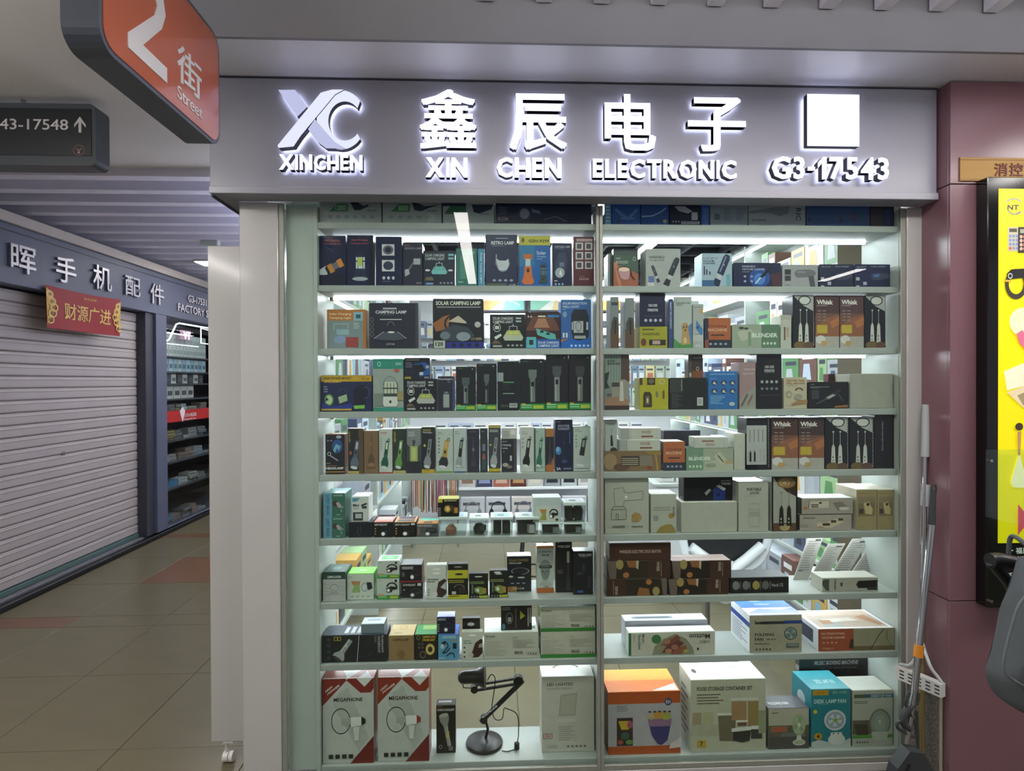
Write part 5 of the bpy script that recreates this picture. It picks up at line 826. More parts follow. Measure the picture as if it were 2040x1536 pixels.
B(4, 1371, 1401, 703, 'coffee_box', 'small dark brown coffee photo box on the black barcode box', '3c312c', [R_(0, 0, .22, 1, '4a4844'), LN(.34, .1, .86, .18, 2, '9a948c'), RING(.62, .6, .1, .09, .3, 'b8b0a4', 10), R_(.26, .68, 1, 1, '7a4a30'), R_(.06, .78, .2, .96, 'a8a8a4')], on=o, Y=.06, d=.05)
B(4, 1411, 1470, 740, 'nail_drill_box', 'blue box with six round pictures', '2f6aa6', [T_('ELECTRIC NAIL DRILL MACHINE', .06, .05, .9, .09, '9cc4e4'), LN(.06, .19, .44, .21, 1, '8ab8dc')]+[x for cx in (.2, .52, .82) for cy in (.3, .52) for x in (E_(cx, cy, .1, .075, '24406e'), P_([(cx-.06, cy+.03), (cx, cy-.05), (cx+.08, cy+.05)], 'c4c49a'))]+[LN(.06, .64, .6, .88, 6, '7aaed4'), E_(.8, .86, .1, .05, 'a8b8b0')], side='3f86bc')
B(4, 1473, 1506, 722, 'beauty_box', 'dusty pink box with a blurred wand picture', '987f7e', [T_('PRESSURE', .28, .13, .96, .17, 'c4b4b4'), T_('GLOW', .2, .22, .9, .26, 'c4b4b4'), P_([(0, .8), (.6, .6), (1, .5), (1, 1), (0, 1)], '8f8f84'), L_([(.1, .94), (.5, .68)], .08, '5f5a54'), L_([(.5, .9), (.8, .7)], .07, '7a5a54'), R_(0, .95, 1, 1, '94988a')])
B(4, 1507, 1558, 705, 'gadget_box', 'tall black OUR CORE STRENGTHS box on the right fourth shelf', '15171b', [T_('OUR CORE', .32, .2, .68, .25, 'b8bcbc', .03), T_('STRENGTHS', .3, .27, .7, .32, 'b8bcbc', .03), R_(.3, .33, .7, .335, '7a7e80'), DOTS(.12, .47, .88, .53, 4, '9aa09e'), DOTS(.12, .6, .88, .65, 4, '7a807e'), R_(.12, .745, .88, .75, '5a5e60')])
B(4, 1561, 1608, 752, 'nail_drill_box', 'cream ELECTRIC NAIL DRILL MACHINE box with a hand picture', 'b5ae94', [T_('ELECTRIC NAIL', .12, .07, .9, .14, '8a5a30', .03), T_('DRILL MACHINE', .12, .16, .9, .22, '8a5a30', .03), LN(.12, .26, .9, .28, 1, '6a6450'), RING(.66, .42, .18, .1, .4, '6a4a30', 14, .5, 1), RING(.22, .54, .12, .11, .25, '8a8a78', 12), E_(.62, .62, .17, .1, '989684'), P_([(.3, .84), (.6, .74), (1, .7), (1, .84), (.6, .86), (.34, .88)], '9c7a52'), R_(0, .9, 1, .905, '8a846c')])
B(4, 1610, 1691, 761, 'drill_box', 'black box with a silver cordless tool picture', '17181b', [LN(.06, .08, .2, .12, 1, '8a8a8a'), T_('MULTIFUNCTION ROTARY', .06, .17, .52, .2, 'a8a8a4'), LN(.06, .22, .42, .24, 1, '8a8a88'), R_(.08, .3, .26, .64, '3a3d42'), L_([(.46, .62), (.66, .46)], .09, 'a0a09c'), L_([(.62, .46), (.8, .28)], .1, '2c2e32'), L_([(.2, .82), (.5, .6)], .03, '5a5c60'), L_([(.74, .46), (.86, .72)], .06, '34363a'), P_([(.66, .9), (.98, .86), (.98, .96), (.64, .97)], '8a5f34')], top='3a1c20')
B(4, 1650, 1692, 745, 'storage_carton', 'dark red carton showing behind the black tool box', '5a2a30', [], Y=.16, d=.04)
B(4, 1693, 1780, 745, 'blank_carton', 'blank grey beige carton at the right end of the fourth shelf', '9c9c8f', [L_([(.02, .0), (.02, 1)], .006, '7f7f74'), L_([(.98, .3), (.98, .7)], .012, '6a6a60')], d=.12, m=MATTE)
# ---------- fifth row, right
o = B(5, 1204, 1317, 899, 'kitchen_box', 'brown blurred food photo box under the white WHISK boxes', '7a6244', [E_(.1, .5, .12, .4, '96805c'), E_(.3, .8, .14, .2, '5f4630'), R_(.3, .24, .62, .74, '3a322c'), ('g', [R_(.31, .34+.1*i, .6, .385+.1*i, 'a89c84') for i in range(4)]), P_([(.62, .2), (.84, .22), (.86, .76), (.62, .72)], '7f7466'), L_([(.9, .02), (.94, .98)], .03, 'a8823c'), P_([(.7, 0), (1, 0), (1, .2), (.8, .16)], '8f7a3a'), E_(.8, .84, .05, .1, '8a4030')])
B(5, 1205, 1230, 836, 'whisk_box', 'white box with a black frother picture leaning on the brown box', 'a4aca4', [LN(.16, .12, .8, .2, 2, '5a625c'), L_([(.52, .28), (.52, .52)], .03, '5a625c'), P_([(.46, .5), (.6, .5), (.68, .84), (.44, .84)], '1f2422'), E_(.7, 1, .3, .12, '3a3428')], on=o, Y=.06, d=.06)
wk = [R_(0, 0, .2, 1, '9a9c94'), L_([(.24, 0), (.24, 1)], .006, '8a8c82'), T_('WHISK', .5, .2, .76, .5, '8a5f44'), R_(.5, .66, .8, .8, '7d4a34')]
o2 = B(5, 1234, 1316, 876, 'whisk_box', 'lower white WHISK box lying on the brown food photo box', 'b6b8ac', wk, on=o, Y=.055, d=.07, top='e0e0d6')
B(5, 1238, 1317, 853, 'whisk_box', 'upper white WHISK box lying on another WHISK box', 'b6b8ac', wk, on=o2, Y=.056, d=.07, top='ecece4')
B(5, 1321, 1365, 880, 'cooking_machine_box', 'orange and slate Cooking MACHINE box on the right fifth shelf', 'ad6a2c', cookm(), Y=.055, d=.10, side='2b2c34', top='e6dfd2')
B(5, 1322, 1396, 858, 'storage_carton', 'dark navy carton behind the Cooking MACHINE and BLENDER boxes', '2a2d3a', [], Y=.18, d=.05)
o = B(5, 1367, 1461, 893, 'blender_box', 'green BLENDER box with hand mixer photo under a white WHISK box', '6f8c74', blend(), Y=.05, d=.09, side='5c7862')
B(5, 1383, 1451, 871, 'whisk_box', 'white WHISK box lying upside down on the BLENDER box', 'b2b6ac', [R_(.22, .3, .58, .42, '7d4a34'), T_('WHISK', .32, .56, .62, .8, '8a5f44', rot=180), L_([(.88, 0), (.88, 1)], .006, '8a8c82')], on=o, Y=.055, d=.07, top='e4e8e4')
B(5, 1462, 1485, 864, 'blank_carton', 'plain cream upright carton beside the black tool box', 'b4b5a7', [LN(.5, .3, .6, .5, 1, 'a0a294')], Y=.055, d=.10, side='c4c6bc', top='dcdcd2')
B(5, 1487, 1535, 833, 'frother_box', 'black box with a white rounded instruction panel', '18191c', [R_(.0, .14, .84, .9, 'a9aca8')]+[R_(.12+.18*i, .22, .16+.18*i, .46, '7a7e7a') for i in range(4)]+[P_([(.12, .68), (.16, .62), (.2, .68), (.2, .84), (.12, .84)], '1f2224'), P_([(.3, .68), (.34, .62), (.38, .68), (.38, .84), (.3, .84)], '1f2224'), R_(.56, .6, .6, .84, '9a9c98'), R_(.7, .6, .74, .84, '9a9c98'), ('g', [R_(.9, .01+.04*i, .93, .028+.04*i, 'a8a8a8') for i in range(24)])], Y=.05)
B(5, 1537, 1590, 832, 'whisk_box', 'brown Whisk box, left of the pair on the right fifth shelf', '4a3128', whisk(), group=WG)
B(5, 1591, 1642, 832, 'whisk_box', 'brown Whisk box, right of the pair on the right fifth shelf', '403230', whisk(), group=WG)
B(5, 1643, 1690, 831, 'frother_box', 'left black frother box on the right fifth shelf', '1a1c20', froth2(), group=FG)
B(5, 1692, 1740, 831, 'frother_box', 'right black frother box on the right fifth shelf', '1a1c1f', froth2(), group=FG)
B(5, 1742, 1785, 827, 'frother_box', 'black box side with thin vertical lettering at the right end', '1c1c1e', [T_('Electric milk frother wireless', .36, .12, .44, .66, '9a9a9a', rot=270)])
# ---------- sixth row, right
B(6, 1205, 1293, 954, 'chopper_box', 'cream box with an outline drawing of a food chopper', 'abac9f', [L_([(.22, .48), (.2, .18), (.42, .16), (.44, .24), (.52, .26), (.86, .22), (.86, .38), (.44, .4), (.42, .48)], .008, '4a4c46'), E_(.48, .33, .03, .024, 'd8d8d0'), P_([(.14, .54), (.2, .48), (.44, .48), (.5, .54), (.5, .74), (.14, .74)], 'a2a396'), L_([(.14, .56), (.14, .74), (.48, .74), (.48, .56), (.42, .5), (.2, .5), (.14, .56), (.48, .56)], .008, '4a4c46'), L_([(.25, .74), (.25, .64), (.3, .64), (.3, .74)], .012, '4a4c46'), P_([(.6, .66), (.68, .61), (.8, .64), (.84, .72), (.74, .79), (.62, .78)], 'a08452'), LN(.16, .85, .46, .9, 2, '4a4c46'), R_(.5, .83, .505, .9, '4a4c46'), DOTS(.6, .855, .86, .885, 7, '3a3c38')], Y=.045, d=.12, top='c8c8bc')
B(6, 1296, 1348, 984, 'whisk_box', 'cream box with WHISK printed sideways over ochre shapes', 'a9ab9f', [P_([(.2, 1), (.34, .86), (.6, .78), (.8, .78), (.94, .9), (.98, 1)], '8f7c44'), E_(.8, .56, .12, .07, '9a8348'), T_('WHISK', .84, .32, .94, .58, '3a3a32', rot=90), LN(.1, .34, .8, .46, 2, '8a8c80'), LN(.1, .56, .4, .7, 4, '6a6c62')], Y=.05, d=.10, top='d8dcd8')
o = B(6, 1357, 1469, 1000, 'blank_carton', 'blank cream carton carrying the black shaver box', 'abac9f', [], Y=.05, d=.11, top='d0d0c6', m=MATTE)
B(6, 1362, 1460, 951, 'shaver_box', 'black box marked TXD01 with a blue electric shaver', '18191b', [T_('PORTABLE', .76, .12, .96, .18, 'a8a8a8', sh=.02), T_('TXD01', .76, .22, .96, .33, 'd0d0d0', .02, sh=.03), P_([(.6, .5), (.68, .36), (.86, .46), (.84, .98), (.6, .98)], '23336e'), P_([(.66, .38), (.72, .32), (.86, .48), (.82, .58)], 'b4b8bc'), E_(.7, .74, .04, .07, '1a2040'), P_([(.42, .66), (.52, .48), (.56, .54), (.46, .78)], '8a8c90'), ('g', [R_(.02, .1+.12*i, .3, .11+.12*i, '2c2e32') for i in range(6)])], on=o, Y=.07, d=.07)
B(6, 1471, 1531, 960, 'juicer_box', 'cream PORTABLE JUICER box with a faint outline bottle', 'acada0', [T_('PORTABLE', .28, .12, .76, .18, '2f302c', .03), T_('JUICER', .38, .2, .7, .26, '2f302c', .03), LN(.2, .28, .84, .295, 1, '8a8c80'), L_([(.36, .9), (.34, .6), (.4, .44), (.66, .44), (.72, .6), (.7, .9), (.36, .9)], .01, '8a8c82'), R_(.36, .6, .7, .7, '9c9e92'), L_([(.38, .56), (.7, .56)], .01, '8a8c82')], Y=.05, d=.10, top='dcdcd2')
B(6, 1537, 1589, 950, 'frother_box', 'white and black box with two black frothers and coffee foam', 'a3a49a', [R_(0, 0, .06, 1, '15171a'), R_(.94, 0, 1, 1, '15171a'), P_([(.06, 0), (.94, 0), (.94, .36), (.6, .28), (.2, .1)], '3a2c22'), E_(.56, .11, .36, .1, '8a6a44'), E_(.5, .11, .2, .06, 'bba274'), RING(.5, .11, .14, .05, .3, '7d5c38', 12), R_(.06, .85, .94, 1, '5e4636'), E_(.5, .93, .2, .06, 'a8946c'), put(m_froth('28261f', '7a7a72', 'd8d8d0'), .16, .26, .86, .9)], Y=.05)
o = B(6, 1593, 1697, 1025, 'bag_sealer_box', 'lower beige photo box of the stacked pair', 'a39b90', [P_([(.34, .5), (.5, .5), (.66, .3), (.86, .2), (.84, .5), (.62, .82), (.32, .84)], 'c0b49a'), R_(.44, .54, .58, .7, '4a4438'), R_(.6, .36, .7, .52, '4a4438'), R_(.74, .24, .84, .4, '4a4438'), LN(.06, .14, .3, .3, 2, '6a5f54'), P_([(.26, .84), (.4, .7), (.5, .86)], 'b08a74'), R_(.0, .6, .16, .8, '938b82')], Y=.05, d=.10, side='4a4640')
B(6, 1597, 1700, 992, 'bag_sealer_box', 'upper beige photo box of the stacked pair', 'a0988e', [P_([(.14, .16), (.52, .18), (.52, .6), (.14, .64)], 'c0b8a8'), L_([(.13, .64), (.15, .16), (.5, .18)], .012, '4a443a'), R_(.18, .38, .32, .46, '5a5448'), R_(.18, .5, .32, .58, '5a5448'), E_(.36, .3, .03, .06, '3a362f'), E_(.07, .62, .04, .1, 'ad7a4c'), P_([(.6, .3), (.78, .24), (.9, .6), (.7, .8)], '7f776c'), E_(.82, .66, .1, .1, 'c8c4b8')], on=o, Y=.055, d=.09, side='4a4640', top='dfe4e8')
for xa, xb, lb in ((1706, 1747, 'left tan box with a small device photo at the shelf end'), (1748, 1785, 'right tan box with a small device photo at the shelf end')):
    B(6, xa, xb, 975, 'label_printer_box', lb, '9c8d68', [LN(.1, .09, .7, .11, 1, '6a5c3a'), R_(.08, .18, .92, .66, '7d7058'), R_(.08, .18, .92, .34, '8a7e68'), P_([(.34, .34), (.6, .3), (.8, .5), (.76, .62), (.44, .6)], 'bfae80'), E_(.56, .37, .07, .04, '2a2418'), R_(.12, .48, .34, .6, '4a4034'), LN(.12, .92, .5, .94, 1, '7a6c48')], Y=.05, d=.15, top='e8dfd0', side='b4ac98')
# ---------- seventh row, right
egg = [P_([(.0, 0), (.16, 0), (.14, 1), (.04, 1)], '6a5c54'), E_(.2, .2, .06, .28, '9a8650'), P_([(.3, 0), (.5, 0), (.46, .4), (.34, .36)], '8a5a34'), E_(.3, .8, .05, .16, 'a86c3f'), P_([(.46, 0), (.5, 0), (.49, .5), (.46, .4)], 'b0a890'), R_(.64, 0, 1, 1, '3f291f'), T_('WHISK', .78, .06, .83, .62, 'c0b4a4', rot=90), R_(.85, .1, .86, .9, '8a7a6a')]
egg_f = [R_(0, 0, .32, 1, '40281f'), T_('WHISK', .14, .4, .19, .94, 'c0b4a4', rot=270), R_(.11, .1, .12, .9, '8a7a6a'), E_(.7, .2, .05, .16, 'a86c3f'), E_(.82, .74, .06, .26, '9a8650'), P_([(.54, .5), (.7, .6), (.72, 1), (.5, 1)], '8a5a34'), P_([(.9, 0), (1, 0), (1, 1), (.94, 1)], '6a5c54')]
EG = 'brown egg beater boxes'
o1 = B(7, 1208, 1329, 1153, 'egg_beater_box', 'bottom left brown egg beater box, turned the other way round', '2b241b', egg_f, Y=.045, d=.09, group=EG)
o2 = B(7, 1331, 1452, 1153, 'egg_beater_box', 'bottom right brown egg beater box of the stack', '241b18', egg, Y=.045, d=.09, group=EG)
o3 = B(7, 1209, 1336, 1117, 'egg_beater_box', 'middle left brown egg beater box of the stack', '2f271d', egg, Y=.046, d=.09, on=o1, group=EG)
B(7, 1338, 1457, 1117, 'egg_beater_box', 'middle right brown egg beater box with a shiny lid', '241b19', egg+['@top', T_('WIRELESS ELECTRIC EGG BEATER', .1, .1, .7, .3, 'e0d4d0')], Y=.047, d=.088, on=o2, top='9c8078', zlift=.0006, group=EG)
B(7, 1214, 1337, 1082, 'egg_beater_box', 'top WIRELESS ELECTRIC EGG BEATER box of the stack, plain side out', '432b21', [T_('WIRELESS ELECTRIC EGG BEATER', .16, .4, .84, .58, 'b8a494')], Y=.05, d=.085, on=o3, group=EG, zlift=.0004, top='6a5a54')
B(7, 1454, 1572, 1150, 'scale_box', 'low black box with four round pictures in a row', '17181a', [E_(.1, .5, .06, .28, '7a7c7c'), E_(.27, .5, .06, .28, '6a6c6e'), E_(.44, .5, .06, .28, '9a8a4a'), E_(.6, .5, .06, .28, '5f605c'), ('g', [R_(.165+.17*i, .26, .175+.17*i, .74, '7a7a7a') for i in range(4)]), T_('Vesch CE', .7, .4, .9, .6, 'a8a8a8')], Y=.05, d=.10, top='5a5c60')
B(7, 1638, 1750, 1151, 'epilator_box', 'low white box with a printed black device at the right end', 'a3a194', [P_([(.0, .2), (.04, .1), (.12, .08), (.12, .96), (.06, .9), (.0, .5)], '4a4e4c'), P_([(.6, .5), (.64, .24), (.98, .2), (.98, .76), (.64, .78)], '1d1c1b'), R_(.8, .78, .98, .92, '1d1c1b'), T_('Portable epilator', .2, .12, .25, .9, '3a3a36', rot=90), LN(.3, .44, .58, .5, 1, '8a887c'), R_(.32, .34, .36, .62, '4a4a44')], Y=.05, d=.09, top='b4b4aa')
# leaning instruction leaflets
def leaflet(px, pxt, yt, wpx, label, hue='b0aea6'):
    Y0 = .20; p = atY(px, 1150, Y0); w = wpx/FPX*2.55; z0 = SH[7]+.0008
    top_ = atY(pxt, yt, .245); mb = MB()
    hgt = min(top_.z, SH[6]-.045)-z0; lean = top_.x-p.x
    fn = lambda u, v, e: (p.x+u*w+lean*v, Y0+.05*v-e, z0+hgt*v)
    mb.raw([fn(0, 0, 0), fn(1, 0, 0), fn(1, 1, 0), fn(0, 1, 0), fn(0, 0, -.003), fn(1, 0, -.003), fn(1, 1, -.003), fn(0, 1, -.003)], [(0, 1, 2, 3), (7, 6, 5, 4), (0, 4, 5, 1), (1, 5, 6, 2), (2, 6, 7, 3), (3, 7, 4, 0)], hue)
    o = mb.build('instruction_leaflet', PRINT); tag(o, label, 'leaflet', 'leaning instruction leaflets')
    m2 = MB(); rr = random.Random(px)
    for i in range(13): m2.face([fn(.12, .9-.055*i, .0006), (fn(.12+rr.uniform(.4, .76), .9-.055*i, .0006)), (fn(.12+rr.uniform(.4, .76), .88-.055*i, .0006)), fn(.12, .88-.055*i, .0006)], '86847e')
    m2.face([fn(.55, .9, .0008), fn(.9, .9, .0008), fn(.9, .94, .0008), fn(.55, .94, .0008)], '4a4a48'); m2.face([fn(.1, .2, .0008), fn(.4, .2, .0008), fn(.4, .215, .0008), fn(.1, .215, .0008)], '33312f')
    m2.build('printed_lines', PRINT, None).parent = o
leaflet(1580, 1612, 1070, 32, 'leftmost instruction leaflet leaning on the shelf back')
leaflet(1612, 1652, 1084, 36, 'second instruction leaflet from the left, slightly lower', 'a8a69c')
leaflet(1650, 1700, 1074, 36, 'third instruction leaflet from the left')
leaflet(1688, 1738, 1082, 48, 'rightmost and widest instruction leaflet', 'b4b2aa')
# ---------- eighth row, right
B(8, 1245, 1410, 1236, 'vacuum_sealer_box', 'white Vacuum Sealer box behind the Mutton box', 'b8bac6', [T_('Vacuum Sealer', .05, .22, .34, .44, '4a525c', .01, sh=.01), LN(.05, .5, .34, .55, 1, '7a8290'), P_([(.12, .96), (.18, .82), (.9, .76), (.94, .9)], '4c5660'), '@top', R_(.1, .3, .6, .7, '7d8c94'), R_(.14, .4, .56, .6, '4f5c64'), LN(.66, .4, .9, .6, 2, 'c4c8cc')], Y=.12, d=.07, top='e4e8ee', side='d4d8e4')
B(8, 1252, 1425, 1259, 'slicer_box', 'white Mutton slicer box lying upside down with skewers photo', 'bab9a9', [R_(0, .02, .03, 1, '2f6a3c'), T_('Multi-', .155, .08, .185, .5, '3a3f34', rot=90), T_('function', .11, .1, .145, .74, '3a3f34', rot=90), R_(.06, .1, .065, .4, '5a5f54'), E_(.32, .3, .055, .2, '3c7440'), E_(.5, .72, .24, .62, '8a8c74') if False else P_([(.27, .98), (.3, .6), (.4, .3), (.54, .08), (.66, .3), (.74, .7), (.76, .98)], '83846f'), P_([(.36, .6), (.46, .3), (.56, .12), (.6, .3), (.5, .6)], '7a4a3a'), P_([(.38, .9), (.44, .6), (.58, .36), (.64, .5), (.5, .92)], '6a3430'), P_([(.48, .98), (.56, .7), (.66, .58), (.68, .8), (.6, .98)], '84503a'), E_(.44, .42, .04, .1, 'a06a54'), E_(.53, .66, .04, .12, '96685c'), E_(.46, .82, .04, .1, 'a87a5c'), L_([(.27, .94), (.58, .02)], .006, 'b09a6a'), E_(.66, .84, .03, .08, '9a9a4a'), T_('Mutton', .7, .1, .94, .32, '3a3c34', .015, rot=180), T_('SHEKI', .82, .38, .94, .52, '7a7c6c', rot=180), E_(.8, .76, .012, .06, '23241f')], Y=.045, d=.06, top='e8ece8', side='e0e4e0')
B(8, 1493, 1598, 1225, 'folding_fan_box', 'beige FOLDING FAN box with a blue patterned lid', '9b9581', [P_([(.1, .18), (.24, .18), (.24, .24), (.1, .24)], '3a3a34'), R_(.2, .17, .7, .245, '2a2d33'), R_(.66, .155, 1, .24, '28407e'), T_('L', .1, .14, .15, .24, '2f2f2a', .02), T_('FOLDING', .1, .48, .47, .56, '2f2f2a', .025), T_('FAN', .1, .6, .26, .68, '2f2f2a', .025), T_('HB-2616', .32, .62, .5, .67, '3f3f38'), R_(.1, .7, .62, .703, '5a594c'), T_('Multifunction', .1, .74, .38, .78, '3f3f38'), DOTS(.1, .88, .42, .94, 5, '4a493e'), E_(.78, .5, .125, .17, '3c4a4a'), E_(.78, .5, .105, .145, '8d9a90'), P_([(.78, .5), (.7, .42), (.78, .36), (.84, .42)], '5f7474'), P_([(.78, .5), (.86, .46), (.88, .56), (.82, .6)], '5f7474'), P_([(.78, .5), (.76, .62), (.68, .58), (.7, .5)], '5f7474'), R_(.7, .76, .94, .88, '5c645e'), R_(.72, .78, .92, .83, '7f8880'), '@top', R_(0, 0, 1, .58, '4a74d8'), P_([(0, .9), (.3, .64), (.7, .72), (1, .6), (1, .9)], '4f78dc'), R_(.3, .1, .5, .2, 'e0e8f8'), T_('Folding fan', .34, .34, .62, .44, 'd8e4fc'), '@left', R_(0, .2, 1, .34, '2c4a98'), LN(.1, .4, .9, .9, 8, '8a90a0')], Y=.045, d=.19, top='dfe6f4', side='dfe2e6')
B(8, 1630, 1782, 1252, 'vacuum_box', 'long MULTIFUNCTIONAL VACUUM CLEANER box with a printed room on the lid', '8a8268', [R_(0, 0, .46, 1, '96492f'), T_('MULTIFUNCTIONAL', .04, .16, .35, .26, 'd0a890', .03), T_('VACUUM CLEANER', .04, .34, .35, .44, 'd0a890', .03), DOTS(.04, .58, .26, .66, 4, 'c08a70'), T_('YT-M2017', .05, .84, .2, .92, 'd0a890'), P_([(.42, .5), (.46, .46), (.5, .6), (.46, .9), (.4, .9)], '3a2a22'), R_(.46, 0, 1, .8, '8f8a70'), R_(.46, .8, 1, 1, '6a5a40'), L_([(.68, .98), (.8, .3), (.86, .04)], .012, '2a2a28'), L_([(.9, .1), (.9, .5), (.96, .8)], .01, '5f5c4a'), '@top', R_(.05, .06, .95, .92, 'b4a494'), R_(.15, .5, .4, .9, '9aa09a'), P_([(.2, .5), (.6, .44), (.7, .6), (.3, .66)], 'cfc8bc'), R_(.15, .55, .3, .75, 'a8764a'), P_([(.7, .4), (.86, .3), (.94, .8), (.86, .86)], 'a87c5c'), R_(.05, .06, .95, .3, 'c4b0a0'), '@left', R_(.1, .2, .8, .8, '34384a')], Y=.045, d=.20, top='e8e8ea', side='d8dade')
# ---------- bottom row, right
B(9, 1211, 1356, 1378, 'popcorn_machine_box', 'orange and lilac box with a purple cup of bubble tea', 'a5a2a4', [R_(0, 0, 1, .19, 'a84f22'), R_(0, .87, 1, 1, 'a84f22'), E_(.83, .17, .05, .06, '2f3c64'), T_('RH', .8, .14, .86, .2, 'c8ccd8'), LN(.12, .22, .34, .32, 4, '7a787c'), R_(.12, .41, .34, .86, '3a2a2c'), P_([(.14, .46), (.32, .46), (.28, .6), (.18, .6)], 'b89a2a'), E_(.23, .7, .06, .06, '3a5a4a'), E_(.17, .8, .04, .04, '9a4a3a'), E_(.29, .8, .05, .04, '5a8a4a'), E_(.3, .52, .04, .06, 'a0506a'), P_([(.55, .44), (.88, .44), (.82, .78), (.74, .86), (.68, .84), (.6, .7)], '3c3a6e'), P_([(.55, .44), (.88, .44), (.85, .56), (.58, .56)], '8a6a84'), E_(.6, .4, .06, .05, 'b0a070'), E_(.7, .38, .07, .06, 'b8883a'), E_(.8, .4, .07, .06, '9a9a4a'), DOTS(.54, .31, .88, .335, 5, '33202a'), P_([(.86, .84), (1, .74), (1, .9), (.84, .92)], 'c8bcb8'), '@top', R_(0, 0, 1, .5, 'e89a3e'), P_([(.62, .96), (.98, .66), (.98, .96)], 'e8dcd4')], Y=.045, d=.19, top='dd7a2c', side='6a2c20')
B(9, 1376, 1526, 1353, 'food_container_box', 'cream FOOD STORAGE CONTAINER SET box with jars picture', 'b0b09a', [T_('FOOD STORAGE CONTAINER SET', .08, .1, .82, .155, '34332a', .03), LN(.08, .2, .56, .36, 4, '6a6a58'), R_(0, .62, .4, .78, 'a4a48e'), R_(.02, .45, .14, .62, '9c8c74'), R_(.16, .45, .3, .62, 'a8a884'), P_([(.36, .5), (.6, .5), (.58, .86), (.38, .85)], '6b6450'), R_(.35, .465, .61, .5, 'd0d0c0'), R_(.54, .31, .74, .57, '9a7a58'), R_(.53, .26, .9, .3, 'c4c4b4'), R_(.76, .31, .9, .66, '8f7a4c'), R_(.6, .57, .76, .6, 'd0d0c0'), R_(.62, .6, .74, .65, '6a4a3c'), P_([(.54, .68), (.8, .66), (.8, .71), (.54, .73)], 'd4d4c8'), P_([(.56, .73), (.8, .71), (.78, .86), (.68, .88), (.56, .85)], '30322f'), P_([(.8, .65), (.96, .65), (.96, .7), (.8, .7)], 'd0d0c4'), R_(.8, .7, .95, .83, '3a3c38'), R_(.08, .83, .2, .93, 'b49a3a'), T_('7', .12, .85, .16, .91, '2a2618', .03), R_(.9, .44, 1, .76, '8a9474'), '@top', E_(.12, .5, .03, .12, '3a3c38'), RING(.5, .4, .24, .2, .2, 'b8bcb8', 14, .5, 1), '@left', LN(.2, .2, .8, .9, 8, '6a6a60')], Y=.045, d=.15, top='eef0ea', side='c8c8ba')
B(9, 1531, 1612, 1411, 'folding_fan_box', 'white box with a pale green pedestal fan in a grey room', 'aaa793', [LN(.08, .1, .34, .14, 1, '3a3a30'), R_(0, .42, 1, .7, '5c584a'), R_(0, .7, 1, 1, '4d4b47'), R_(.04, .44, .46, .58, '8a6a4a'), E_(.26, .52, .16, .06, 'a85a40'), R_(.3, .6, .9, .7, '6a6c66'), put(m_fan('8fa07f', '9cab88', 'ccd0c0', 'c4c6bc', '87986f'), .52, .16, .98, .92), '@top', T_('FOLDING FAN', .1, .5, .6, .7, 'd8d8d8')], Y=.05, d=.10, top='5a5a60', side='6a6a62')
B(9, 1616, 1695, 1373, 'desk_lamp_fan_box', 'turquoise DESK LAMP FAN box with a white lamp fan', '2f7a82', [R_(.04, .015, .44, .1, 'b8902a'), T_('SONY', .14, .035, .34, .08, '8a5a24'), T_('SH-1045', .54, .03, .9, .08, '8ab8a0'), T_('DESK LAMP FAN', .07, .17, .88, .24, 'c0d8d8', .02), LN(.16, .255, .66, .265, 1, '8ac0c0'), E_(.1, .38, .05, .035, 'c8b43a'), P_([(0, .9), (.2, .86), (.4, .9), (.6, .86), (.8, .9), (1, .84), (1, 1), (0, 1)], 'b4bcb8'), E_(.64, .86, .22, .09, 'c8ccc8'), P_([(.46, .86), (.5, .74), (.76, .74), (.84, .86)], 'd0d2cc'), E_(.6, .53, .28, .18, 'c4c6c8'), E_(.6, .53, .23, .145, '93a0a8'), ('g', [P_([(.6, .53), (.6+.18*math.cos(a), .53+.11*math.sin(a)), (.6+.18*math.cos(a+.7), .53+.11*math.sin(a+.7))], 'c0c8cc') for a in (0, 1.26, 2.5, 3.77, 5.03)]), E_(.61, .53, .06, .035, '8aa83a'), E_(.17, .8, .1, .06, 'c0902c'), P_([(.12, .8), (.2, .77), (.2, .83)], '23241f'), E_(.56, .76, .02, .012, '2a2c2a', 8), E_(.68, .76, .02, .012, '2a2c2a', 8), '@top', T_('DESK LAMP FAN', .3, .5, .8, .7, 'b8dce0'), '@left', E_(.5, .3, .2, .12, 'b8c8cc')], Y=.05, d=.16, top='3f98a4', side='2f8090')
B(9, 1698, 1779, 1375, 'desktop_fan_box', 'white DESKTOP FAN box with a large round grey fan', 'a9ab9d', [R_(.2, .07, 1, .135, '2f5668'), R_(.04, .07, .3, .135, '4a5a44'), T_('C', .05, .075, .11, .13, '2f4a34', .03), T_('DESKTOP FAN', .46, .08, .96, .125, 'b8ccd4', .02), LN(.04, .19, .38, .25, 2, '6a6a5c'), R_(0, .53, .5, .78, '5c574c'), P_([(.04, .6), (.36, .6), (.4, .8), (.1, .8)], '403a30'), R_(0, .79, 1, .85, '4f8a3c'), E_(.68, .58, .27, .25, '6f786c'), E_(.68, .58, .23, .215, '8d978a'), E_(.68, .58, .15, .14, '98a295'), E_(.67, .56, .03, .03, 'c4c8c0'), P_([(.46, .74), (.9, .74), (.84, .88), (.5, .88)], 'b4b8ac'), DOTS(.08, .9, .4, .94, 5, '4a5a4a')], Y=.05, d=.12, top='c4c6bc', side='8a8a80')
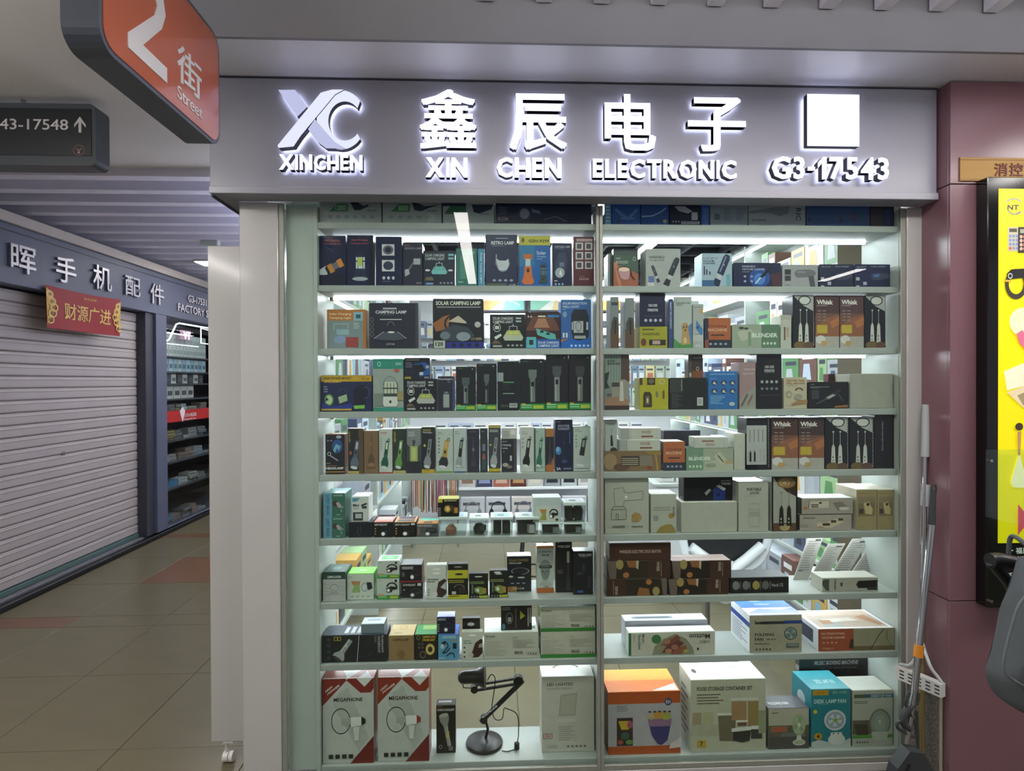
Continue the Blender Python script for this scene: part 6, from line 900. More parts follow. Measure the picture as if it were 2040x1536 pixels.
B(9, 1592, 1779, 1310, 'boxing_machine_box', 'large black MUSIC BOXING MACHINE box behind the fan boxes', '191817', [T_('MUSIC BOXING MACHINE', .22, .04, .86, .105, '8f9092', .025, sh=.012), T_('ENJOY THE THRILL OF THE FIGHT', .3, .14, .84, .175, '6a6b6c', .005), P_([(.6, .2), (.74, .18), (.84, .34), (.78, .6), (.6, .5)], '232326'), E_(.5, .36, .1, .14, '202024'), LN(.6, .4, .8, .42, 1, '4a4a4c'), '@left', R_(.1, .1, .9, .9, '8a8c8c'), ('g', [R_(.1, .1+.1*i, .9, .115+.1*i, '2a2b2b') for i in range(8)])], Y=.222, d=.035, top='2a2a2a', side='3a3c3c')
B(9, 1362, 1472, 1316, 'storage_carton', 'plain black carton behind the orange and cream boxes', '1c1e20', [], Y=.225, d=.035)

# ---------- black jointed desk lamp at the bottom left
dl = thing('desk_lamp', 'black jointed desk lamp with a round base and hanging cord', 'desk lamp', (0, 0, SH[9]))
bk = mat('lamp_black', '141415', rough=.35)
LY = .14
def lp(x, y, Y=LY): return atY(x, y, Y)
bc = lp(965, 1490, .145); bz = SH[9]+.0006; dl.location = (bc.x, LY, bz); dl['_o'] = [bc.x, LY, bz]
b = MB(); b.lathe([(.078, bz), (.081, bz+.006), (.078, bz+.014), (.06, bz+.024), (.03, bz+.029), (.010, bz+.030)], bc.x, .145, 36); b.build('base', bk, dl, smooth=True)
J0 = lp(972, 1452); J1 = lp(962, 1432); J2 = lp(1038, 1357); J3 = lp(945, 1372)
b = MB(); b.tube([(bc.x+.006, LY, bz+.028), (J0.x, LY, J0.z), (J1.x+.01, LY, J1.z)], .006, 10); b.build('post', bk, dl, smooth=True)
b = MB()
for dx, dz in ((-.010, .006), (.010, -.006)):
    b.tube([(J1.x+dx, LY-.008, J1.z-dz), (J2.x+dx, LY-.008, J2.z-dz)], .0085, 8)
b.build('lower_arm', bk, dl, smooth=True)
b = MB()
for dz in (.012, -.012): b.tube([(J2.x-.004, LY+.006, J2.z+dz), (J3.x, LY+.006, J3.z+dz)], .0065, 8)
b.build('upper_arm', bk, dl, smooth=True)
b = MB(); b.tube([(J2.x-.012, LY-.012, J2.z+.004), (J2.x-.012, LY+.014, J2.z+.004)], .022, 14); b.tube([(J1.x+.004, LY-.014, J1.z), (J1.x+.004, LY+.012, J1.z)], .016, 12); b.tube([(J3.x, LY-.012, J3.z), (J3.x, LY+.014, J3.z)], .016, 12); b.build('joint', bk, dl, smooth=True)
s0 = lp(962, 1424); s1 = lp(990, 1400); b = MB()
n = 60; b.tube([(s0.x+(s1.x-s0.x)*i/n+.004*math.cos(i*1.9), LY-.022+.004*math.sin(i*1.9), s0.z+(s1.z-s0.z)*i/n) for i in range(n+1)], .0012, 5); b.build('spring', steel, dl)
h0 = lp(907, 1347); h1 = lp(968, 1342)
b = MB(); ax = Vector((h1.x-h0.x, -.01, h1.z-h0.z)).normalized(); c0 = Vector((h0.x+.012, LY-.01, h0.z))
b.tube([c0+ax*t for t in (0, .004, .014, .03, .058, .085, .1, .118)], [.006, .018, .026, .0285, .0285, .033, .043, .052], 24); b.build('lamp_shade', bk, dl, smooth=True)
b = MB(); b.tube([c0+ax*.02+Vector((0, 0, -.028)), c0+ax*.02+Vector((.004, 0, -.046)), Vector((J3.x-.02, LY, J3.z+.004)), Vector((J3.x, LY, J3.z+.006))], .0028, 7); b.build('shade_bracket', bk, dl, smooth=True)
def curve(pts, n=8):
    out = []
    P = [Vector(p) for p in pts]; P = [P[0]]+P+[P[-1]]
    for i in range(1, len(P)-2):
        for k in range(n):
            t = k/n; a, q, c, d = P[i-1], P[i], P[i+1], P[i+2]
            out.append(.5*((2*q)+(c-a)*t+(2*a-5*q+4*c-d)*t*t+(3*q-a-3*c+d)*t**3))
    return out+[P[-2]]
cp = [lp(971, 1356), lp(978, 1344), lp(986, 1350), lp(985, 1372), lp(980, 1410, .12), lp(986, 1432, .11), lp(1000, 1432, .11), lp(1004, 1412, .12), lp(1010, 1412, .1), lp(1030, 1424, .1), lp(1033, 1462, .1)]
e0 = lp(1030, 1480, .1)
cp += [e0]; b = MB(); b.tube(curve(cp), .0022, 7); b.build('cord', bk, dl, smooth=True)
b = MB(); b.box(e0.x-.012, e0.x+.010, .09, .104, bz+.001, e0.z+.006, ch=.004); b.build('cord_switch', bk, dl)
b = MB(); b.tube(curve([(e0.x-.006, .097, bz+.004), (e0.x-.04, .085, bz+.003), (bc.x+.075, .09, bz+.003)]), .0022, 7); b.build('cord', bk, dl, smooth=True)
# ================================================================ SHOP ACROSS THE SIDE CORRIDOR
lsh = thing('shop_header', 'slate grey header of the shuttered shop with raised silver characters', 'sign', (XS, 0, 2.38))
b = MB(); b.box(-4.0, XS, -1.5, 10.5, 2.38, 2.82, ch=.004); b.build('header_panel', dark_paint, lsh)
b = MB(); b.box(-4.0, XS+.006, -1.5, 10.5, 2.765, 2.772); b.build('header_groove', dark_frame, lsh)
b = MB(); b.box(-4.0, XS+.03, -1.5, 10.5, 2.8205, 2.90, ch=.003); b.build('light_trim', mat('beige_trim', 'b4aca4', rough=.5), lsh)
lf = mat('silver_letter', 'b9b9bd', rough=.35, metal=.3); lsd = mat('letter_side', '6c6e78', rough=.5)
def side_text(s, x0, x1, y0, y1, bold=.01, X=XS, t=.022, parent=lsh, mats=None, name='sign_letter'):
    a = atX(x0, (y0+y1)/2, X+t).y; c = atX(x1, (y0+y1)/2, X+t).y; xm = (x0+x1)/2
    z1 = atX(xm, y0, X+t).z; z0 = atX(xm, y1, X+t).z; vs, fs, _ = glyphs(s, bold, 2); mb = MB()
    extrude_flat(mb, vs, fs, lambda u, v, e: (e, a+u*(c-a), z0+v*(z1-z0)), X+t, X+.002, 0, 1, 1)
    return mb.build(name, mats or [lf, lsd], parent)
for s, a, c, d, e in (('晖', 22, 72, 490, 544), ('手', 112, 152, 512, 564), ('机', 186, 223, 530, 578), ('配', 250, 280, 552, 590), ('件', 300, 327, 566, 606)):
    side_text(s, a, c, d, e)
side_text('G3-17531', 375, 411, 592, 606, .02, t=.016); side_text('FACTORY S', 355, 415, 611, 626, .01, t=.016)
# roller shutter, one object for each slat
YS1 = 3.74
sh = thing('roller_shutter', 'closed pale grey roller shutter of the shop across the corridor', 'shutter', (-3.62, 1, .06))
shut_m = mat('shutter_paint', 'aaa39f', rough=.5, noise=.05, nscale=3)
prof = [(-3.640, 0), (-3.632, .002), (-3.624, .008), (-3.622, .014), (-3.622, .062), (-3.6195, .066), (-3.6195, .070), (-3.622, .074), (-3.624, .086), (-3.632, .092), (-3.640, .0935), (-3.648, .0935), (-3.648, 0)]
mb = MB()
for i in range(len(prof)):
    (x0, z0), (x1, z1) = prof[i], prof[(i+1) % len(prof)]
    mb.face([(x0, -1.2, z0), (x0, YS1, z0), (x1, YS1, z1), (x1, -1.2, z1)])
mb.face([(x, -1.2, z) for x, z in prof]); mb.face([(x, YS1, z) for x, z in reversed(prof)])
o = mb.build('slat', shut_m); slat_me = o.data; bpy.data.objects.remove(o)
for k in range(24):
    o = bpy.data.objects.new('slat', slat_me); COL.objects.link(o); o.parent = sh; o.location = (3.62, -1, .0945*k+.10-.06)
b = MB(); b.box(-3.66, -3.61, -1.2, YS1, .062, .098, ch=.002); b.build('bottom_rail', mat('teal_rail', '4f6a66', rough=.4), sh)
lk = atX(127, 903, -3.615); b = MB(); b.tube([(-3.63, lk.y, lk.z), (-3.612, lk.y, lk.z)], .016, 14); b.tube([(-3.612, lk.y, lk.z), (-3.606, lk.y, lk.z)], .007, 8); b.build('lock', steel, sh)
mb = MB(); mb.box(-3.56, XS+.0, -1.5, 10.5, 0, .042, ch=.004); struct(mb.build('trim_1', black_pl))
mb = MB(); mb.box(-3.72, -3.561, -1.5, 10.5, 0, .058, ch=.003); struct(mb.build('trim_2', mat('grey_sill', '6a6b6e', rough=.4)))
mb = MB(); mb.box(-3.64, -3.53, YS1+.002, YS1+.14, .06, 2.38, ch=.003); struct(mb.build('wall_pilaster_dark', dark_frame))
mb = MB(); mb.box(-3.60, XS, YS1+.142, YS1+.34, .06, 2.38, ch=.004); struct(mb.build('wall_pilaster', dark_paint))
mb = MB(); mb.box(-4.4, -4.36, YS1, 10.5, .06, 2.38); struct(mb.build('wall_cabinet_back', mat('cabinet_back', '15161a', rough=.7)))
mb = MB(); mb.box(-4.4, -4.3, -1.5, YS1, .06, 2.38); struct(mb.build('wall_behind_shutter', dark_frame))
# its display cabinet
Y0, Y1 = YS1+.342, 6.2
cab = thing('display_cabinet', 'dark glazed display cabinet of the shop across the corridor', 'cabinet', (-3.6, Y0, .06))
zlow = atX(372, 1032, -3.53).z
b = MB(); b.box(-3.56, XS-.004, Y0, Y1, .06, zlow, ch=.003); b.build('bottom_frame', dark_paint, cab)
b = MB(); b.face([(-3.52, Y0, zlow), (-3.52, Y1, zlow), (-3.52, Y1, 2.38), (-3.52, Y0, 2.38)]); b.build('glass_pane', GLASS, cab)
rowy = [(712, 'a'), (741, 'b'), (764, 'c'), (793, 'd'), (822, 'r'), (872, 'e'), (912, 'e'), (962, 'e')]
zs = []
for y, k in rowy:
    z = atX(370, y, -3.6).z; zs.append(z)
    b = MB(); b.box(-4.3, -3.56, Y0, Y1, z-.018, z, ch=.001); b.build('shelf_board', dark_frame, cab)
ned = emis('neon_white', 'f4f6ff', 2.4)
def nx(x, y): p = atX(x, y, -3.525); return (-3.53, p.y, p.z)
b = MB(); b.tube([nx(331, 680), nx(338, 676), nx(352, 646), nx(358, 644), nx(430, 656)], .009, 8); b.build('neon_line', ned, cab)
b = MB(); b.tube([nx(331, 684), nx(396, 691)], .005, 6); b.build('neon_line', ned, cab)
a = nx(363, 657); c = nx(382, 678); b = MB(); b.box(-3.55, -3.535, a[1], c[1], c[2], a[2]); lb = b.build('light_panel', emis('pink_panel', 'd8a8c8', .8), cab)
side_text('VT', 366, 380, 661, 676, .03, X=-3.534, t=.006, parent=lb, mats=[ned, ned], name='panel_letter')
a = nx(401, 654); c = nx(420, 686); b = MB()
b.tube([(-3.53, a[1], a[2]), (-3.53, c[1], a[2]-.01), (-3.53, c[1], c[2]), (-3.53, a[1], c[2])], .007, 6, closed=True); b.build('neon_line', ned, cab)
def small(kind, X0, y0, wy, h, z, col, label, grp, dx=.06, tilt=0, cat='box', sub=None):
    k = (kind, round(wy, 3), round(h, 3), col)
    if k not in _tm:
        mb = MB(); mb.box(0, dx, 0, wy, 0, h, col, ch=.0015); mb.box(dx, dx+.0008, wy*.15, wy*.85, h*.25, h*.6, sub or '777'); o = mb.build(kind, PRINT); _tm[k] = o.data; bpy.data.objects.remove(o)
    o = bpy.data.objects.new(kind, _tm[k]); COL.objects.link(o); o.location = (X0, y0, z+.0006); tag(o, label, cat, grp)
    if tilt: o.rotation_euler = (math.radians(tilt), 0, 0)
    return o
rr = random.Random(3)
for lay in (0, 1):
    y = Y0+.03; i = 0
    while y < 5.15:
        i += 1; small('phone_case_box', -3.68, y, .07, .13, zs[0]+lay*.1318, ('b4bab8', 'a8b0ae')[lay], 'white upright case box, '+nth(i)+' from the pilaster, '+('lower', 'upper')[lay]+' tier under the neon line', 'white case boxes in the cabinet', sub='8a9290'); y += .078
y = Y0+.03; i = 0
while y < 5.15:
    small('charger_box', -3.66, y, .085, .145, zs[1], ('b0b4b2', '7fa0b4', 'a8b8bc', '86a8b8')[i % 4], ('white', 'blue', 'grey', 'light blue')[i % 4]+' charger box, '+nth(i+1)+' from the pilaster on the shelf below the case boxes', 'charger boxes in the cabinet', sub='4a6a7a'); y += .095; i += 1
y = Y0+.02; i = 0
while y < 5.1:
    small('earphone_box', -3.66, y, .1, .11, zs[2], ('b8b8b4', '3a3c42')[i % 2], ('white', 'black')[i % 2]+' earphone box, '+nth(i+1)+' from the pilaster on the third cabinet shelf', 'earphone boxes in the cabinet', sub='55585c'); y += .125; i += 1
for i in range(5):
    small('watch_box', -3.66, Y0+.02+.15*i, .14, .15, zs[3], 'b2b2ac', 'white square watch box, '+nth(i+1)+' from the pilaster on the fourth cabinet shelf', 'watch boxes in the cabinet', sub='44464a')
a = atX(331, 820, -3.515); c = atX(331, 843, -3.515)
b = MB(); b.box(-3.5185, -3.514, Y0, Y1-.4, c.z, a.z); red = b.build('red_sticker_band', mat('red_vinyl', 'b02a28', rough=.35), cab)
b = MB(); m_ = atX(358, 828, -3.513)
q = [(0, .05), (.06, .1), (.12, .05), (.06, -.08)]
b.face([(-3.512, m_.y+u, m_.z+v) for u, v in q]); b.build('sticker_logo', mat('white_vinyl', 'd8d0cc'), red)
side_text('义乌小商品城', 367, 391, 822, 830, .005, X=-3.514, t=.003, parent=red, mats=[MATS['white_vinyl']]*2, name='sticker_letter')
side_text('chinagoods.com', 366, 390, 832, 837, .005, X=-3.514, t=.003, parent=red, mats=[MATS['white_vinyl']]*2, name='sticker_letter')
PN = ['grey', 'dim grey', 'silver', 'charcoal', 'brownish', 'blue', 'pale olive', 'violet grey', 'ochre']
pk = ['8a8e90', '6a6e72', '9aa4a6', '50545a', '7a6a64', '3f6a8a', '8a8a84', '5a5a60', 'a08a4a']
for r_ in range(4, 9):
    zz = zs[r_] if r_ < 8 else zlow
    if r_ == 8: zz = .062
    y = Y0+.02; cn = 0
    while y < 5.1:
        cn += 1; col = rr.choice(pk); n = rr.randint(1, 3); w = rr.choice((.11, .15, .19))
        for k in range(n):
            small('cable_packet', -3.72+rr.uniform(-.02, .02), y, w, .035, zz+.0365*k, col, PN[pk.index(col)]+' cable packet, '+nth(cn)+' pile, '+nth(k+1)+' from its bottom, '+('first', 'second', 'third', 'fourth', 'lowest')[r_-4]+' shelf below the red band', PN[pk.index(col)]+' cable packets, shelf '+('one', 'two', 'three', 'four', 'five')[r_-4], dx=.12, cat='packet', sub=rr.choice(pk))
        y += w+.015
mb = MB(); mb.box(-4.35, -3.57, Y0, Y1, .0, .0615); struct(mb.build('trim_3', dark_frame))
# red good-luck banner
p = [atX(91, 567, -3.47), atX(240, 597, -3.47), atX(237, 670, -3.47), atX(94, 653, -3.47)]
redm = mat('red_cloth', '940f16', rough=.6, noise=.04); ban = thing('luck_banner', 'red banner with gold Chinese characters hanging on the shutter', 'banner', p[3])
NU = 12; mb = MB(); vs = []; 
def bp(u, v, e=0):
    t_ = p[0].lerp(p[1], u); l_ = p[3].lerp(p[2], u); q = t_.lerp(l_, v); return (q.x+.012*math.sin(u*7)*v+e, q.y, q.z-.012*math.sin(math.pi*u)*(1-v))
for i in range(NU+1):
    for v in (0, .5, 1): vs.append(bp(i/NU, v)); 
n3 = 3
mb.raw(vs, [(i*3+k, (i+1)*3+k, (i+1)*3+k+1, i*3+k+1) for i in range(NU) for k in (0, 1)])
vs2 = [(x-.003, y, z) for x, y, z in vs]; mb.raw(vs2, [(i*3+k+1, (i+1)*3+k+1, (i+1)*3+k, i*3+k) for i in range(NU) for k in (0, 1)])
mb.build('banner_cloth', redm, ban, smooth=True)
gold = mat('gold_print', 'd0a43a', rough=.4)
mb = MB()
paint(mb, [T_('财源广进', .2, .32, .86, .74, 'd8b04a', .008), T_('诚信经营', .46, .1, .64, .16, 'd0a43a', 0)], lambda u, v, e: bp(u, v, .002+e), .0002)
mb.build('banner_lettering', PRINT, ban)
for s_, u0 in ((1, 0), (-1, 1)):
    mb = MB(); els = [P_([(u0, .05), (u0+s_*.06, .15), (u0+s_*.1, .4), (u0+s_*.06, .7), (u0, .95)], 'c8982e')]
    for cu, cv, r in ((.04, .2, .04), (.06, .36, .045), (.08, .5, .045), (.06, .64, .045), (.03, .8, .04)): els += [RING(u0+s_*cu, cv, r, r*2.3, .3, 'e0bc50', 12), E_(u0+s_*cu, cv, r*.35, r*.8, '7a5a18', 8)]
    paint(mb, els, lambda u, v, e: bp(min(max(u, 0), 1), v, .002+e), .0001); mb.build('coin_ornament', PRINT, ban)
# far shop fronts beyond
mb = MB(); mb.box(-3.9, XS, 6.4, 10.5, .06, 2.38); struct(mb.build('wall_far_shop', dark_frame))

# ================================================================ HANGING SIGNS
Yf = -.42; pf = atY(438, 298, Yf); XF = pf.x; z0 = pf.z; z1 = atY(438, 76, Yf).z; Yn = atX(197, 60, XF).y
hs = thing('hanging_street_sign', 'orange hanging sign in a slate frame with a big white 2 and Street', 'sign', (XF, Yn, z0))
frm = mat('sign_frame_slate', '5b606e', rough=.4, noise=.03)
def rrect(a0, a1, c0, c1, r, n=6):
    o = []
    for cx, cy, s in ((a1-r, c1-r, 0), (a0+r, c1-r, 90), (a0+r, c0+r, 180), (a1-r, c0+r, 270)):
        for k in range(n+1): t = math.radians(s+90*k/n); o.append((cx+r*math.cos(t), cy+r*math.sin(t)))
    return o
mb = MB(); mb.prism(rrect(Yn, Yf, z0, z1, .055), lambda a, c, t: (t, a, c), XF, XF-.085); mb.build('sign_frame', frm, hs)
mb = MB(); mb.prism(rrect(Yn+.012, Yf-.012, z0+.012, z1-.012, .045), lambda a, c, t: (t, a, c), XF+.0025, XF+.0003); mb.build('orange_face', mat('orange_panel', 'c2674a', rough=.2, noise=.03, nscale=2, coat=.4), hs)
whv = mat('white_lettering', 'e6e2e4', rough=.35)
def face_text(s, xa, xb, ztop, zbot, bold, name='sign_letter'):
    ya = atX(xa, ztop[1] if isinstance(ztop, tuple) else 100, XF).y; yb = atX(xb, 150, XF).y
    zt_ = atX(*ztop, XF).z; zb_ = atX(*zbot, XF).z; vs, fs, _ = glyphs(s, bold, 4); mb = MB()
    extrude_flat(mb, vs, fs, lambda u, v, e: (e, ya+u*(yb-ya), zb_+v*(zt_-zb_)), XF+.0045, XF+.0025, 0, 0, 0); mb.build(name, whv, hs)
yb = atX(290, 132, XF).z
face_text('街', 350, 399, (350, 80), (350, 157), .008)
face_text('Street', 351, 400, (351, 168), (351, 194), .005)
ya, yc = atX(252, 100, XF).y, atX(330, 165, XF).y; zb2 = atX(330, 166, XF).z; w2 = yc-ya; h2 = min(w2*1.5, z1-.03-zb2); mb = MB()
two = [(0, 0), (1, 0), (1, .16), (.36, .16), (.86, .52), (.97, .70), (.9, .88), (.72, .98), (.45, 1), (.2, .95), (.06, .82), (.04, .70), (.24, .70), (.3, .80), (.46, .85), (.66, .82), (.74, .71), (.66, .58), (.0, .14)]
mb.prism(two, lambda a, c, t: (t, ya+a*w2, zb2+c*h2), XF+.0045, XF+.0025); mb.build('sign_numeral', whv, hs)
b = MB(); 
for yy in (Yn+.12, Yf-.12): b.tube([(XF-.042, yy, z1), (XF-.042, yy, 2.999)], .008, 10)
b.build('hanger_rods', steel, hs)

YD = .44; q0 = atY(190, 207, YD); q1 = atY(190, 330, YD); xr = q0.x
ds = thing('hanging_direction_sign', 'dark hanging sign reading 43-17548 with an up arrow', 'sign', (xr, YD, q1.z))
mb = MB(); mb.prism(rrect(-3.35, xr, q1.z, q0.z, .03), lambda a, c, t: (a, t, c), YD, YD+.10); mb.build('sign_frame', mat('dark_sign_frame', '4a5158', rough=.4), ds)
mb = MB(); mb.box(-3.32, xr-.018, YD-.003, YD-.0004, q1.z+.045, q0.z-.025, ch=.001); mb.build('dark_face', mat('dark_sign_face', '262b30', rough=.3), ds)
def ftext(s, x0, x1, y0, y1, bold):
    a = atY(x0, y0, YD); c = atY(x1, y1, YD); vs, fs, _ = glyphs(s, bold, 3); mb = MB()
    extrude_flat(mb, vs, fs, lambda u, v, e: (a.x+u*(c.x-a.x), e, c.z+v*(a.z-c.z)), YD-.005, YD-.003, 0, 0, 0); mb.build('sign_letter', MATS['white_lettering'], ds)
ftext('43-17548', 1, 137, 237, 260, .006)
a = atY(149, 233, YD); c = atY(172, 265, YD); w = c.x-a.x; h = a.z-c.z
mb = MB(); mb.prism([(.5, 1), (1, .5), (1, .32), (.62, .66), (.62, 0), (.38, 0), (.38, .66), (0, .32), (0, .5)], lambda u, v, t: (a.x+u*w, t, c.z+v*h), YD-.005, YD-.003); mb.build('arrow', MATS['white_lettering'], ds)
a = atY(158, 300, YD); mb = MB(); paint(mb, [RING(0, 0, .026, .026, .12, '8a6a64', 20), L_([(-.012, -.008), (.002, .002), (.012, -.008)], .005, 'a8786e'), E_(0, .01, .006, .006, 'b89a90', 8)], lambda u, v, e: (a.x+u, YD-.0032-e, a.z-v), .00005); mb.build('round_logo', PRINT, ds)
rp = atY(47, 200, YD+.05); b = MB(); b.tube([(rp.x, YD+.05, q0.z), (rp.x, YD+.05, 2.999)], .011, 10); b.tube([(-3.0, YD+.05, q0.z), (-3.0, YD+.05, 2.999)], .011, 10); b.build('hanger_rods', steel, ds)
# smoke detector on the slats
sp = atZ(417, 484, 2.93); b = MB(); b.box(sp.x-.07, sp.x+.09, sp.y-.03, sp.y+.03, 2.905, 2.9495, ch=.008); tag(b.build('smoke_detector', white_lam), 'small white detector box fixed to the corridor ceiling slats', 'detector')

# ================================================================ PILLAR: PLAQUE, LIGHT BOX, BAG
a = atY(1913, 313, PY-.006); c = atY(2100, 362, PY-.006)
pq = thing('gold_plaque', 'gold plaque with dark red characters on the pink pillar', 'plaque', (a.x, PY, c.z))
b = MB(); b.box(a.x, c.x, PY-.006, PY-.0005, c.z, a.z, ch=.001); b.build('plaque_plate', mat('brushed_gold', '9a7430', rough=.45, metal=.2, noise=.08, nscale=4, stretch=(1, 1, 8)), pq)
dr = mat('dark_red_letter', '6a2018', rough=.5)
for s, x0, x1 in (('消', 1981, 2007), ('控', 2011, 2038)):
    u0 = atY(x0, 325, PY-.007); u1 = atY(x1, 351, PY-.007); vs, fs, _ = glyphs(s, .01, 3); mb = MB()
    extrude_flat(mb, vs, fs, lambda u, v, e: (u0.x+u*(u1.x-u0.x), e, u1.z+v*(u0.z-u1.z)), PY-.0085, PY-.006, 0, 0, 0); mb.build('plaque_letter', dr, pq)
b = MB()
for yy in (318, 357): u = atY(1913, yy, PY-.007); v = atY(2100, yy+1.5, PY-.007); b.box(u.x, c.x, PY-.0068, PY-.0061, v.z, u.z)
b.build('plaque_line', dr, pq)
LBY = PY-.055
a = atY(1968, 352, LBY); c = atY(2130, 1208, LBY)
lbx = thing('poster_light_box', 'black framed light box with a yellow product poster on the pillar', 'light box', (a.x, PY, c.z))
b = MB(); b.box(a.x, c.x, LBY, PY-.0006, c.z, a.z, ch=.003); b.build('black_frame', mat('gloss_black', '0d0e10', rough=.12), lbx)
ya0 = atY(1989, 376, LBY); yc0 = atY(2118, 1080, LBY)
def vemit(name, s):
    m = mat(name, vcol=True, rough=.4); nt = m.node_tree; bs = nt.nodes['Principled BSDF']; at = [n for n in nt.nodes if n.type == 'ATTRIBUTE'][0]
    nt.links.new(at.outputs['Color'], bs.inputs['Emission Color']); bs.inputs['Emission Strength'].default_value = s; return m
POST = vemit('backlit_film', .42)
b = MB(); b.box(ya0.x, yc0.x, LBY-.0015, LBY-.0002, yc0.z, ya0.z, 'ecdc00'); po = b.build('yellow_poster', POST, lbx)
def pu(x, y): return ((x-1989)/(2118-1989), (y-376)/(1080-376))
def PR(pts, c_): return P_([pu(*q) for q in pts], c_)
els = [T_('NT', *pu(2006, 408), *pu(2028, 418), '33333a', .03, sh=.03), RING(*pu(2020, 412), .12, .022, .12, '5a70a0', 16, .1, .45), RING(*pu(2018, 412), .14, .024, .12, '8a98b4', 16, .6, .9), T_('DIGITAL', *pu(2022, 421), *pu(2050, 425), '5a6a9a', 0),
  PR([(2006, 452), (2026, 452), (2026, 500), (2006, 500)], 'b8b094'), PR([(2009, 455), (2024, 455), (2024, 462), (2009, 462)], '4a4838')]
els += [E_(*pu(2011+6.5*i, 470+8*j), .022, .0045, ('c85a2c' if j > 2 and i == 0 else '7a88b0'), 8) for i in range(3) for j in range(4)]
els += [PR([(2026, 452), (2060, 452), (2060, 503), (2026, 503)], '23201f'), PR([(2030, 456), (2056, 456), (2056, 464), (2030, 464)], '9a9c84')]+[E_(*pu(2032+7*i, 471+8*j), .024, .005, 'd8a08a', 8) for i in range(4) for j in range(4)]
els += [RING(*pu(2022, 565), .17, .043, .34, '3a342c', 22), PR([(2003, 545), (2012, 536), (2040, 534), (2042, 552), (2006, 556)], '1c1a18'), RING(*pu(2010, 549), .035, .008, .3, 'ddd', 12), PR([(1999, 556), (2012, 558), (2012, 562), (1999, 560)], 'd8a040'),
  E_(*pu(2034, 640), .2, .04, 'e4dcb4'), PR([(2016, 640), (2060, 640), (2060, 690), (2036, 676)], 'e4dcb8'), PR([(2022, 664), (2034, 656), (2060, 700), (2050, 706), (2028, 682)], 'd06a86'),
  PR([(1998, 738), (2036, 722), (2060, 740), (2060, 760), (2004, 776)], 'e8e0c0'), PR([(2004, 780), (2060, 758), (2060, 806), (2036, 810)], 'd8c8a0'), PR([(2024, 786), (2056, 772), (2052, 798), (2036, 806)], '9a8a64'),
  E_(*pu(2028, 848), .06, .011, '3a3028', 14), PR([(2024, 858), (2032, 858), (2030, 905), (2026, 905)], 'b0885a'), PR([(2027, 905), (2030, 905), (2044, 962), (2036, 970), (2016, 968), (2012, 958)], 'f4ecc0'), PR([(2026, 1002), (2050, 1032), (2026, 1064)], 'cc4a5c')]
mb = MB(); W2, H2 = yc0.x-ya0.x, ya0.z-yc0.z
paint(mb, els, lambda u, v, e: (ya0.x+u*W2, LBY-.0016-e, ya0.z-v*H2), .00004); mb.build('poster_print', POST, po)
wl_ = emis('lit_text', 'e8e8e4', .75)
def lbt(s, x0, x1, y0, y1):
    u0 = atY(x0, y0, LBY-.001); u1 = atY(x1, y1, LBY-.001); vs, fs, _ = glyphs(s, .006, 2); mb = MB()
    mb.raw([(u0.x+u*(u1.x-u0.x), LBY-.0006, u1.z+v*(u0.z-u1.z)) for u, v in vs], fs); mb.build('poster_lettering', wl_, lbx)
lbt('福建', 2024, 2050, 1091, 1103); lbt('地址:国', 2008, 2046, 1108, 1119); lbt('手机:1', 2007, 2040, 1141, 1153); lbt('电邮:2', 2007, 2040, 1160, 1172)
u0 = atY(2008, 1092, LBY); mb = MB(); mb.face([(u0.x+x*.02, LBY-.0006, u0.z-y*.02) for x, y in ((0, 0), (1.1, .45), (0, .9), (.3, .45))]); mb.build('poster_arrow', wl_, lbx)
b = MB(); u0 = atY(1966, 896, LBY-.02); u1 = atY(2130, 1206, LBY-.02); b.box(u0.x, u1.x, LBY-.016, LBY-.013, u1.z, u0.z); b.build('acrylic_pocket', GLASS, lbx)
for yy in (918, 1198):
    u = atY(1975, yy, LBY-.017); b = MB(); b.tube([(u.x, LBY-.001, u.z), (u.x, LBY-.019, u.z)], .006, 10); b.build('screw', steel, lbx)

# grey bag hanging from a black padded handle
BY = -.86
def bgp(x, y): p_ = atY(x, y, BY-.062); return (p_.x, p_.z)
cart = thing('push_handle', 'black padded handle bar before the light box at the right edge', 'handle', (1.3, BY, 0))
h0 = atY(1972, 1117, BY); h1 = atY(2110, 1150, BY)
b = MB(); b.tube(curve([(h0.x, BY, h0.z), (h0.x+.05, BY, h0.z-.004), (h1.x, BY, h1.z)]), .020, 14); b.build('padded_grip', black_pl, cart, smooth=True)
b = MB(); b.tube(curve([(h0.x+.004, BY+.0, h0.z-.004), atY(2005, 1155, BY), atY(2035, 1200, BY), atY(2075, 1225, BY), (h1.x+.02, BY, .7), (h1.x+.05, BY, .01)]), .014, 12); b.build('side_tube', black_pl, cart, smooth=True)
bg = thing('grey_bag', 'grey canvas bag with a piped pocket hanging at the right edge', 'bag', (1.45, BY-.05, .8))
canvas = mat('grey_canvas', '53585c', rough=.9, noise=.06, nscale=8, bump=.15, bscale=400)
out = [(2036, 1108), (2014, 1160), (1998, 1215), (1980, 1285), (1968, 1330), (1970, 1352), (1984, 1385), (2010, 1402), (2044, 1416), (2120, 1420), (2190, 1400), (2200, 1300), (2180, 1150), (2140, 1104)]
P2 = [(q.x, q.z) for q in curve([(a_, 0, c_) for a_, c_ in (bgp(*q) for q in out+out[:1])], 4)[:-1]]; cxm = sum(q[0] for q in P2)/len(P2); czm = sum(q[1] for q in P2)/len(P2)
mb = MB(); vs = []; layers = [(-.034, .55), (-.033, .74), (-.029, .86), (-.02, .94), (-.008, .985), (.006, 1.0), (.045, 1.0), (.058, .985), (.064, .95)]
n = len(P2)
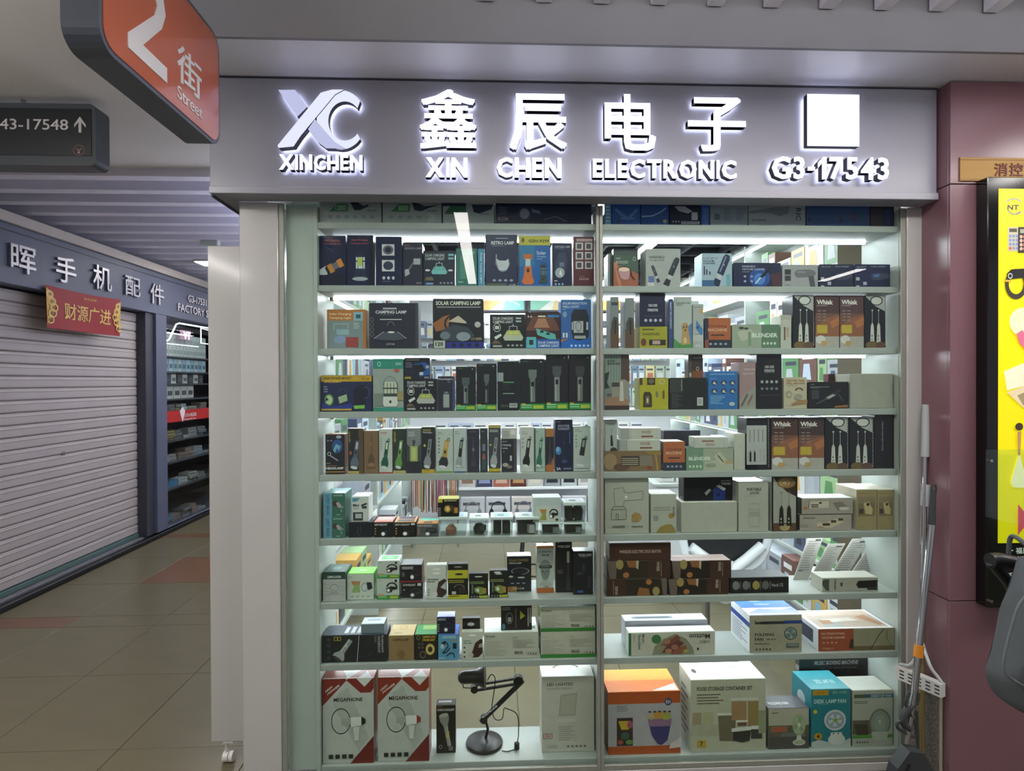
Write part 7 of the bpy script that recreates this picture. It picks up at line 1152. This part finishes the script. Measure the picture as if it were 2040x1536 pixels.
for dy, s in layers: vs += [(cxm+(x-cxm)*s+.0012*math.sin(z*60+dy*50), BY-.115+dy+.004*math.sin(x*25+z*30)*s, czm+(z-czm)*s) for x, z in P2]
fs = [(i*n+k, i*n+(k+1) % n, (i+1)*n+(k+1) % n, (i+1)*n+k) for i in range(len(layers)-1) for k in range(n)]
fs += [tuple(range(n-1, -1, -1)), tuple((len(layers)-1)*n+k for k in range(n))]
mb.raw(vs, fs); mb.build('bag_body', canvas, bg, smooth=True)
def bq(x, y): p_ = atY(x, y, BY-.145); return Vector((p_.x, BY-.147, p_.z))
b = MB(); b.tube(curve([bq(2044, 1185), bq(2026, 1210), bq(2008, 1270), bq(1998, 1325), bq(2012, 1350), bq(2060, 1372), bq(2140, 1376)]), .0035, 7); b.build('pocket_piping', mat('bag_piping', '666c70', rough=.8), bg, smooth=True)
b = MB(); b.tube(curve([(bgp(2060, 1112)[0], BY-.09, bgp(2060, 1112)[1]), (bgp(2062, 1098)[0], BY, bgp(2062, 1096)[1]+.02), (bgp(2066, 1112)[0], BY+.02, bgp(2066, 1125)[1])]), .006, 8); b.build('bag_loop', canvas, bg, smooth=True)

# ================================================================ CLEANING TOOLS BY THE PILLAR
gpl = mat('pale_grey_plastic', 'aab0b0', rough=.45); dpl = mat('charcoal_plastic', '33373a', rough=.5)
mp = thing('flat_mop', 'flat mop with a pale grey grip and white slotted squeegee head', 'mop', (1.78, -.1, 0))
t0 = atY(1845, 806, -.03); t1 = atY(1843, 910, -.04); t2 = atY(1843, 965, -.045); t3 = atY(1840, 1085, -.06); t4 = atY(1838, 1250, -.09); t5 = atY(1836, 1318, -.1)
b = MB(); b.tube([t0, t1], [.0145, .016], 16); b.build('grip', gpl, mp, smooth=True)
b = MB(); b.tube([t0+Vector((0, -.003, .002)), t0+Vector((0, -.003, -.006))], .006, 10); b.build('grip_hole', dpl, mp)
b = MB(); b.tube([t1, t4], .0105, 12); b.build('steel_pole', steel, mp, smooth=True)
b = MB(); b.tube([atY(1844, 965, -.045), atY(1842, 1008, -.05)], .0165, 12); b.tube([atY(1842, 1008, -.05), atY(1840, 1085, -.06)], .013, 12); b.build('pole_clamp', gpl, mp, smooth=True)
A = atY(1788, 1333, -.045); Bq = atY(1880, 1378, -.20); dv = Vector((Bq.x-A.x, Bq.y-A.y, 0)); Ld = dv.length; dv.normalize(); nv = Vector((dv.y, -dv.x, 0)); zc = .445
def bar(u, v, e): q = Vector((A.x, A.y, zc))+dv*(u*Ld)+nv*e; return (q.x, q.y, zc+v)
mb = MB(); mb.prism([(0, -.026), (1, -.026), (1, .026), (0, .026)], lambda u, v, t: bar(u, v, t), .016, -.012); mb.build('squeegee_head', mat('white_tool_plastic', 'c9c8c4', rough=.45), mp)
for i in range(5):
    for j, vv in enumerate((.014, 0, -.014)):
        mb = MB(); u = .1+.19*i; mb.prism([(u, vv-.003), (u+.1, vv-.003), (u+.1, vv+.003), (u, vv+.003)], lambda u, v, t: bar(u, v, t), .0166, .0161); mb.build('slot', dpl, mp)
b = MB(); b.tube(curve([bar(.98, .024, 0), bar(.9, .04, 0), bar(.72, .075, 0), tuple(t5.lerp(t4, .6)), tuple(t4)]), .006, 8); b.tube(curve([bar(.02, .024, 0), bar(.1, .035, 0), bar(.3, .05, 0), tuple(t5.lerp(t4, .4))]), .006, 8); b.build('squeegee_arm', gpl, mp, smooth=True)
b = MB(); b.tube([t4, atY(1836, 1500, -.12)], .010, 10); b.build('lower_pole', mat('brass_pole', '9a8a5a', rough=.35, metal=.8), mp, smooth=True)
b = MB(); q = atY(1836, 1500, -.12); b.tube([q, (q.x, q.y, .012)], .010, 10); b.build('pole_tip', gpl, mp, smooth=True)
mt_ = thing('speckled_mop_pad', 'grey speckled pile pad standing upright against the pink pillar', 'mop pad', (1.76, -.05, 0))
pile = mat('speckled_pile', '6f6a62', rough=.95, noise=.55, nscale=160, bump=.8, bscale=220)
pa, pb = Vector((1.738, -.030, 0)), Vector((1.812, -.128, 0)); pdv = (pb-pa).normalized(); pn = Vector((pdv.y, -pdv.x, 0)); PLn = (pb-pa).length
def padf(u, v, e): q = pa+pdv*u+pn*e; return (q.x, q.y, v)
mb = MB(); mb.prism([(0, .002), (PLn-.010, .002), (PLn-.010, .425), (0, .425)], padf, 0, -.018); mb.build('pile', pile, mt_)
mb = MB(); mb.prism([(PLn-.0098, .002), (PLn, .002), (PLn, .425), (PLn-.0098, .425)], padf, .002, -.018); mb.build('pad_edge', mat('pad_edge', 'a39c8c', rough=.7), mt_)
tm = thing('clamp_mop', 'steel pole mop with black grip, orange band and black clamp head', 'mop', (1.72, -.2, 0))
g0 = atY(1859, 975, -.17); g1 = atY(1856, 1045, -.175); g2 = atY(1822, 1376, -.23); g3 = atY(1806, 1480, -.24)
b = MB(); b.tube([g0, g1], [.010, .0135], 14); b.build('grip', dpl, tm, smooth=True)
b = MB(); b.tube(curve([g0+Vector((-.008, 0, -.012)), g0+Vector((-.006, 0, .012)), g0+Vector((.004, 0, .018)), g0+Vector((.011, 0, .008)), g0+Vector((.009, 0, -.02))]), .004, 8); b.build('hanging_loop', dpl, tm, smooth=True)
b = MB(); b.tube([g1, g2], .0125, 16); b.build('steel_pole', steel, tm, smooth=True)
o0 = g1.lerp(g2, .73); o1 = g1.lerp(g2, .80); b = MB(); b.tube([o0, o1], .0165, 16); b.build('orange_band', mat('orange_plastic', 'c8801e', rough=.4), tm, smooth=True)
b = MB()
L = lambda x, y: atY(x, y, -.24)
b.tube(curve([L(1812, 1378), L(1804, 1400), L(1812, 1412), L(1826, 1400), L(1830, 1380)]), .006, 8)
b.tube(curve([L(1812, 1408), L(1802, 1424), L(1800, 1440), L(1812, 1452)]), .013, 8)
b.tube(curve([L(1804, 1432), L(1788, 1440), L(1790, 1452), L(1812, 1464), L(1824, 1466), L(1824, 1444), L(1812, 1420)]), .0055, 8)
b.tube([L(1826, 1415), L(1829, 1500)], .006, 8); b.build('clamp_lever', dpl, tm, smooth=True)
b = MB(); b.tube([g2, g3], .0105, 12); b.build('chrome_neck', steel, tm, smooth=True)
hd = [L(1800, 1486), L(1828, 1490), L(1845, 1522), L(1856, 1600), L(1845, 1632), L(1770, 1632), L(1756, 1590), L(1776, 1520)]
hp = [(q.x, max(q.z, .002)) for q in hd]
mb = MB(); mb.prism(hp, lambda u, v, t: (u, t, v), -.275, -.225); mb.build('mop_head', dpl, tm)
sl = [L(1796, 1510), L(1801, 1510), L(1788, 1545), L(1778, 1560), L(1776, 1550)]
mb = MB(); mb.prism([(q.x, q.z) for q in sl], lambda u, v, t: (u, t, v), -.2765, -.2752); mb.build('head_slot', black_pl, tm)
# ================================================================ INSIDE THE SHOP
lamp_in = emis('shop_lamp', 'f6f8ff', 75.0)
for i, xx in enumerate((0.15, 1.25)):
    t = thing('shop_strip_lamp', ('left', 'right')[i]+' long white strip lamp under the black shop ceiling', 'lamp', (xx, 2.2, 2.7), 'strip lamps inside the shop')
    b = MB(); b.box(xx-.05, xx+.05, .9, 4.0, 2.70, 2.735, ch=.002); b.build('housing', white_lam, t)
    b = MB(); b.box(xx-.04, xx+.04, .92, 3.98, 2.693, 2.6998); b.build('diffuser', lamp_in, t)
rr = random.Random(11)
HUEN = ['light grey', 'white', 'pale violet', 'steel blue', 'sage', 'tan', 'charcoal', 'slate blue', 'ivory', 'brick red', 'slate', 'blue grey', 'straw yellow', 'dark grey']
HUES = ['c4c8cc', 'd0d0cc', 'b4b8c0', '8aa0b8', 'a8b4a0', 'c0a890', '3a3f4a', '6a7f98', 'd8d4cc', 'b06a5a', '5a6a78', '9aa8b0', 'c8c090', '4f5560']
def pack(name, w, h, d, col, acc):
    k = ('pk', name, round(w, 3), round(h, 3), col, acc)
    if k not in _tm:
        mb = MB(); mb.box(-w/2, w/2, -d/2, d/2, 0, h, col, ch=min(.002, d*.2)); o = mb.build(name, PRINT); _tm[k] = o.data; bpy.data.objects.remove(o)
        mb = MB(); y = -d/2-.0005
        mb.face([(-w*.36, y, h*.18), (w*.36, y, h*.18), (w*.3, y, h*.6), (-w*.3, y, h*.6)], acc); mb.face([(-w*.4, y, h*.74), (w*.3, y, h*.74), (w*.3, y, h*.84), (-w*.4, y, h*.84)], '4a4e58')
        o = mb.build('printed_artwork', PRINT); _tm[k+('p',)] = o.data; bpy.data.objects.remove(o)
    o = bpy.data.objects.new(name, _tm[k]); COL.objects.link(o); c = bpy.data.objects.new('printed_artwork', _tm[k+('p',)]); COL.objects.link(c); c.parent = o
    return o
# back wall: a white gondola with hanging packs, posters above
YB = 4.05
gd = thing('gondola_rack', 'white pegboard rack along the back wall of the shop', 'rack', (.5, 4.2, 0))
b = MB(); b.box(-.95, 2.08, 4.16, 4.2, .12, 2.42, ch=.002); b.build('pegboard', wall_in, gd)
b = MB(); b.box(-.95, 2.08, 3.55, 4.16, .0, .14, ch=.003); b.build('base_plinth', wall_in, gd)
b = MB(); b.box(-.95, 2.08, 3.9, 4.158, 1.02, 1.045, ch=.002); b.build('ledge', wall_in, gd)
for z in (1.30, 1.55, 1.80, 2.05, 2.30):
    b = MB(); b.box(-.95, 2.08, 4.12, 4.158, z, z+.012, ch=.001); b.build('hook_rail', steel, gd)
gi = 0
for r, (z, hh) in enumerate(((2.30, .19), (2.05, .19), (1.80, .2), (1.55, .2))):
    x = -.9; bn = 0
    while x < 2.0:
        bn += 1
        w = rr.choice((.06, .07, .08, .1)); col = rr.choice(HUES); acc = rr.choice(HUES); o = pack('blister_pack', w, hh, .02, col, acc)
        o.location = (x+w/2, YB, z-hh+.02); nm = HUEN[HUES.index(col)]+' blister pack with '+HUEN[HUES.index(acc)]+' picture'; tag(o, nm+', '+nth(bn)+' from left, '+('top', 'second', 'third', 'lowest')[r]+' back row', 'blister pack', nm+', row '+('one', 'two', 'three', 'four')[r])
        x += w+.012
x = -.6; i = 0
while x < 1.6:
    i += 1; w = rr.choice((.1, .13, .16)); o = pack('accessory_carton', w, .15, .1, rr.choice(('d4d4d0', 'c8ccd0', 'cfcfd8', 'b0b8cc')), rr.choice(('8a90a0', 'a8a8b0', '6a88b0')))
    o.location = (x+w/2, 4.0, 1.0455); tag(o, 'pale accessory carton, '+nth(i)+' from the left on the back rack ledge', 'box', 'cartons on the back ledge'); x += w+.006
# headphone boxes at the foot of the rack
hcol = [('b8b4b0', '8a6a5a'), ('3a3c58', '8a90b0'), ('9a5a4a', 'c0a090'), ('52241f', 'b08a60'), ('b4b2ac', 'c8c0b0'), ('8a8e92', '2a2c30'), ('aab0b0', '23262a'), ('c0bcb8', '9a9490')]
x = -.32
for i in range(8):
    o = pack('headphone_box', .17, .22, .09, *hcol[i]); o.location = (x+.09, 3.86, .5208)
    TZ = .52; tag(o, ('grey', 'violet', 'terracotta', 'dark red', 'cream', 'slate', 'black earcup', 'white')[i]+' headphone box on the upper step of the back rack', 'box', 'headphone boxes'); x += .182
b = MB(); b.box(-.5, 1.2, 3.78, 4.158, .495, .52, ch=.002); b.build('step_shelf', wall_in, gd)
x = -.30
for i in range(6):
    w = .26; o = pack('headphone_box', w-.01, .30, .08, ('b9b9bd', 'bcbcc2', 'c4bcb8', 'a8acb0', 'bdbdc0', 'b0b0b4')[i], 'aeb0b4'); o.location = (x+w/2, 3.68, .1405)
    tag(o, ('first', 'second', 'third', 'fourth', 'fifth', 'sixth')[i]+' large white headphone box from the left on the rack plinth', 'box', 'large headphone boxes')
    mb = MB(); paint(mb, [RING(.5, .42, .3, .3, .14, ('7a7e86', '1d1f24', '6a6e78')[i % 3], 20, .5, 1), E_(.23, .52, .09, .15, ('7a7e86', '1d1f24', '6a6e78')[i % 3]), E_(.77, .52, .09, .15, ('7a7e86', '1d1f24', '6a6e78')[i % 3])], lambda u, v, e: (-w/2+u*w, -.0412-e, .30*(1-v)), .0001); mb.build('printed_headphones', PRINT, None).parent = o; x += w+.006
# hanging cables
cr = thing('cable_bundle_rack', 'rack of hanging striped cables in many colours inside the shop', 'rack', (-.5, 3.4, .3))
b = MB(); b.box(-.78, -.30, 3.40, 3.42, 1.12, 1.14); b.tube([(-.77, 3.41, 0), (-.77, 3.41, 1.13)], .01, 8); b.tube([(-.31, 3.41, 0), (-.31, 3.41, 1.13)], .01, 8); b.build('rack_frame', steel, cr)
for i in range(34):
    xx = -.74+.0125*i; b = MB(); zz = .38+rr.uniform(-.04, .04)
    b.tube(curve([(xx, 3.40, 1.12), (xx+rr.uniform(-.008, .008), 3.385, .8), (xx+rr.uniform(-.008, .008), 3.39, zz)], 4), .006, 5, rr.choice(('2a2420', '6a5a4a', 'b0a890', '8a3a4a', '3a3a5a', '8a6a30', '1d1d22', '5a3038', 'c0784a', '4a7a4a', '7a5a8a'))); b.build('hanging_cable', MATTE, cr)
# posters over the rack
pc = [('d8a05a', '7ab8b0', 'd87a6a'), ('8ac0a8', 'd8c08a', 'b0d0d8'), ('c0d0c0', 'e0b060', '90a8d0'), ('d0b0a0', '80b0b8', 'd8d0a0')]
for i in range(4):
    x0 = -.1+.56*i; t = thing('wall_poster', ('first', 'second', 'third', 'fourth')[i]+' framed colourful poster from the left above the back rack', 'poster', (x0+.26, 4.2, 2.44), 'posters above the back rack')
    b = MB(); b.box(x0, x0+.53, 4.19, 4.21, 2.44, 2.76, ch=.002); b.build('poster_frame', dark_frame, t)
    b = MB(); paint(b, [R_(0, 0, 1, 1, 'd8d8d0'), P_([(0, .3), (.3, .1), (.5, .6), (.2, 1), (0, 1)], pc[i][0]), P_([(.5, 1), (.6, .4), (1, .2), (1, 1)], pc[i][1]), E_(.5, .4, .14, .2, pc[i][2]), L_([(.1, .2), (.9, .8)], .03, 'f0f0e8')], lambda u, v, e: (x0+.02+u*.49, 4.189-e, 2.745-v*.285), .0002); b.build('poster_print', PRINT, t)
# ---- shelves along the left and right inner walls
def wall_shelves(name, label, X0, X1, zs_, face, grp, n0):
    t = thing(name, label, 'shelf', ((X0+X1)/2, 2, 0))
    for y in (.62, 1.75, 2.9, 3.48):
        b = MB(); b.box(X0, X1, y, y+.02, .0, 2.62, ch=.001); b.build('upright_panel', white_lam, t)
    for z in zs_:
        b = MB(); b.box(X0, X1, .641, 3.479, z-.02, z, ch=.001) if False else None
        for ya, yb_ in ((.642, 1.748), (1.772, 2.898), (2.922, 3.478)):
            b = MB(); b.box(X0, X1, ya, yb_, z-.02, z, ch=.001); b.build('shelf_board', white_lam, t)
            if z > .3:
                xl_ = X0+.02 if face < 0 else X1-.03
                b = MB(); b.box(xl_, xl_+.01, ya+.01, yb_-.01, z-.027, z-.0205); b.build('led_strip', lamp_dim, t)
    return t
lamp_dim = emis('cabinet_led', 'f0f4ff', 30.0)
ZR = (.30, .62, .95, 1.28, 1.62, 1.95, 2.28, 2.60)
wall_shelves('wall_shelf', 'white lit wall shelves on the right inside the shop', 1.86, 2.115, ZR, -1, '', 0)
ZL = (.34, .78, 1.22, 1.66, 2.10, 2.50)
wall_shelves('wall_shelf', 'white wall shelves on the left inside the shop', -.99, -.79, ZL, 1, '', 0)
RC = ['3f4566', '8ab4c4', 'c8ccce', 'b0b8c0', '4a5470', 'd0d0cc', '6a4a44', '9ab88a', 'a0a4ac', '26282e', 'c4a05a', 'b8c8d8', '5a8a5a', 'aab0b4']
RN = ['slate blue', 'light blue', 'white', 'pale grey', 'navy', 'ivory', 'brown', 'sage green', 'grey', 'black', 'ochre', 'ice blue', 'green', 'silver']
def fill(z, hmax, Xc, wx, ya, yb_, side, rows):
    y = ya+.01; fn_ = 0; sec = 'near' if ya < 1 else ('middle' if ya < 2 else 'far'); lev = nth(rows+1)
    while True:
        w = rr.choice((.09, .12, .15, .19)); 
        if y+w > yb_-.008: break
        fn_ += 1; i = rr.randrange(len(RC)); h = hmax*rr.choice((.5, .62, .78, .86)); k = ('ws', round(w, 2), round(h, 3), i, side)
        if k not in _tm:
            mb = MB(); mb.box(-wx/2, wx/2, -w/2, w/2, 0, h, RC[i], ch=.0015); o = mb.build('stock_box', PRINT); _tm[k] = o.data; bpy.data.objects.remove(o)
            mb = MB(); xx = (-wx/2-.0006) if side > 0 else (wx/2+.0006)
            mb.face([(xx, -w*.36, h*.7), (xx, w*.3, h*.7), (xx, w*.3, h*.84), (xx, -w*.36, h*.84)], 'e0e0e0' if i in (0, 4, 6, 9) else '3a4050'); mb.face([(xx, -w*.2, h*.15), (xx, w*.3, h*.15), (xx, w*.22, h*.58), (xx, -w*.1, h*.58)], RC[(i+5) % 14])
            mb.face([(-wx*.4, -w/2-.0006, h*.2), (wx*.4, -w/2-.0006, h*.2), (wx*.4, -w/2-.0006, h*.6), (-wx*.4, -w/2-.0006, h*.6)], RC[(i+3) % 14])
            o = mb.build('printed_artwork', PRINT); _tm[k+('p',)] = o.data; bpy.data.objects.remove(o)
        o = bpy.data.objects.new('stock_box', _tm[k]); COL.objects.link(o); c = bpy.data.objects.new('printed_artwork', _tm[k+('p',)]); COL.objects.link(c); c.parent = o
        o.location = (Xc, y+w/2, z+.0006); tag(o, RN[i]+' stock box, '+nth(fn_)+' in the '+sec+' bay, '+lev+' shelf up, '+('right' if side > 0 else 'left')+' inner wall', 'box', RN[i]+' boxes on the '+('right' if side > 0 else 'left')+' inner wall'); y += w+.006
for li, (zz, nx_) in enumerate(zip(ZR[:-1], ZR[1:])):
    for ya, yb_ in ((.642, 1.748), (1.772, 2.898), (2.922, 3.478)): fill(zz, nx_-zz-.05, 1.96, .16, ya, yb_, 1, li)
for li, (zz, nx_) in enumerate(zip(ZL[:-1], ZL[1:])):
    for ya, yb_ in ((.642, 1.748), (1.772, 2.898), (2.922, 3.478)): fill(zz, min(nx_-zz-.05, .26), -.88, .14, ya, yb_, -1, li)
# ---- white office chair with black mesh, and a dark round stool
ch = thing('office_chair', 'white framed office chair with black mesh seen through the right door', 'chair', (1.30, 1.05, 0))
wf = mat('white_chair_plastic', 'dfe3e6', rough=.35); cm = mat('black_mesh', '17181b', rough=.8)
cx, cy = 1.30, 1.05
b = MB()
for k in range(5):
    a = 2*math.pi*k/5+.3; b.tube([(cx, cy, .10), (cx+.28*math.cos(a), cy+.28*math.sin(a), .07)], [.022, .014], 8)
b.build('star_base', wf, ch, smooth=True)
for k in range(5):
    a = 2*math.pi*k/5+.3; x, y = cx+.28*math.cos(a), cy+.28*math.sin(a); b = MB(); b.tube([(x-.014, y, .028), (x+.014, y, .028)], .028, 12); b.build('caster', cm, ch, smooth=True)
b = MB(); b.tube([(cx, cy, .09), (cx, cy, .44)], .024, 12); b.build('gas_lift', steel, ch, smooth=True)
b = MB(); b.box(cx-.25, cx+.25, cy-.24, cy+.24, .45, .52, ch=.025); b.build('seat', cm, ch)
bk_ = lambda x, z: (cx+x, cy-.27-.06*(z-.5), z)
ring_ = [bk_(.24*math.copysign(abs(math.cos(t))**.6, math.cos(t)), .86+.26*math.copysign(abs(math.sin(t))**.7, math.sin(t))) for t in [2*math.pi*k/28 for k in range(28)]]
b = MB(); b.tube(ring_, .024, 8, closed=True); b.build('back_frame', wf, ch, smooth=True)
b = MB(); b.raw([(x, y+.004, z) for x, y, z in ring_], [tuple(range(28))]); b.raw([(x, y+.009, z) for x, y, z in ring_], [tuple(range(27, -1, -1))]); b.build('back_mesh', cm, ch)
b = MB(); b.tube(curve([(cx, cy-.1, .46), (cx, cy-.3, .47), bk_(0, .60), bk_(0, .7)]), [.03]*9+[.034]*9+[.045]*7, 10) if False else b.tube(curve([(cx, cy-.12, .44), (cx, cy-.30, .46), (cx, cy-.32, .56), (cx, cy-.30, .66)]), .036, 10)
for s_ in (-1, 1): b.tube(curve([(cx, cy-.31, .60), (cx+s_*.09, cy-.315, .66), (cx+s_*.2, cy-.30, .74)]), .03, 10)
b.build('back_support', wf, ch, smooth=True)
for s_ in (-1, 1):
    b = MB(); b.tube(curve([(cx+s_*.2, cy+.02, .47), (cx+s_*.29, cy+.02, .5), (cx+s_*.3, cy, .66), (cx+s_*.29, cy+.1, .70), (cx+s_*.29, cy-.14, .70)]), .02, 8); b.build('armrest', wf, ch, smooth=True)
st = thing('round_stool', 'dark round topped stool with thin wire legs inside the shop', 'stool', (.33, 1.9, 0))
b = MB(); b.lathe([(.14, .60), (.165, .61), (.168, .63), (.15, .645), (.02, .648)], .33, 1.9, 28); b.build('seat', mat('dark_brown_seat', '2e2b2a', rough=.5), st, smooth=True)
for k in range(4):
    a = math.pi/4+k*math.pi/2; b = MB(); b.tube([(.33+.1*math.cos(a), 1.9+.1*math.sin(a), .60), (.33+.17*math.cos(a), 1.9+.17*math.sin(a), .002)], .009, 8); b.build('leg', black_pl, st)
b = MB(); b.tube([(.33+.14*math.cos(2*math.pi*k/20), 1.9+.14*math.sin(2*math.pi*k/20), .25) for k in range(20)], .007, 6, closed=True); b.build('foot_ring', black_pl, st)
# counter with wrapped goods towards the right
ct = thing('display_counter', 'low white counter inside the shop behind the right shelves', 'counter', (1.5, 2.3, 0))
b = MB(); b.box(1.25, 1.70, 1.9, 3.0, .02, .86, ch=.004); b.build('counter_body', wall_in, ct)
b = MB(); b.box(1.22, 1.73, 1.87, 3.03, .8605, .885, ch=.003); b.build('counter_top', white_lam, ct)
b = MB(); b.box(1.27, 1.68, 1.93, 2.97, .001, .0195); b.build('counter_foot', dark_frame, ct)
for i in range(7):
    w, h = rr.uniform(.08, .14), rr.uniform(.1, .22); o = pack('counter_carton', w, h, .12, ('c8c8c4', 'd8d8d0', 'b8c0d0', '5a6a8a', 'c09a5a', 'b0b4b8', 'a84038')[i], ('8a8a8a', '6a7a9a', 'a08a6a')[i % 3])
    o.location = (1.34+(i % 3)*.14, 2.0+(i//3)*.3, .8856); tag(o, ('white', 'ivory', 'pale blue', 'blue', 'ochre', 'silver grey', 'red')[i]+' carton on the white counter inside the shop', 'box', 'cartons on the counter')
for _o in TMP_KEYS:
    try:
        if '_o' in _o: del _o['_o']
    except ReferenceError: pass
